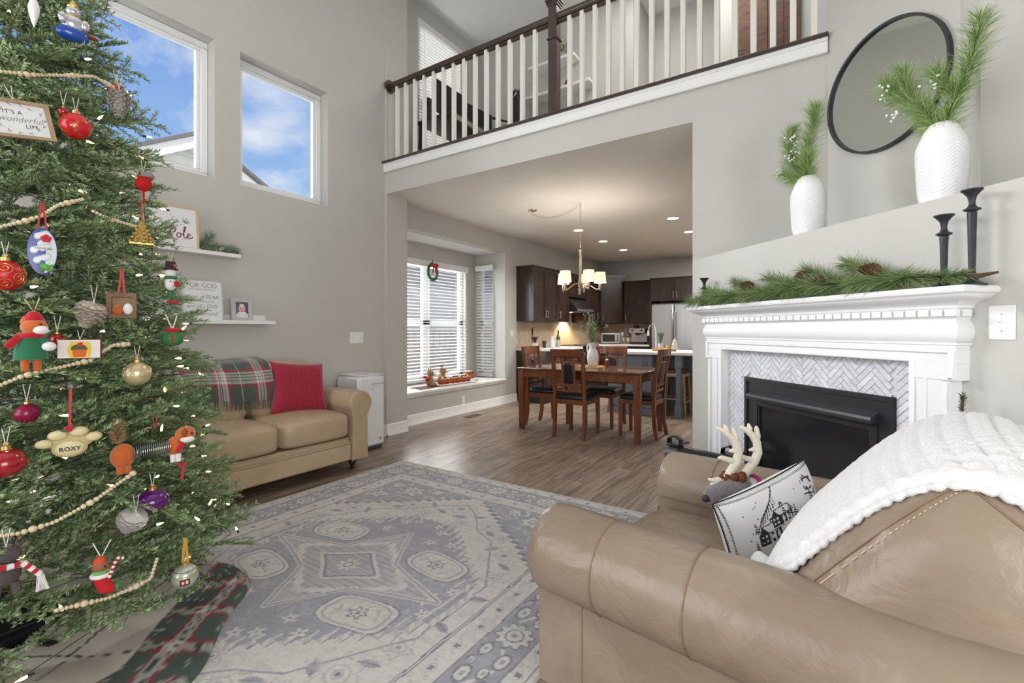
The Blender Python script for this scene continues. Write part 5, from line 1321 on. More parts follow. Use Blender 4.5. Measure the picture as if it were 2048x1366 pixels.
ball('striped', 'bauble', 'pale green silver bauble with a maroon patch hanging by gold ribbon', .042, mat('pale_green_glass', (186, 196, 178), .25, metal=.5), extra=bands)
def icicle():
    t = orn('icicle', 'finial_ornament', 'white pearl teardrop finial near the top of the picture'); part('drop', MB().lathe([(.0, -.056), (.006, -.04), (.013, -.012), (.0155, .008), (.013, .026), (.006, .042), (.003, .05)], n=20), mat('pearl_glass', (226, 228, 228), .2, coat=.5), t); hang(t, .05, .03)
icicle()
def sleigh():
    t = orn('sleigh', 'glass_ornament', 'silver glass figure riding a blue boat near the treetop', turn=.2); BL = mat('blue_glass', (28, 74, 160), .12, coat=.6); SV = mat('silver_glass', (206, 208, 212), .14, metal=.7)
    part('boat', MB().sph((0, 0, -.03), (.048, .03, .024), 20, 12, 1, .8), BL, t, angle=80)
    part('figure', MB().sph((0, -.004, .005), (.034, .027, .034), 16, 10), SV, t, angle=80); part('head', MB().sph((.0, -.006, .047), .021, 14, 10), SV, t, angle=80)
    part('arm', MB().sph((-.03, -.02, .01), (.014, .012, .02), 10, 8), SV, t); part('arm', MB().sph((.03, -.02, .008), (.014, .012, .02), 10, 8), SV, t)
    part('hat', MB().lathe([(.017, 0), (.018, .004), (.008, .022), (.004, .028)], (0, -.006, .06), 14), GOLD, t); part('scarf', MB().tube([(.015*math.cos(a), -.006+.015*math.sin(a), .031) for a in np.linspace(0, 2*PI, 13)[:-1]], .004, 6, closed=True), GOLD, t); part('bow_prow', MB().sph((.05, -.005, -.018), (.02, .014, .007), 10, 7), mat('amber_glass', (150, 70, 40), .2), t); hang(t, .085, .05, GOLD)
sleigh()
def sign():
    t = orn('sign', 'wooden_sign', 'wood framed sign reading wonderful life hung on the tree', 'sign', out=.05, turn=.35); t.rotation_euler[1] = -.22
    part('frame', ring(.155, .115, .010, .018).move(lambda x, y, z: (x, y, z-.0575)), mat('sign_wood', (170, 146, 116), .6, var=.15), t, angle=20); part('board', MB().box((0, -.006, 0), (.142, .006, .10)), PAPER, t)
    IK = mat('black_ink', (60, 62, 62), .7); SM = lambda x, z: axes((x, -.0095, z), (1, 0, 0), (0, 0, 1), (0, -1, 0))
    lettering('sign_line', "IT'S A", .016, IK, t, SM(-.015, .02), space=1.2); lettering('sign_line', 'wonderful', .026, INK, t, SM(0, 0), shear=.4, offset=-.0005); lettering('sign_line', 'LIFE', .016, IK, t, SM(.025, -.02), space=1.2)
    tw = MB(); r = random.Random(4)
    for k in range(14):
        a = math.pi*2*k/14; x, z = .058*math.cos(a), .040*math.sin(a)
        for j in range(3): b = a+1.2+r.uniform(-.8, .8); tw.tube([(x, -.0097, z), (x+.012*math.cos(b), -.0097, z+.012*math.sin(b))], .00035, 3)
    part('printed_twigs', tw, IK, t)['kind'] = 'stuff'; hang(t, .055, .05)
sign()
CONES = mat('silver_cone', (172, 166, 158), .7, var=.2, vscale=60); CONEW = mat('frosted_cone', (206, 200, 190), .75, rgb2=(150, 128, 106), vscale=90)
def hung_cone(key, label, L, R, m, rot=(PI, 0, 0)):
    t = orn(key, 'pine_cone', label, 'pine cone'); o = part('scales', cone_mb(L, R, 10, 9), m, t, angle=20); o.rotation_euler = rot; o.location = (0, 0, L/2); hang(t, L/2, .06)
hung_cone('greycone', 'grey pine cone hanging beside the window', .10, .036, CONES); hung_cone('whitecone', 'frosted pine cone hanging left of the small picture box', .085, .040, CONEW, (PI+.4, .3, 0)); hung_cone('glitter', 'silver glitter pine cone beneath the purple bauble', .075, .040, mat('glitter_silver', (196, 192, 186), .35, metal=.4, var=.4, vscale=400), (PI+.5, .4, 0))
def gnome():
    t = orn('gnome', 'gnome_ornament', 'red knitted gnome with a grey hat at the tree edge'); RK = mat('red_wool', (184, 26, 32), .95, bump=.4, bscale=300)
    part('body', MB().sph((0, 0, 0), (.028, .024, .03), 14, 10), RK, t, angle=80); part('hat', MB().sph((.012, 0, .034), (.022, .018, .017), 14, 9), mat('grey_wool', (140, 138, 140), .95, bump=.4, bscale=300), t, angle=80)
    part('tassel', MB().tube([(0, 0, -.028), (.001, 0, -.06), (0, 0, -.10)], [.005, .0035, .003], 6), RK, t); part('hat_band', MB().tube([(.006+.022*math.cos(a), .018*math.sin(a), .024) for a in np.linspace(0, 2*PI, 15)[:-1]], .003, 5, closed=True), RK, t); hang(t, .045)
gnome()
def tower():
    t = orn('tower', 'gold_ornament', 'gold beaded cone ornament on red cord at the tree edge'); G = mat('old_gold', (186, 160, 92), .35, metal=.7)
    bm = MB().sph((0, 0, 0), .0072, 9, 6).mesh('gold_bead')
    for k in range(6):
        n = 9-k*3//2 if k < 5 else 1; r = .036*(1-k/5.6)
        for q in range(max(1, n)): a = 2*PI*q/max(1, n)+k*.4; link('gold_bead', bm, G, t).location = (r*math.cos(a), r*math.sin(a)*.7, -.036+k*.0145)
    part('core', MB().lathe([(.032, -.04), (.026, -.02), (.006, .04)], n=14, sy=.7), G, t); part('base', MB().box((0, -.002, -.044), (.076, .036, .010), .002), G, t)
    part('hanger', MB().tube([(0, 0, .045), (.002, 0, .08), (-.001, .01, .12)], .0025, 5), RIB, t)
tower()
def surfboard():
    t = orn('surf', 'oval_ornament', 'blue and white oval ornament with waves and a green turtle', out=.05, turn=.1); n = 64
    A, B = np.meshgrid(np.linspace(0, 1, 26), np.linspace(0, 2*PI, 90), indexing='ij'); X, Z = .034*A*np.cos(B), .073*A*np.sin(B); U, V = X/.034, Z/.073
    bl, wh, gy = L3(58, 66, 150), L3(214, 222, 224), L3(150, 164, 176); col = np.empty(X.shape+(3,)); col[:] = wh
    col[U < .22+.1*V] = bl
    for cz, xl in ((.66, -.35), (.34, -.15), (.06, -.62), (-.36, -.42)):
        cap_ = seg_d(U, V*1.6, xl, cz*1.6-.06, .35, cz*1.6+.22); col[cap_ < .20] = wh; col[np.abs(cap_-.20) < .025] = gy; bite = np.hypot(U-(xl+.42), (V*1.6-(cz*1.6-.24))); col[bite < .19] = bl
    col[np.hypot(U, V) > .955] = bl*.8
    o = link('plaque_face', grid_mesh('plaque_face', X, np.full(X.shape, -.005)-.003*(1-A**2), Z, col), mat_attr('enamel', .3), t)
    part('plaque_edge', MB().prism([(.034*math.cos(a), .073*math.sin(a)) for a in np.linspace(0, 2*PI, 49)[:-1]], -.005, .004, lambda a, b, c: (a, c, b)), mat('blue_enamel', (58, 66, 150), .35), t)
    TG = mat('turtle_green', (90, 170, 60), .4); part('turtle', MB().sph((.006, -.010, -.050), (.012, .005, .010), 12, 8).sph((.021, -.010, -.044), (.005, .004, .004), 8, 6).sph((-.006, -.009, -.042), (.007, .002, .003), 8, 6).sph((-.004, -.009, -.060), (.006, .002, .003), 8, 6).sph((.016, -.009, -.060), (.007, .002, .003), 8, 6), TG, t)['kind'] = 'stuff'
    fl_ = MB()
    for k in range(5): a = 2*PI*k/5+.3; fl_.sph((.007+.007*math.cos(a), -.010, .040+.007*math.sin(a)), (.006, .003, .006), 8, 6)
    part('red_flower', fl_, mat('petal_red', (196, 24, 40), .4), t)['kind'] = 'stuff'
    lettering('plaque_mark', 'HAWAII', .011, INK, t, axes((.002, -.0087, .008), (1, 0, 0), (0, 0, 1), (0, -1, 0)))
    part('hanger', MB().box((-.006, .004, .11), (.005, .001, .09), ry=.10).box((.006, .004, .11), (.005, .001, .09), ry=-.12), RIB, t)
surfboard()
ORF = mat('orange_felt', (190, 96, 40), .95, var=.1, vscale=80, sheen=.4); WHFE = mat('white_felt', (226, 222, 218), .95, sheen=.3); GRF = mat('green_felt', (38, 106, 74), .95, sheen=.3); RDF = mat('red_felt', (176, 26, 36), .95, sheen=.3); BKB = mat('black_bead', (16, 16, 18), .2)
def fox():
    t = orn('fox', 'plush_fox', 'orange felt fox in a red scarf and green coat', 'plush toy', out=.05, turn=.15)
    part('coat', MB().lathe([(.0, -.052), (.038, -.05), (.036, -.02), (.026, .01), (.016, .022)], n=18, sy=.75), GRF, t); part('head', MB().sph((.006, -.006, .047), (.031, .028, .024), 16, 11), ORF, t, angle=80)
    part('muzzle', MB().sph((.018, -.028, .038), (.020, .018, .013), 12, 9), WHFE, t, angle=80); part('nose', MB().sph((.034, -.038, .042), .004, 8, 6), BKB, t); part('eye', MB().sph((.016, -.032, .055), .003, 8, 6), BKB, t)
    for s in (-1, 1): part('ear', MB().lathe([(.011, 0), (.008, .012), (0, .024)], (.004+s*.018, 0, .058), 8), ORF, t)
    part('hat', MB().lathe([(.020, 0), (.022, .006), (.018, .018), (.012, .028), (0, .031)], (.006, 0, .064), 14), RDF, t)
    part('scarf', MB().tube([(.024*math.cos(a), .02*math.sin(a), .022) for a in np.linspace(0, 2*PI, 17)[:-1]], .009, 7, closed=True), RDF, t); part('scarf_end', MB().box((-.038, -.01, .004), (.02, .008, .045), .004, ry=.7), RDF, t)
    part('paw', MB().sph((.035, -.025, -.012), (.017, .014, .014), 12, 8), WHFE, t); part('sleeve', MB().tube([(.02, -.008, .008), (.032, -.018, -.006)], [.013, .012], 8), GRF, t)
    for s in (-1, 1): part('leg', MB().cyl((s*.013, 0, -.05), (s*.013, 0, -.085), .010, .009, 10), ORF, t)
    part('hanger', MB().tube([(-.014, 0, .13), (.006, 0, .092), (.018, 0, .135)], .002, 5), mat('jute', (196, 172, 132), .9), t)
fox()
def wframe():
    t = orn('wframe', 'shadow_box_ornament', 'brown wooden box ornament with an orange and white figure inside', turn=-.1); WB = mat('brown_box', (120, 92, 68), .7, var=.15)
    part('frame', ring(.082, .088, .014, .026).move(lambda x, y, z: (x, y+.012, z-.044)), WB, t, angle=20); part('backing', MB().box((0, .008, 0), (.066, .004, .07)), mat('tan_backing', (150, 128, 98), .8), t)
    part('figure', MB().sph((-.01, -.01, -.018), (.016, .010, .014), 12, 8), ORF, t); part('figure_hat', MB().lathe([(.012, 0), (.004, .012), (0, .016)], (-.01, -.01, -.008), 10), ORF, t); part('companion', MB().sph((.018, -.012, -.012), (.014, .010, .02), 12, 8), WHFE, t)
    part('hanger', MB().box((-.005, 0, .085), (.006, .001, .09), ry=.1).box((.004, 0, .085), (.006, .001, .09), ry=-.06), RIB, t)
wframe()
def nutcracker():
    t = orn('nut', 'snowman_ornament', 'snowman in a dark top hat hanging at the tree edge', out=.06); part('body', MB().sph((0, 0, -.02), (.02, .018, .028), 14, 9), WHFE, t, angle=80); part('head', MB().sph((0, 0, .022), .019, 14, 9), WHFE, t, angle=80)
    HT = mat('dark_felt', (58, 40, 40), .9); part('hat_brim', MB().cyl((0, 0, .036), (0, 0, .040), .026, n=18), HT, t); part('hat_crown', MB().cyl((0, 0, .04), (0, 0, .068), .018, .017, 16), HT, t); part('hat_flower', MB().sph((.014, -.01, .052), .008, 8, 6), mat('dusty_pink', (160, 90, 100), .8), t)
    part('scarf', MB().tube([(.018*math.cos(a), .017*math.sin(a), .004) for a in np.linspace(0, 2*PI, 13)[:-1]], .006, 6, closed=True), GRF, t); part('parcel', MB().box((.02, -.018, -.022), (.016, .014, .022), .002), RDF, t); part('button', MB().sph((0, -.018, -.012), .003, 8, 5), BKB, t)
    for s in (-1, 1): part('leg', MB().tube([(s*.006, 0, -.045), (s*.007, 0, -.09)], .005, 7), GRF, t)
    part('shoe', MB().sph((.008, -.008, -.095), (.022, .014, .008), 12, 7), RDF, t); hang(t, .068, .04)
nutcracker()
def card():
    t = orn('card', 'picture_card', 'small square card with a yellow and red cupcake drawing', 'card', turn=-.25); part('card_base', MB().box((0, 0, 0), (.108, .010, .062), .001), mat('card_red', (120, 30, 40), .6), t); part('card_face', MB().box((0, -.006, 0), (.104, .002, .058)), mat('card_paper', (220, 214, 206), .6), t)
    D = lambda pts, c, nm, y: part(nm, MB().prism(pts, y, y-.0006, lambda a, b, z: (a, z, b)), mat(nm+'_ink', c, .6), t, smooth=False)
    D([(-.022, -.028), (.026, -.028), (.032, .0), (.026, .022), (-.018, .024), (-.03, .0)], (226, 190, 70), 'printed_glow', -.0072)
    D([(-.013, -.026), (.015, -.026), (.02, -.002), (-.018, -.002)], (206, 98, 34), 'printed_cup', -.008); D([(-.02, -.002), (.022, -.002), (.018, .008), (.008, .016), (-.006, .015), (-.018, .008)], (72, 86, 40), 'printed_frosting', -.0084); D([(-.004, .008), (.01, .009), (.008, .022), (-.002, .02)], (190, 34, 30), 'printed_cherry', -.0088); hang(t, .03, .03)
card()
def present():
    t = orn('present', 'gift_ornament', 'round green gift ornament with a red bow at the tree edge', out=.06); part('parcel', MB().sph((0, 0, 0), (.034, .03, .028), 18, 12, .7, .8), mat('green_glitter', (44, 110, 56), .6, var=.2, vscale=200), t, angle=80)
    part('band', MB().sph((0, 0, 0), (.011, .0315, .0295), 12, 12, .8, .9), RDF, t, angle=80); b = MB()
    for k in range(5): a = 2*PI*k/5; b.sph((.012*math.cos(a), .009*math.sin(a), .033), (.012, .008, .009), 8, 6)
    part('bow', b, RDF, t)['kind'] = 'stuff'; part('hanger', MB().tube([(-.022, 0, .095), (0, 0, .035)], .0022, 5).tube([(.014, 0, .09), (0, 0, .035)], .0022, 5), STR, t)
present()
def paw():
    t = orn('paw', 'paw_ornament', 'cream paw print ornament lettered ROXY on red ribbon', out=.05); CL = mat('cream_clay', (206, 194, 150), .5, var=.08, vscale=30); RM = mat('clay_rim', (186, 170, 124), .55)
    def pad(nm, x, z, a, b, y=0.): o = part(nm, MB().sph((x, y, z), (a, .009, b), 24, 9), RM, t, angle=80); part('inset', MB().sph((x, y-.006, z), (a*.82, .0055, b*.82), 22, 8), CL, o, angle=80)
    pad('main_pad', 0, -.016, .042, .028); pad('toe_pad', -.056, .004, .021, .014); pad('toe_pad', .054, .012, .022, .015); pad('toe_pad', -.026, .026, .024, .016); pad('toe_pad', .020, .032, .024, .016)
    part('web', MB().sph((0, .002, .004), (.055, .006, .026), 20, 9), RM, t, angle=80)
    lettering('name_lettering', 'ROXY', .017, BKB, t, axes((0, -.0125, -.017), (1, 0, 0), (0, 0, 1), (0, -1, 0)), space=1.1, offset=.0003)
    for x, z in ((-.008, .046), (.004, .049), (0, .041)): part('holly_berry', MB().sph((x, -.008, z), .006, 9, 6), RDF, t)
    for s in (-1, 1): part('holly_leaf', MB().sph((s*.013, -.006, .040), (.009, .003, .004), 8, 6), GRF, t)
    part('hanger', MB().box((0, 0, .105), (.007, .0012, .12), ry=.02), RIB, t)
paw()
def spring_fox():
    t = orn('spring', 'spring_toy', 'brown felt squirrel toy with a metal spring body and furry tail', 'toy', out=.06, turn=.05)
    part('hind_body', MB().sph((-.088, 0, -.012), (.034, .026, .042), 16, 11), ORF, t, angle=80); part('chest', MB().sph((.055, 0, .0), (.026, .022, .034), 14, 10), ORF, t, angle=80)
    part('head', MB().sph((.088, -.004, .038), (.032, .026, .028), 16, 11), ORF, t, angle=80); part('cheek', MB().sph((.092, -.022, .022), (.022, .012, .012), 12, 8), WHFE, t); part('eye', MB().sph((.105, -.026, .042), .0045, 8, 6), BKB, t); part('ear', MB().sph((.083, -.028, .046), (.010, .004, .016), 10, 7), mat('brown_felt', (130, 76, 44), .95), t); part('nose', MB().sph((.120, -.006, .036), .005, 8, 6), BKB, t)
    part('scarf', MB().box((.07, -.022, -.004), (.016, .010, .04), .004, ry=.5), RDF, t)
    pts = []
    for i in range(281): s = i/280; a = s*2*PI*18; pts.append((-.060+.105*s, .024*math.cos(a), -.004+.014*math.sin(PI*s)*0+.010*s-.004+.024*math.sin(a)))
    part('spring', MB().tube(pts, .0013, 5), mat('spring_steel', (150, 152, 158), .25, metal=.9), t)
    rng = np.random.RandomState(3); V, F, Cc = pine([[(-.095, .012, .03), (-.105, .014, .075), (-.098, .014, .105)]], 9000, .030, (30, 85), .0016, rng, 0, ((110, 84, 56), (206, 178, 132))); link('tail', tri_mesh('tail', V, F, Cc), mat_attr('tail_fur', .9), t)['kind'] = 'stuff'
    for x in (-.095, -.075): part('leg', MB().cyl((x, -.012, -.045), (x, -.012, -.07), .011, .010, 10), ORF, t)
    for x in (.05, .066): part('leg', MB().cyl((x, -.01, -.028), (x, -.01, -.055), .009, .008, 10), WHFE, t)
    hang(t, .066, .05, RIB, .0012)
spring_fox()
def bear():
    t = orn('bear', 'plush_bear', 'grey plush animal in a red and white striped scarf', 'plush toy', out=.05); GF = mat('dark_grey_fur', (86, 78, 76), .95, var=.2, vscale=80, bump=.7, bscale=200)
    part('body', MB().sph((0, 0, -.02), (.03, .026, .038), 14, 10), GF, t, angle=80); part('head', MB().sph((.005, -.004, .03), (.026, .024, .022), 14, 10), GF, t, angle=80)
    for s in (-1, 1): part('ear', MB().sph((.005+s*.018, 0, .05), .008, 8, 6), GF, t); part('leg', MB().tube([(s*.016, -.01, -.045), (s*.02, -.016, -.075)], [.011, .010], 8), GF, t)
    for k in range(8):
        a = -2.4+k*.42; part('scarf_stripe', MB().tube([(.032*math.cos(a+j*.21), .028*math.sin(a+j*.21), .008-.002*k) for j in range(3)], .008, 7), RDF if k % 2 else WHFE, t)
    for k in range(5): part('scarf_stripe', MB().tube([(.030+.007*k, -.022, .006-.009*k), (.037+.007*k, -.022, -.003-.009*k)], .008, 7), RDF if k % 2 else WHFE, t)
    tz = MB(); r = random.Random(5)
    for _ in range(26): tz.tube([(.066+r.uniform(-.006, .006), -.022, -.04), (.07+r.uniform(-.014, .014), -.022+r.uniform(-.005, .005), -.085)], .0012, 4)
    part('scarf_tassel', tz, WHFE, t)['kind'] = 'stuff'; hang(t, .05)
bear()
def mouse():
    t = orn('mouse', 'stocking_ornament', 'mouse holding a candy cane in a red Christmas stocking', out=.05); RS = mat('stocking_red', (190, 24, 36), .45)
    part('stocking', MB().tube([(-.002, 0, .0), (.0, 0, -.02), (.006, 0, -.038), (.022, 0, -.046), (.032, 0, -.044)], [.020, .019, .019, .016, .008], 12), RS, t, angle=80); part('toe', MB().sph((.034, 0, -.042), (.009, .012, .011), 10, 7), mat('toe_green', (60, 130, 70), .5), t)
    part('cuff', MB().tube([(.022*math.cos(a)-.002, .02*math.sin(a), .004) for a in np.linspace(0, 2*PI, 15)[:-1]], .007, 7, closed=True), WHFE, t); part('head', MB().sph((-.004, -.008, .032), (.021, .018, .018), 14, 10), mat('brown_mouse', (138, 92, 66), .7), t, angle=80)
    part('cap', MB().lathe([(.018, 0), (.014, .012), (.004, .020)], (-.006, -.004, .042), 12), mat('orange_cap', (196, 70, 40), .5), t); part('eye', MB().sph((.006, -.025, .035), .003, 8, 5), BKB, t); part('scarf', MB().tube([(.016*math.cos(a)-.004, .015*math.sin(a)-.004, .016) for a in np.linspace(0, 2*PI, 13)[:-1]], .005, 6, closed=True), mat('lime_scarf', (110, 180, 80), .6), t)
    pts = [(.014, -.02, -.01), (.020, -.02, .012), (.028, -.02, .034), (.034, -.02, .048), (.044, -.02, .052), (.049, -.02, .044)]; Q, T = along(pts, np.linspace(0, 1, 13))
    for k in range(12): part('cane_stripe', MB().tube([Q[k], Q[k+1]], .0042, 7), WHFE if k % 2 else RS, t)
    part('hanger', MB().tube([(-.022, 0, .105), (-.004, 0, .058)], .0016, 5).tube([(.02, 0, .105), (-.002, 0, .058)], .0016, 5), STR, t)
mouse()
def bow():
    t = orn('bow', 'ribbon_bow', 'little red ribbon hanging below the spring toy', 'ribbon'); part('tail', MB().box((0, 0, -.01), (.010, .003, .05), .001, ry=.1), RIB, t); part('loop', MB().sph((-.008, 0, .02), (.010, .004, .007), 8, 6), RIB, t); part('loop', MB().sph((.008, 0, .02), (.010, .004, .007), 8, 6), RIB, t)
bow()
# wooden bead garland, swagged strands
BEAD = mat('wood_bead', (212, 196, 164), .6, var=.08, vscale=40)
G = [('top strand of pale wooden beads level with the first window', [(-2.207, .348, 2.039), (-2.212, .417, 2.06), (-2.227, .507, 2.103), (-2.266, .597, 2.151), (-2.283, .629, 2.151), (-2.305, .667, 2.151)]),
     ('strand of wooden beads running above the oval wave ornament', [(-2.102, .331, 1.529), (-2.107, .386, 1.558), (-2.11, .427, 1.584), (-2.124, .465, 1.627), (-2.144, .534, 1.667)]),
     ('short strand of wooden beads ending at the gold cone ornament', [(-2.144, .558, 1.634), (-2.153, .604, 1.617), (-2.193, .698, 1.611)]),
     ('strand of wooden beads passing under the cupcake card', [(-2.009, .316, 1.059), (-2.011, .363, 1.082), (-2.013, .424, 1.098), (-2.017, .484, 1.112), (-2.029, .524, 1.121), (-2.041, .559, 1.147), (-2.053, .59, 1.168), (-2.069, .637, 1.17)]),
     ('strand of wooden beads sloping up to the spring toy', [(-1.927, .303, .652), (-1.92, .342, .647), (-1.919, .415, .654), (-1.925, .444, .663), (-1.933, .511, .687), (-1.947, .559, .711), (-1.966, .619, .738)]),
     ('lowest strand of wooden beads under the stocking mouse', [(-1.869, .404, .415), (-1.872, .46, .405), (-1.874, .526, .392), (-1.887, .594, .389), (-1.902, .647, .391), (-1.918, .67, .442)])]
bsm = MB().sph((0, 0, 0), .0058, 10, 7).mesh('bead'); bbm = MB().sph((0, 0, 0), (.0105, .0105, .0095), 12, 9).mesh('large_bead'); bmm = MB().sph((0, 0, 0), .0078, 10, 7).mesh('bead')
for lab, P in G:
    P = [Vector(p)+Vector((.03, -.008, 0)) for p in P]; t = thing('bead_garland', lab, 'garland', P[0], 0, 'wooden bead strands on the tree'); A = np.array(P)-np.array(P[0]); ln = np.linalg.norm(np.diff(A, axis=0), axis=1).sum(); s = 0; k = 0; pos = []
    while s < ln:
        r = .0098 if k % 11 == 5 else (.0074 if k % 11 in (4, 6) else .0054); pos.append((s+r, k)); s += 2*r; k += 1
    Q, T = along(A, [min(1, a/ln) for a, _ in pos])
    for (a, k), q in zip(pos, Q): o = link('bead', bbm if k % 11 == 5 else (bmm if k % 11 in (4, 6) else bsm), BEAD, t); o.location = q
    part('cord', MB().tube([tuple(v) for v in A], .0012, 4), STR, t)

def ledge_sprig():
    t = thing('pine_sprig', 'frosted pine sprig with white berries on the upper picture ledge', 'branch', (XL+.06, 1.86, 1.846), PI/2); rng = np.random.RandomState(5)
    paths = [[(-.10, 0, .02), (.0, -.01, .05), (.15, -.01, .05)], [(-.12, 0, .03), (-.07, -.01, .09), (-.03, -.01, .14)], [(-.08, 0, .02), (.05, -.02, .03), (.16, -.02, .03)]]
    V, F, Cc = pine(paths, 2200, .09, (20, 60), .0018, rng, .05, ((76, 98, 72), (150, 168, 138)), lambda V: np.column_stack([V[:, 0], np.clip(V[:, 1], -.055, .055), np.maximum(V[:, 2], .002)]))
    link('needles', tri_mesh('needles', V, F, Cc), NEED, t)['kind'] = 'stuff'
    for q in paths: part('stem', MB().tube(q, .0025, 5), BARK, t)
    bm = MB().sph((0, 0, 0), .005, 8, 6).mesh('berry'); r = random.Random(2)
    for _ in range(9): link('berry', bm, BERRY, t).location = (r.uniform(-.01, .05), -.04, .03+r.uniform(-.01, .02))
ledge_sprig()
# ------------------------------------------------------------------ dining table and chairs
CHERRY = mat('cherry_wood', (104, 58, 33), .32, rgb2=(136, 79, 45), vscale=4, stretch=(6, 6, 1), coat=.25, dist=.4)
CHERRYD = mat('dark_cherry_top', (84, 50, 34), .25, rgb2=(112, 68, 44), vscale=3, stretch=(1, 8, 1), coat=.4)
BLKL = mat('black_leatherette', (26, 26, 30), .3, spec=.6)
def dining_table():
    x0, x1, y0, y1 = -3.17, -1.62, 4.88, 5.79; t = thing('dining_table', 'cherry brown rectangular dining table under the chandelier', 'table', ((x0+x1)/2, (y0+y1)/2, 0)); hx, hy = (x1-x0)/2, (y1-y0)/2
    part('tabletop', MB().box((0, 0, .748), (2*hx, 2*hy, .024), .006), CHERRYD, t)
    for a, b, c, d in ((0, -hy+.05, 2*hx-.16, .022), (0, hy-.05, 2*hx-.16, .022)): part('apron', MB().box((a, b, .69), (c, d, .092), .003), CHERRY, t)
    for s in (-1, 1): part('apron', MB().box((s*(hx-.05), 0, .69), (.022, 2*hy-.16, .092), .003), CHERRY, t)
    for sx in (-1, 1):
        for sy in (-1, 1):
            m = MB(); 
            for z, w in ((0, .024), (.02, .026), (.60, .037), (.736, .037)): m.v += [(-w, -w, z), (w, -w, z), (w, w, z), (-w, w, z)]
            for i in range(3):
                for k in range(4): m.f.append((i*4+k, i*4+(k+1) % 4, (i+1)*4+(k+1) % 4, (i+1)*4+k))
            m.f += [(3, 2, 1, 0), (12, 13, 14, 15)]; m.xf(Matrix.Translation((sx*(hx-.045), sy*(hy-.045), 0))); part('leg', m, CHERRY, t)
dining_table()
def dining_chair(label, loc, rz):
    t = thing('dining_chair', label, 'chair', loc, rz, 'dining chairs around the table')
    for s in (-1, 1):
        part('leg', MB().box((s*.175, -.19, .215), (.038, .038, .43), .004), CHERRY, t)
        ys = [(0, .235), (.15, .205), (.43, .195), (.70, .215), (1.0, .27)]; m = MB()
        for z, y in ys: m.v += [(s*.185-.017, y-.02, z), (s*.185+.017, y-.02, z), (s*.185+.017, y+.02, z), (s*.185-.017, y+.02, z)]
        for i in range(4):
            for k in range(4): m.f.append((i*4+k, i*4+(k+1) % 4, (i+1)*4+(k+1) % 4, (i+1)*4+k))
        m.f += [(3, 2, 1, 0), (16, 17, 18, 19)]; part('leg', m, CHERRY, t, angle=25)
        part('seat_rail', MB().box((s*.178, .0, .405), (.026, .37, .055), .003), CHERRY, t)
    part('seat_rail', MB().box((0, -.19, .405), (.33, .026, .055), .003), CHERRY, t); part('seat_rail', MB().box((0, .195, .405), (.34, .026, .055), .003), CHERRY, t)
    part('seat_pad', cushion((0, -.005, .452), (.425, .42, .06), .35, .012, 28, 14), BLKL, t, angle=80)
    ub = lambda z: .195+.075*max(0, (z-.45))**1.3/.46
    m = MB(); n = 9
    for i in range(n):
        x = -.205+.41*i/(n-1); b = .018*(1-(x/.205)**2)
        for dy, z in ((-.012, .905), (-.012, 1.0), (.012, 1.005), (.012, .915+.012*(1-(x/.2)**2))): m.v.append((x, ub(z)+.0+b+dy, z))
    for i in range(n-1):
        for k in range(4): m.f.append((i*4+k, (i+1)*4+k, (i+1)*4+(k+1) % 4, i*4+(k+1) % 4))
    m.f += [(0, 1, 2, 3), tuple((n-1)*4+k for k in (3, 2, 1, 0))]; part('top_rail', m, CHERRY, t, angle=30)
    for z, h in ((.855, .022), (.60, .03), (.535, .03)): part('cross_rail', MB().box((0, ub(z), z), (.35, .018, h), .003), CHERRY, t)
    for s in (-1, 1): part('splat', MB().box((s*.072, (ub(.56)+ub(.91))/2, .735), (.026, .016, .385), .002, rx=-.13), CHERRY, t)
    part('back_pad', cushion((0, 0, 0), (.118, .03, .235), .4, 0, 18, 12).xf(Matrix.Translation((0, ub(.73), .73)) @ Matrix.Rotation(-.13, 4, 'X')), BLKL, t, angle=80)
    return t
dining_chair('cherry dining chair with its back to the living room', (-2.405, 4.99, 0), PI)
dining_chair('cherry dining chair at the table end nearest the fireplace', (-1.775, 5.39, 0), -PI/2)
dining_chair('cherry dining chair at the table end nearest the bay window', (-2.975, 5.32, 0), PI/2)
dining_chair('cherry dining chair on the kitchen side of the table', (-2.36, 5.69, 0), 0)
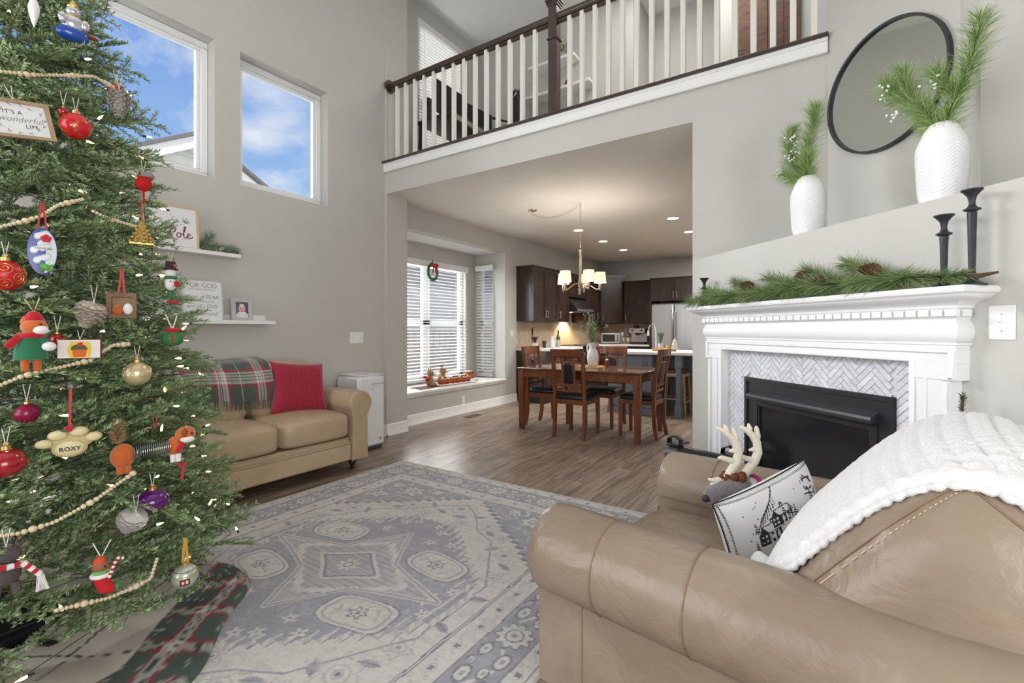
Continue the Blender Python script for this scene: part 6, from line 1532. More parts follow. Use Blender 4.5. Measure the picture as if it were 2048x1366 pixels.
def table_setting():
    o = part('placemat', MB().cyl((0, 0, 0), (0, 0, .006), .165, n=36), mat('woven_straw', (196, 156, 98), .9, var=.2, vscale=60, bump=.6, bscale=150)); o.location = (-2.42, 5.44, .7605); tag(o, 'round woven straw placemat under the white pitcher', 'placemat')
    t = thing('pitcher', 'white ceramic pitcher on the dining table', 'pitcher', (-2.415, 5.45, .767), -.5); CE = MATS['white_ceramic']
    prof = [(.045, 0), (.055, .004), (.066, .05), (.072, .10), (.066, .155), (.05, .20), (.042, .23), (.046, .262), (.056, .285)]
    m = MB().lathe(prof, n=32); m.move(lambda x, y, z: (x+(.03*max(0, (z-.23)/.055) if x > .02 else 0), y, z+(.012*max(0, (z-.23)/.055) if x > .03 else 0))); part('body', m, CE, t, angle=60)
    part('handle', MB().tube([(-.045, 0, .262), (-.085, 0, .275), (-.115, 0, .24), (-.112, 0, .19), (-.09, 0, .15), (-.062, 0, .13)], [.010, .010, .010, .009, .009, .010], 10), CE, t)
    g = thing('eucalyptus_bouquet', 'grey green leafy bouquet standing in the white pitcher', 'plant', (-2.415, 5.45, .767)); r = random.Random(12); LV = mat('eucalyptus_leaf', (112, 136, 98), .7, rgb2=(146, 164, 128), vscale=30); lm = MB()
    for k in range(26):
        a = r.uniform(0, 2*PI); sp = r.uniform(.02, .19); h = r.uniform(.40, .62) if k % 5 else .66; pts = [(0, 0, .2), (sp*.35*math.cos(a), sp*.35*math.sin(a), .2+(h-.2)*.5), (sp*math.cos(a), sp*math.sin(a), h)]; part('stem', MB().tube(pts, .0016, 4), BARK, g); Q, T = along(pts, [r.uniform(.3, 1) for _ in range(30)])
        for q in Q:
            d = Vector((r.gauss(0, 1), r.gauss(0, 1), r.gauss(.2, .8))).normalized(); s = d.cross(Vector((r.gauss(0, 1), r.gauss(0, 1), r.gauss(0, 1)))).normalized(); q = Vector(q); l = r.uniform(.018, .034); lm.add([q, q+d*l*.5+s*l*.28, q+d*l, q+d*l*.5-s*l*.28], [(0, 1, 2, 3)])
    part('leaves', lm, LV, g, smooth=False)['kind'] = 'stuff'
    o = thing('gingerbread_figure', 'small red and white decorated figure beside the pitcher', 'figurine', (-2.27, 5.55, .767)); part('body', MB().lathe([(.028, 0), (.03, .02), (.018, .05), (.02, .065), (0, .085)], n=14), mat('brick_red', (140, 50, 40), .7), o); part('snow_cap', MB().sph((0, 0, .08), (.022, .022, .012), 10, 7), WHFE, o)
table_setting()

# ------------------------------------------------------------------ chandelier and ceiling lights
def chandelier():
    hk = Vector((-2.49, 5.25, ZC)); t = thing('chandelier', 'brass chandelier with white drum shades swagged on a chain', 'chandelier', hk); BR = mat('brushed_brass', (196, 178, 148), .3, metal=.85)
    link_m = MB().tube([(.009*math.cos(a), 0, .016*math.sin(a)) for a in np.linspace(0, 2*PI, 13)[:-1]], .0022, 5, closed=True).mesh('chain_link')
    part('ceiling_hook', MB().tube([(0, 0, 0), (0, 0, -.02), (.008, 0, -.03), (0, 0, -.04)], .003, 6), BR, t)
    z = -.05; i = 0
    while z > -.56: o = link('chain_link', link_m, BR, t); o.location = (0, 0, z); o.rotation_euler = (0, 0, PI/2*(i % 2)); z -= .026; i += 1
    cx = Vector((-3.18, 5.26, ZC))-hk; n = 26
    for k in range(n):
        s = (k+.5)/n; p = Vector((cx.x*s, cx.y*s, -.03-.03*s-.09*4*s*(1-s)))
        o = link('chain_link', link_m, BR, t); o.location = p; o.rotation_euler = (PI/2*(k % 2), PI/2-.5*(1-2*s)*-1, 0)
    part('ceiling_canopy', MB().lathe([(.0, -.03), (.012, -.03), (.02, -.022), (.055, -.012), (.062, 0)], tuple(cx), 24), BR, t)
    part('column', MB().lathe([(.004, -.58), (.020, -.585), (.018, -.60), (.012, -.63), (.014, -.66), (.016, -.70), (.016, -.95), (.020, -.98), (.03, -1.0), (.022, -1.03), (.012, -1.05), (.010, -1.09), (.004, -1.13), (0, -1.14)], n=18), BR, t)
    SHD = mat('linen_shade', (250, 240, 222), .8, emit=(255, 232, 196), estr=.75)
    for k in range(5):
        a = 2*PI*k/5+.55; c, s = math.cos(a), math.sin(a); P = lambda r, z: (r*c, r*s, z)
        arm = part('arm', MB().tube([P(.015, -1.01), P(.07, -1.0), P(.13, -1.03), P(.19, -1.07), P(.24, -1.06)], .006, 8), BR, t, angle=80)
        part('candle_cup', MB().lathe([(.004, -1.09), (.010, -1.08), (.009, -1.06), (.016, -1.045), (.018, -1.0), (.014, -.995)], P(.24, 0), 14), BR, arm)
        sh = MB(); R0, R1, z0, z1 = .075, .062, -.99, -.86
        sh.lathe([(R0, z0), (R1, z1)], P(.24, 0), 28).lathe([(R1-.002, z1), (R0-.002, z0)], P(.24, 0), 28); sh.f = [f for f in sh.f if len(f) == 4]
        part('lamp_shade', sh, SHD, t); part('bulb', MB().sph(P(.24, -.95), (.018, .018, .03), 10, 8), mat('warm_bulb', (255, 236, 200), .3, emit=(255, 220, 170), estr=6.), t)
        l = bpy.data.lights.new('chandelier_lamp', 'POINT'); l.energy = 6.; l.color = (1, .90, .77); l.shadow_soft_size = .03; o = bpy.data.objects.new('chandelier_lamp', l); C.objects.link(o); o.parent = t; o.location = P(.24, -.90)
chandelier()
LAB = ['recessed ceiling light nearest the fireplace wall edge', 'recessed ceiling light half cut by the wall edge', 'recessed ceiling light right behind the chandelier chain', 'recessed ceiling light in the middle of the left kitchen row', 'recessed ceiling light farthest back over the kitchen']
for lab, (x, y) in zip(LAB, ((-1.771, 6.728), (-1.802, 7.796), (-3.218, 6.719), (-3.258, 7.794), (-3.271, 8.843))):
    t = thing('recessed_light', lab, 'ceiling light', (x, y, ZC), 0, 'recessed kitchen ceiling lights')
    part('trim_ring', MB().lathe([(.075, 0), (.095, -.002), (.092, -.008), (.076, -.006)], n=32, caps=False), WHITE, t); part('lens', MB().cyl((0, 0, -.001), (0, 0, -.004), .076, n=32), mat('downlight_lens', (255, 250, 240), .4, emit=(255, 246, 228), estr=5.), t)
    l = bpy.data.lights.new('downlight', 'SPOT'); l.energy = 100; l.color = (1, .96, .90); l.spot_size = math.radians(140); l.spot_blend = .8; l.shadow_soft_size = .07; o = bpy.data.objects.new('downlight', l); C.objects.link(o); o.parent = t; o.location = (0, 0, -.02)

# ------------------------------------------------------------------ kitchen cabinets, appliances
ESP = mat('espresso_cabinet', (46, 34, 29), .26, rgb2=(58, 43, 36), vscale=4, stretch=(6, 6, 1), coat=.2); NICK = mat('brushed_nickel', (190, 188, 184), .3, metal=.9)
QTZ = mat('white_quartz', (234, 232, 228), .25, var=.02, vscale=6); STL = mat('stainless', (186, 186, 188), .28, metal=.85, var=.08, vscale=3, stretch=(8, 8, .4)); ISL = mat('island_grey', (112, 117, 128), .45)
def door(par, w, h, M, m, handle=None, horiz=False):
    """raised panel door in the local x-z plane, front towards -y, centred"""
    d = part('door', ring(w, h, min(.06, w*.22), .026).move(lambda x, y, z: (x, y, z-h/2)), m, par, angle=20); d.matrix_local = M
    fw = min(.06, w*.22); part('panel', MB().box((0, -.006, 0), (w-2*fw+.004, .012, h-2*fw+.004), .003), m, d); part('panel_bead', ring(w-2*fw+.012, h-2*fw+.012, .008, .016).move(lambda x, y, z: (x, y, z-(h-2*fw+.012)/2)), m, d, angle=20)
    if handle is not None:
        hx, hz, hl = handle; A, B = ((hx-hl/2, -.045, hz), (hx+hl/2, -.045, hz)) if horiz else ((hx, -.045, hz-hl/2), (hx, -.045, hz+hl/2))
        mb = MB().cyl(A, B, .006, n=10); k = .75
        for f in (.15, .85): q = tuple(A[i]+(B[i]-A[i])*f for i in range(3)); mb.cyl((q[0], -.018, q[2]), q, .005, n=8)
        part('handle', mb, NICK, d)
    return d
def cabinet(name, label, w, dp, z0, z1, loc, rz, doors, crown=True, m=None, hz=None, toe=False):
    """local: x along the width centred, back at y=0, front at -dp"""
    m = m or ESP; t = thing(name, label, 'cabinet', loc, rz); part('body', MB().span(-w/2, w/2, -dp+.02, 0, z0+(.1 if toe else 0), z1, .002), m, t)
    if toe: part('toe_kick', MB().span(-w/2, w/2, -dp+.09, 0, z0, z0+.1), m, t)
    n = doors; dw = w/n; zb = z0+(.1 if toe else 0)
    for i in range(n):
        side = 1 if (n == 1 or i == 0) else -1; hx = side*(dw/2-.035) if n > 1 else -(dw/2-.035)
        hh = z1-zb; door(t, dw-.008, hh-.012, axes((-w/2+dw*(i+.5), -dp+.02, (z1+zb)/2), (1, 0, 0), (0, 1, 0), (0, 0, 1)), m, (hx, (-(hh/2)+.13) if hz is None else hz*(hh/2-.13), .13))
    if crown: part('crown', MB().span(-w/2-.02, w/2+.02, -dp-.025, 0, z1, z1+.02, .004).span(-w/2-.01, w/2+.01, -dp-.01, 0, z1-.015, z1, .003), m, t)
    return t
RW = PI/2     # left wall units face +x
cabinet('upper_cabinet', 'dark double door wall cabinet next to the dining wall', .91, .33, 1.37, 2.29, (XD, 7.205, 0), RW, 2)
cabinet('upper_cabinet', 'dark narrow wall cabinet left of the range hood', .42, .33, 1.37, 2.29, (XD, 7.872, 0), RW, 1)
cabinet('upper_cabinet', 'short dark cabinet above the range hood', .76, .33, 1.85, 2.29, (XD, 8.47, 0), RW, 2)
cabinet('upper_cabinet', 'dark wall cabinet between the range hood and the corner', .62, .33, 1.37, 2.29, (XD, 9.17, 0), RW, 2)
cabinet('corner_cabinet', 'taller diagonal corner cabinet in the kitchen', .58, .40, 1.37, 2.43, (-4.24, 10.34, 0), PI/4, 1)
cabinet('upper_cabinet', 'dark single door wall cabinet above the coffee machine', .60, .33, 1.37, 2.29, (-3.44, 10.5, 0), 0, 1)
cabinet('fridge_cabinet', 'dark double door cabinet above the refrigerator', 1.02, .60, 1.82, 2.29, (-2.56, 10.5, 0), 0, 2)
for lab, y, w in (('dark base cabinet at the dining end of the counter', 7.1, .70), ('dark base cabinet beside the range under the narrow cabinet', 7.75, .60)): cabinet('base_cabinet', lab, w, .60, 0, .87, (XD, y, 0), RW, 2, False, hz=1, toe=True)
cabinet('base_cabinet', 'dark base cabinet right of the range', .68, .60, 0, .87, (XD, 9.3, 0), RW, 2, False, hz=1, toe=True)
cabinet('base_cabinet', 'dark base cabinet below the coffee machine', .64, .60, 0, .87, (-3.42, 10.5, 0), 0, 2, False, hz=1, toe=True)
def tops():
    t = thing('countertop', 'white quartz countertop along the left kitchen wall', 'countertop', (XD, 6.75, .87)); part('slab', MB().span(0, .64, -.02, 1.30, 0, .04, .004), QTZ, t); part('slab', MB().span(0, .64, 2.06, 3.75, 0, .04, .004), QTZ, t); part('slab', MB().span(.64, 1.38, 3.10, 3.75, 0, .04, .004), QTZ, t)
    b = thing('backsplash', 'warm beige tiled backsplash between counter and wall cabinets', 'tiles', (XD, 6.75, .91)); TL = mat('beige_tile', (214, 190, 164), .35, var=.05, vscale=8, objvar=.06)
    tm = MB().box((.004, .075, .0375), (.008, .148, .073), .0012).mesh('tile')
    for r in range(6):
        for c in range(25):
            y = c*.15+(.075 if r % 2 else 0)
            if y < 3.70: link('tile', tm, TL, b).location = (0, y, r*.075)
    tm2 = MB().box((.075, -.004, .0375), (.148, .008, .073), .0012).mesh('tile')
    for r in range(6):
        for c in range(9): link('tile', tm2, TL, b).location = (.02+c*.15-(.0 if r % 2 else .0), 3.75, r*.075)
    part('range_panel', MB().span(0, .006, 1.34, 2.10, .0, .72), TL, b)
tops()
def hood():
    t = thing('range_hood', 'black and steel range hood over the cooktop', 'range hood', (XD, 8.47, 1.58), RW); m = MB().prism([(0, 0), (-.50, 0), (-.50, .04), (-.30, .26), (0, .26)], -.38, .38, lambda a, b, c: (c, a, b))
    part('canopy', m, mat('hood_black', (34, 32, 34), .25, coat=.3), t, smooth=False); part('front_strip', MB().box((0, -.503, .022), (.76, .008, .044), .002), STL, t); part('underside', MB().box((0, -.25, -.004), (.72, .46, .008)), STL, t)
    l = bpy.data.lights.new('hood_lamp', 'SPOT'); l.energy = 60; l.color = (1, .80, .48); l.spot_size = math.radians(110); l.spot_blend = .5; l.shadow_soft_size = .03; o = bpy.data.objects.new('hood_lamp', l); C.objects.link(o); o.parent = t; o.location = (0, -.18, -.03)
    part('lamp_lens', MB().cyl((0, -.18, -.008), (0, -.18, -.012), .03, n=16), mat('warm_lens', (255, 240, 200), .3, emit=(255, 220, 150), estr=6.), t)
    r = thing('kitchen_range', 'black cooking range with glass cooktop under the hood', 'range', (XD, 8.43, 0), RW); BK = mat('range_black', (30, 30, 32), .25, coat=.3)
    part('body', MB().span(-.375, .375, -.62, -.02, .06, .90, .004), BK, r); part('cooktop', MB().span(-.378, .378, -.64, -.01, .90, .925, .004), BK, r); part('oven_door', MB().span(-.36, .36, -.655, -.62, .25, .78, .008), BK, r); part('door_handle', MB().cyl((-.30, -.69, .73), (.30, -.69, .73), .011, n=10).cyl((-.28, -.655, .73), (-.28, -.69, .73), .008, n=8).cyl((.28, -.655, .73), (.28, -.69, .73), .008, n=8), STL, r)
    for x in (-.2, .2):
        for y in (-.2, -.46): part('burner', MB().lathe([(.085, .925), (.085, .930), (.06, .932), (.0, .932)], (x, y, 0), 20), BK, r)
hood()
def fridge():
    t = thing('refrigerator', 'stainless french door refrigerator at the kitchen end', 'refrigerator', (-2.53, 10.45, 0)); part('body', MB().span(-.46, .46, -.72, 0, .03, 1.76, .006), mat('fridge_grey', (110, 110, 114), .4, metal=.6), t)
    for s in (-1, 1):
        d = part('door', MB().box((s*.231, -.75, 1.21), (.455, .06, 1.08), .022), STL, t); part('handle', MB().tube([(s*.035, -.78, .80), (s*.035, -.83, .84), (s*.035, -.84, 1.2), (s*.035, -.83, 1.56), (s*.035, -.78, 1.60)], .014, 10), STL, d)
    d = part('freezer_drawer', MB().box((0, -.75, .36), (.92, .06, .60), .022), STL, t); part('handle', MB().tube([(-.36, -.78, .58), (-.36, -.82, .58), (.36, -.82, .58), (.36, -.78, .58)], .013, 10), STL, d)
    e = thing('cabinet_side_panel', 'dark tall panel beside the refrigerator', 'cabinet', (-3.06, 10.5, 0)); part('panel', MB().span(-.02, .02, -.66, 0, 0, 1.82, .003), ESP, e)
fridge()
def island():
    t = thing('kitchen_island', 'grey kitchen island with white quartz top and square post', 'island', (-2.1, 7.07, 0)); part('countertop', MB().span(-.66, .66, -.47, .47, .87, .91, .005), QTZ, t)
    part('body', MB().span(-.62, .06, -.37, .42, .0, .87, .004), ISL, t); part('body', MB().span(.06, .62, .1, .42, .0, .87, .004), ISL, t); part('end_panel', MB().span(-.60, .04, -.385, -.37, .10, .84, .004), ISL, t)
    part('base_trim', MB().span(-.625, .065, -.39, -.37, 0, .09, .004), ISL, t); part('socket', MB().box((-.06, -.388, .72), (.075, .006, .115), .002), mat('grey_outlet', (96, 100, 108), .4), t)
    for px_ in (.41,):
        m = MB(); m.box((px_, -.34, .075), (.10, .10, .15), .003).box((px_, -.34, .165), (.085, .085, .03), .006).box((px_, -.34, .43), (.072, .072, .52), .008).box((px_, -.34, .69), (.085, .085, .02), .006).box((px_, -.34, .785), (.095, .095, .17), .003); part('post', m, ISL, t)
    f = thing('kitchen_faucet', 'chrome spring neck faucet standing on the island', 'faucet', (-2.12, 7.12, .91)); CR = mat('chrome', (214, 214, 216), .12, metal=1.)
    part('base', MB().lathe([(.028, 0), (.028, .02), (.014, .03), (.014, .10)], n=14), CR, f); part('neck', MB().tube([(0, 0, .08), (0, 0, .30), (.03, 0, .38), (.09, 0, .40), (.15, 0, .37), (.17, 0, .30)], .011, 10), CR, f); part('spray_head', MB().cyl((.17, 0, .30), (.17, 0, .22), .016, .02, 12), CR, f); f.rotation_euler = (0, 0, 2.6); part('lever', MB().cyl((0, 0, .06), (0, -.07, .09), .006, n=8), CR, f)
    y = 7.0
    tr = thing('serving_tray', 'wooden tray holding a plant on the island', 'tray', (-1.97, y, .91)); part('board', MB().box((0, 0, .02), (.30, .18, .04), .006), mat('honey_wood', (184, 132, 78), .5, var=.15, vscale=10), tr)
    p = thing('potted_succulent', 'spiky plant in a white pot on the wooden tray', 'plant', (-2.02, y, .951)); part('pot', MB().lathe([(.036, 0), (.045, .07), (.041, .07), (.036, .02)], n=20), WHITE, p); GN = mat('succulent_green', (84, 104, 74), .6)
    def spike(par, n, h, sp, m, z0=.06):
        for k in range(n):
            a = k*2.4; s = sp*(.3+.7*((k*7) % n)/n); part('leaf', MB().tube([(0, 0, z0), (s*.5*math.cos(a), s*.5*math.sin(a), z0+h*.6), (s*math.cos(a), s*math.sin(a), z0+h*(1-.25*s/sp))], [.007, .009, .001], 6), m, par)
    spike(p, 14, .20, .10, GN)
    x = thing('bottle_brush_tree', 'small pale sparkly tree on the island', 'decoration', (-1.82, y, .911)); part('cone', MB().lathe([(.05, .02), (.052, .03), (.04, .08), (.043, .085), (.028, .13), (.03, .135), (0, .20)], n=16), mat('pale_tinsel', (206, 200, 184), .5, var=.2, vscale=80), x); part('foot', MB().cyl((0, 0, 0), (0, 0, .022), .022, n=12), BARK, x)
    o = thing('gold_candle', 'small gold candle jar beside the plant on the island', 'candle', (-1.91, y-.02, .951)); part('jar', MB().lathe([(.024, 0), (.026, .05), (.022, .05), (.02, .01)], n=16), GOLD, o); part('wax', MB().cyl((0, 0, .02), (0, 0, .04), .021, n=14), mat('lit_wax', (255, 226, 170), .4, emit=(255, 200, 120), estr=1.5), o)
    # things on the left counter
    q = thing('potted_succulent', 'dark spiky plant in a white pot at the dining end of the counter', 'plant', (-4.12, 6.90, .911)); part('pot', MB().lathe([(.045, 0), (.055, .09), (.05, .09), (.045, .02)], n=20), WHITE, q); spike(q, 16, .14, .10, mat('burgundy_leaf', (70, 44, 40), .6), .08)
    c = thing('jigger_cup', 'black flared cup on the left kitchen counter', 'cup', (-4.05, 7.10, .911)); part('cup', MB().lathe([(.022, 0), (.03, .004), (.026, .05), (.046, .12), (.042, .12), (.022, .05)], n=20), BIRON, c)
    c = thing('counter_pitcher', 'white enamel jug beside the wine bottle on the counter', 'jug', (-4.08, 7.42, .911)); part('body', MB().lathe([(.06, 0), (.066, .01), (.05, .12), (.036, .18), (.042, .20), (.038, .20)], n=20), CERAM, c); part('handle', MB().tube([(.04, 0, .18), (.085, 0, .16), (.085, 0, .09), (.055, 0, .06)], .007, 8), CERAM, c)
    c = thing('utensil_crock', 'clear tumbler between the jug and wine bottle', 'glass', (-4.0, 7.52, .911)); part('glass', MB().lathe([(.038, 0), (.042, .13), (.039, .13), (.035, .01)], n=20), mat('pale_glass', (226, 222, 214), .1, alpha=.6), c)
    c = thing('wine_bottle', 'green wine bottle on the left kitchen counter', 'bottle', (-4.12, 7.74, .911)); part('bottle', MB().lathe([(.036, 0), (.038, .01), (.038, .17), (.03, .20), (.014, .23), (.014, .29)], n=20), mat('green_bottle', (78, 88, 34), .1, coat=.5), c); part('capsule', MB().cyl((0, 0, .24), (0, 0, .30), .0155, n=14), mat('dark_foil', (46, 26, 26), .4), c)
    c = thing('knife', 'black handled knife on the backsplash rail', 'knife', (XD+.02, 7.25, 1.12)); part('handle', MB().box((.0, 0, .07), (.015, .022, .12), .004), BKB, c); part('blade', MB().box((0, 0, -.06), (.003, .03, .15), .001), STL, c)
    c = thing('toaster_oven', 'silver toaster oven on the back kitchen counter', 'toaster oven', (-4.0, 10.02, .911), .35); part('body', MB().span(-.21, .21, -.15, .15, .015, .25, .01), STL, c); part('window', MB().span(-.18, .09, -.156, -.15, .05, .21, .003), mat('oven_window', (44, 38, 36), .15), c); part('handle', MB().cyl((-.17, -.175, .215), (.08, -.175, .215), .007, n=8), STL, c)
    for z in (.08, .13, .18): part('knob', MB().cyl((.15, -.15, z), (.15, -.17, z), .016, n=14), BIRON, c)
    c = thing('mug_tree', 'mug stand hung with pale cups beside the coffee machine', 'mug stand', (-3.66, 10.05, .911)); part('post', MB().lathe([(.06, 0), (.06, .012), (.008, .02), (.007, .33), (.012, .345), (0, .35)], n=14), CR, c)
    for k, (dx, z, col) in enumerate(((-.07, .22, (206, 196, 184)), (.07, .20, (92, 120, 146)), (-.05, .11, (190, 176, 158)), (.06, .10, (214, 206, 196)))): mg = part('mug', MB().lathe([(.03, 0), (.035, .07), (.031, .07), (.027, .01)], (dx, -.05, z-.03), 16), mat('mug_%d' % k, col, .35), c); part('hook', MB().cyl((0, 0, z+.05), (dx, -.05, z+.04), .004, n=6), CR, c)
    c = thing('espresso_machine', 'steel and black espresso machine on the back counter', 'coffee machine', (-3.36, 10.05, .911)); part('body', MB().span(-.18, .18, -.02, .16, .0, .34, .01), STL, c); part('head', MB().span(-.18, .18, -.17, -.02, .24, .35, .012), STL, c); part('drip_tray', MB().span(-.17, .17, -.18, -.02, 0, .05, .006), BIRON, c); part('bean_hopper', MB().lathe([(.05, 0), (.06, .06), (.03, .065), (.03, .09)], (-.08, .06, .34), 16), BKB, c); part('portafilter', MB().cyl((0, -.10, .225), (0, -.24, .215), .013, n=10).cyl((0, -.10, .20), (0, -.10, .24), .034, n=16), BIRON, c)
    for x_ in (-.1, .1): part('gauge', MB().cyl((x_, -.17, .30), (x_, -.178, .30), .022, n=16), BIRON, c)
    # stools under the overhang
    SW = mat('bleached_wood', (186, 164, 132), .55, var=.12, stretch=(1, 1, .3), vscale=12)
    for lab, (sx, sy) in (('pale wooden stool under the island overhang', (-1.80, 6.96)), ('second pale wooden stool to the right of the island post', (-1.20, 7.0))):
        s = thing('counter_stool', lab, 'stool', (sx, sy, 0), 0, 'stools at the island'); part('seat', MB().box((0, 0, .63), (.36, .34, .04), .015), mat('stool_seat', (96, 88, 84), .6), s); part('seat_frame', MB().box((0, 0, .585), (.35, .33, .05), .006), SW, s)
        for a in (-1, 1):
            for b in (-1, 1): part('leg', MB().cyl((a*.15, b*.14, .58), (a*.18, b*.17, 0), .019, .016, 10), SW, s)
            part('stretcher', MB().cyl((a*.172, -.155, .2), (a*.172, .155, .2), .01, n=8), SW, s); part('stretcher', MB().cyl((-.165, a*.16, .24), (.165, a*.16, .24), .01, n=8), SW, s)
            part('bent_brace', MB().tube([(a*.155, -.15, .38), (a*.14, -.15, .50), (a*.10, -.15, .55), (a*.03, -.15, .56)], .008, 6), SW, s)
island()

# ------------------------------------------------------------------ bay seat
def bay_things():
    z = .421; rn = part('table_runner', MB().prism([(-.12, -.68), (.13, -.72), (.05, .62), (.0, .70), (-.10, .60)], 0, .005), mat('plaid_runner', (112, 84, 68), .9, rgb2=(96, 54, 50), vscale=30)); rn.location = (-4.62, 5.28, z); tag(rn, 'brown runner cloth lying along the bay window seat', 'runner')
    TAN = mat('tan_plush', (176, 140, 104), .95, var=.15, vscale=60, bump=.6, bscale=200); z += .006
    def deer(label, y, x, h, red):
        t = thing('plush_deer', label, 'plush toy', (x, y, z), PI/2+.4); part('body', MB().sph((0, 0, h*.30), (h*.24, h*.24, h*.30), 14, 10), TAN, t, angle=80); part('head', MB().sph((0, -h*.06, h*.70), (h*.19, h*.22, h*.18), 14, 10), TAN, t, angle=80); part('muzzle', MB().sph((0, -h*.27, h*.64), (h*.10, h*.09, h*.08), 10, 7), WHFE, t); part('nose', MB().sph((0, -h*.36, h*.66), h*.035, 8, 6), BKB, t)
        for s in (-1, 1):
            part('ear', MB().sph((s*h*.2, 0, h*.80), (h*.09, h*.03, h*.05), 8, 6), TAN, t); part('antler', MB().tube([(s*h*.07, 0, h*.84), (s*h*.12, 0, h*.96), (s*h*.20, 0, h*1.02)], h*.022, 6), BARK, t); part('foot', MB().sph((s*h*.16, -h*.24, h*.08), (h*.09, h*.14, h*.08), 10, 7), TAN, t)
        if red: part('vest', MB().sph((0, .01, h*.36), (h*.25, h*.235, h*.20), 14, 9), RDF, t, angle=80)
    deer('plush reindeer in a red vest on the bay seat', 4.90, -4.66, .25, True); deer('plush reindeer behind the gingerbread train on the bay seat', 5.24, -4.74, .27, False)
    g = thing('gingerbread_train', 'gingerbread train with white icing on the bay seat', 'decoration', (-4.55, 5.35, z), PI/2-.08); GB = mat('gingerbread', (160, 88, 44), .8, var=.12, vscale=40); IC = mat('icing', (238, 234, 228), .6); part('base', MB().box((0, 0, .008), (.78, .12, .016), .006), IC, g)
    for k, x in enumerate((-.26, -.04, .18)):
        c = part('wagon', MB().box((x, 0, .065), (.18, .075, .06), .004), GB, g)
        for s in (-1, 1): part('icing_trim', MB().tube([(x-.09, s*.038, .096), (x-.03, s*.04, .09), (x+.03, s*.04, .096), (x+.09, s*.038, .09)], .005, 6), IC, c)
        for wx in (-.055, .055): part('wheel', MB().cyl((x+wx, -.045, .035), (x+wx, .045, .035), .021, n=14), mat('candy_red', (186, 34, 38), .4), c)
        for j in range(4): part('candy', MB().sph((x-.06+.04*j, 0, .105), .016, 8, 6), (RDF, IC, GRF, ORF)[(j+k) % 4], c)
    e = part('engine', MB().cyl((.27, 0, .085), (.36, 0, .085), .036, n=14), GB, g); part('cab', MB().box((.265, 0, .11), (.05, .08, .10), .004), GB, e); part('chimney', MB().cyl((.34, 0, .11), (.34, 0, .16), .012, .018, 10), mat('candy_red', (186, 34, 38), .4), e); part('roof', MB().box((.265, 0, .165), (.07, .1, .012), .005), IC, e)
    w = thing('wreath', 'small green wreath with a red bow hanging before the blind', 'wreath', (-4.945, 5.27, 2.10)); rng = np.random.RandomState(8); cp = [(0, .10*math.cos(a), .12*math.sin(a)) for a in np.linspace(0, 2*PI, 25)]
    V, F, Cc = pine([cp], 3200, .038, (30, 85), .003, rng, 0, ((40, 96, 56), (74, 132, 82))); link('needles', tri_mesh('needles', V, F, Cc), NEED, w)['kind'] = 'stuff'; part('hoop', MB().tube(cp[:-1], .01, 6, closed=True), GRF, w)
    for s in (-1, 1): part('bow_loop', MB().sph((.03, s*.05, .10), (.016, .045, .032), 12, 8), RIB, w); part('bow_tail', MB().box((.03, s*.025, .03), (.004, .028, .13), .001, rx=s*.25), RIB, w)
    part('bow_knot', MB().sph((.035, 0, .095), .022, 10, 7), RIB, w); part('hanger', MB().tube([(0, 0, .12), (0, 0, .19)], .004, 5), BIRON, w)
    v = thing('floor_vent', 'small brown floor vent near the bay window', 'vent', (-4.16, 5.25, 0)); part('grille', MB().box((0, 0, .003), (.11, .29, .006), .002), mat('vent_brown', (96, 80, 68), .5), v)
    for k in range(9): part('slot', MB().box((0, -.11+.0275*k, .0062), (.08, .012, .002)), BKB, v)
bay_things()
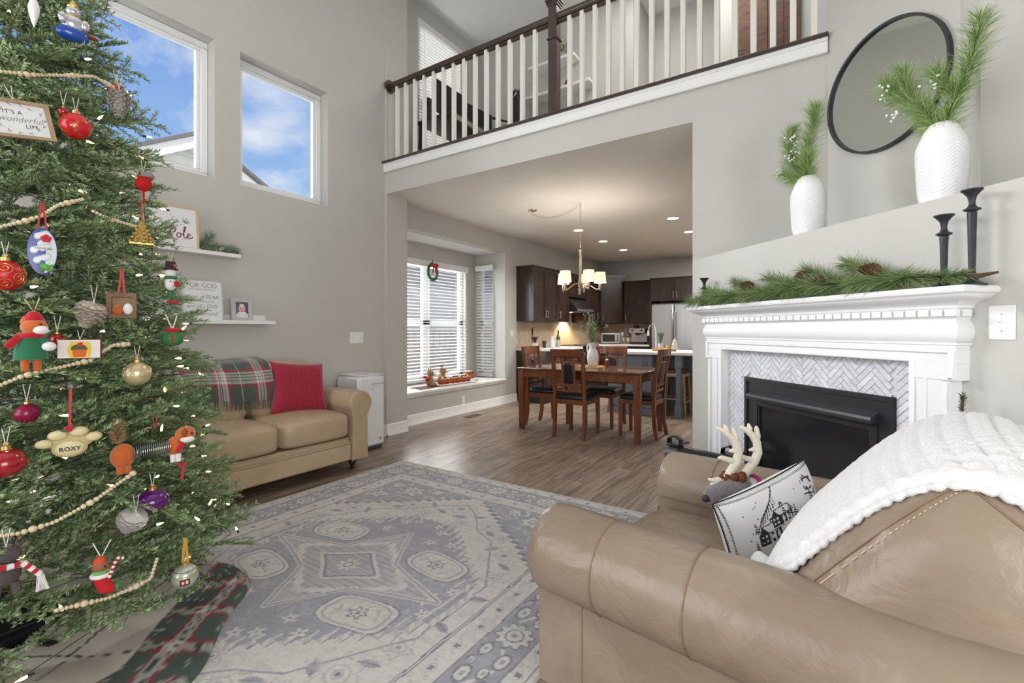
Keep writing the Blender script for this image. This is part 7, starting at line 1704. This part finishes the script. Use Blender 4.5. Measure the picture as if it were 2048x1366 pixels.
# ------------------------------------------------------------------ loft office
def loft():
    DK = mat('desk_dark', (58, 54, 52), .4); MON = mat('monitor_black', (30, 31, 34), .25); GY = mat('mesh_grey', (62, 64, 66), .8)
    t = thing('office_desk', 'dark grey desk below the loft window', 'desk', (-4.36, 4.95, ZL)); part('desktop', MB().span(0, .62, -.62, .72, .72, .75, .004), DK, t); part('rear_edge', MB().span(.60, .625, -.62, .72, .66, .72, .003), mat('desk_edge', (150, 146, 138), .5), t)
    for x in (.05, .57):
        for y in (-.58, .68): part('leg', MB().span(x-.02, x+.02, y-.02, y+.02, 0, .72, .003), DK, t)
    for lab, y0, y1, z0, z1, x, rz in (('black monitor nearest the railing on the loft desk', -.29, .29, 4.0, 4.42, -4.12, .0), ('black monitor at the far end of the loft desk', -.27, .27, 3.98, 4.36, -4.10, -.12)):
        yc = 4.70 if 'nearest' in lab else 5.30
        m = thing('monitor', lab, 'monitor', (x, yc, ZL+.75), rz, 'monitors on the loft desk'); b = ZL+.75; part('screen', MB().span(-.012, .012, y0, y1, z0-b, z1-b, .004), MON, m); part('stand', MB().span(-.05, -.02, -.04, .04, .01, z0-b+.1, .004), MON, m); part('foot', MB().span(-.12, .08, -.12, .12, 0, .012, .004), MON, m)
    s = thing('speaker', 'small black speaker on the loft desk by the wall', 'speaker', (-4.22, 4.40, ZL+.75)); part('cabinet', MB().box((0, 0, .14), (.12, .11, .28), .01), MON, s); part('grille', MB().box((.062, 0, .14), (.006, .09, .24), .003), GY, s)
    c = thing('office_chair', 'black mesh office chair behind the loft railing', 'chair', (-3.50, 4.92, ZL), -.6); part('seat', MB().box((0, 0, .48), (.46, .46, .07), .03), MON, c)
    fr = MB(); pts = [(.20*math.cos(a)*(1 if math.sin(a) < 0 else .86), .24, .90+.30*math.sin(a)) for a in np.linspace(0, 2*PI, 33)[:-1]]; part('back_frame', fr.tube(pts, .016, 7, closed=True), MON, c); part('back_mesh', MB().grid(lambda u, v: ((u-.5)*.34, .24+.02*math.sin(PI*u), .64+.52*v), 9, 9), GY, c)
    part('column', MB().cyl((0, 0, .08), (0, 0, .45), .025, n=12), MON, c)
    for k in range(5): a = 2*PI*k/5; part('base_arm', MB().box((.15*math.cos(a), .15*math.sin(a), .07), (.30, .045, .035), .008, rz=a), MON, c); part('caster', MB().sph((.29*math.cos(a), .29*math.sin(a), .026), .026, 10, 7), MON, c)
    for sx in (-1, 1): part('armrest', MB().tube([(sx*.25, .10, .46), (sx*.27, .06, .66), (sx*.27, -.16, .67)], .018, 8), MON, c)
    for lab, x0, x1, z in (('upper white floating shelf on the loft rear wall', -3.42, -2.72, 4.845), ('lower white floating shelf on the loft rear wall', -3.55, -2.50, 4.445)):
        h = thing('floating_shelf', lab, 'shelf', ((x0+x1)/2, YLB, z), 0, 'floating shelves in the loft'); part('board', MB().span(-(x1-x0)/2, (x1-x0)/2, -.22, 0, -.04, 0, .004), WHITE, h)
    p = thing('shelf_plant', 'small leafy plant on the upper loft shelf', 'plant', (-2.95, YLB-.12, 4.846)); part('pot', MB().lathe([(.045, 0), (.055, .08), (.05, .08), (.04, .02)], n=16), mat('grey_pot', (150, 148, 142), .7), p); r = random.Random(3); lm = MB(); GL = mat('bright_leaf', (120, 140, 84), .6)
    for _ in range(140):
        q = Vector((r.gauss(0, .06), r.gauss(0, .05), .15+r.gauss(0, .045))); d = Vector((r.gauss(0, 1), r.gauss(0, 1), r.gauss(.4, .6))).normalized(); s_ = d.orthogonal().normalized(); lm.add([q, q+d*.02+s_*.01, q+d*.045, q+d*.02-s_*.01], [(0, 1, 2, 3)])
    part('leaves', lm, GL, p, smooth=False)['kind'] = 'stuff'; part('stalks', MB().tube([(0, 0, .05), (0, 0, .16)], .012, 6), GL, p)
    b = thing('letter_ornament', 'small red triangular ornament on the lower loft shelf', 'ornament', (-2.86, YLB-.12, 4.446)); part('slope', MB().box((-.02, 0, .05), (.02, .05, .11), .003, ry=.4), mat('brick_red_paint', (128, 44, 40), .6), b); part('slope', MB().box((.03, 0, .045), (.02, .05, .11), .003, ry=-.4), MATS['brick_red_paint'], b)
    d = thing('barn_door', 'dark walnut door on the loft wall near the stairs', 'door', (-.51, YLB-.005, ZL)); WN = mat('walnut_plank', (58, 38, 28), .45, rgb2=(110, 68, 42), vscale=3, stretch=(1.5, 1, 12), dist=1.6, objvar=.2)
    for k in range(4): part('plank', MB().box((-.225+.15*k, -.025, 1.08), (.148, .035, 2.14), .003), WN, d)
    part('door_rail', MB().box((0, .005, 2.2), (.9, .015, .04), .003), BIRON, d)
    h = thing('stair_rail', 'short dark stair handrail at the right end of the loft', 'railing', (-.07, 4.9, ZL)); part('rail', MB().box((0, .2, 1.12), (.05, .9, .06), .008, rx=-.05), DARKW, h); part('post', MB().box((.05, -.2, .55), (.08, .08, 1.1), .006), WHITE, h)
loft()
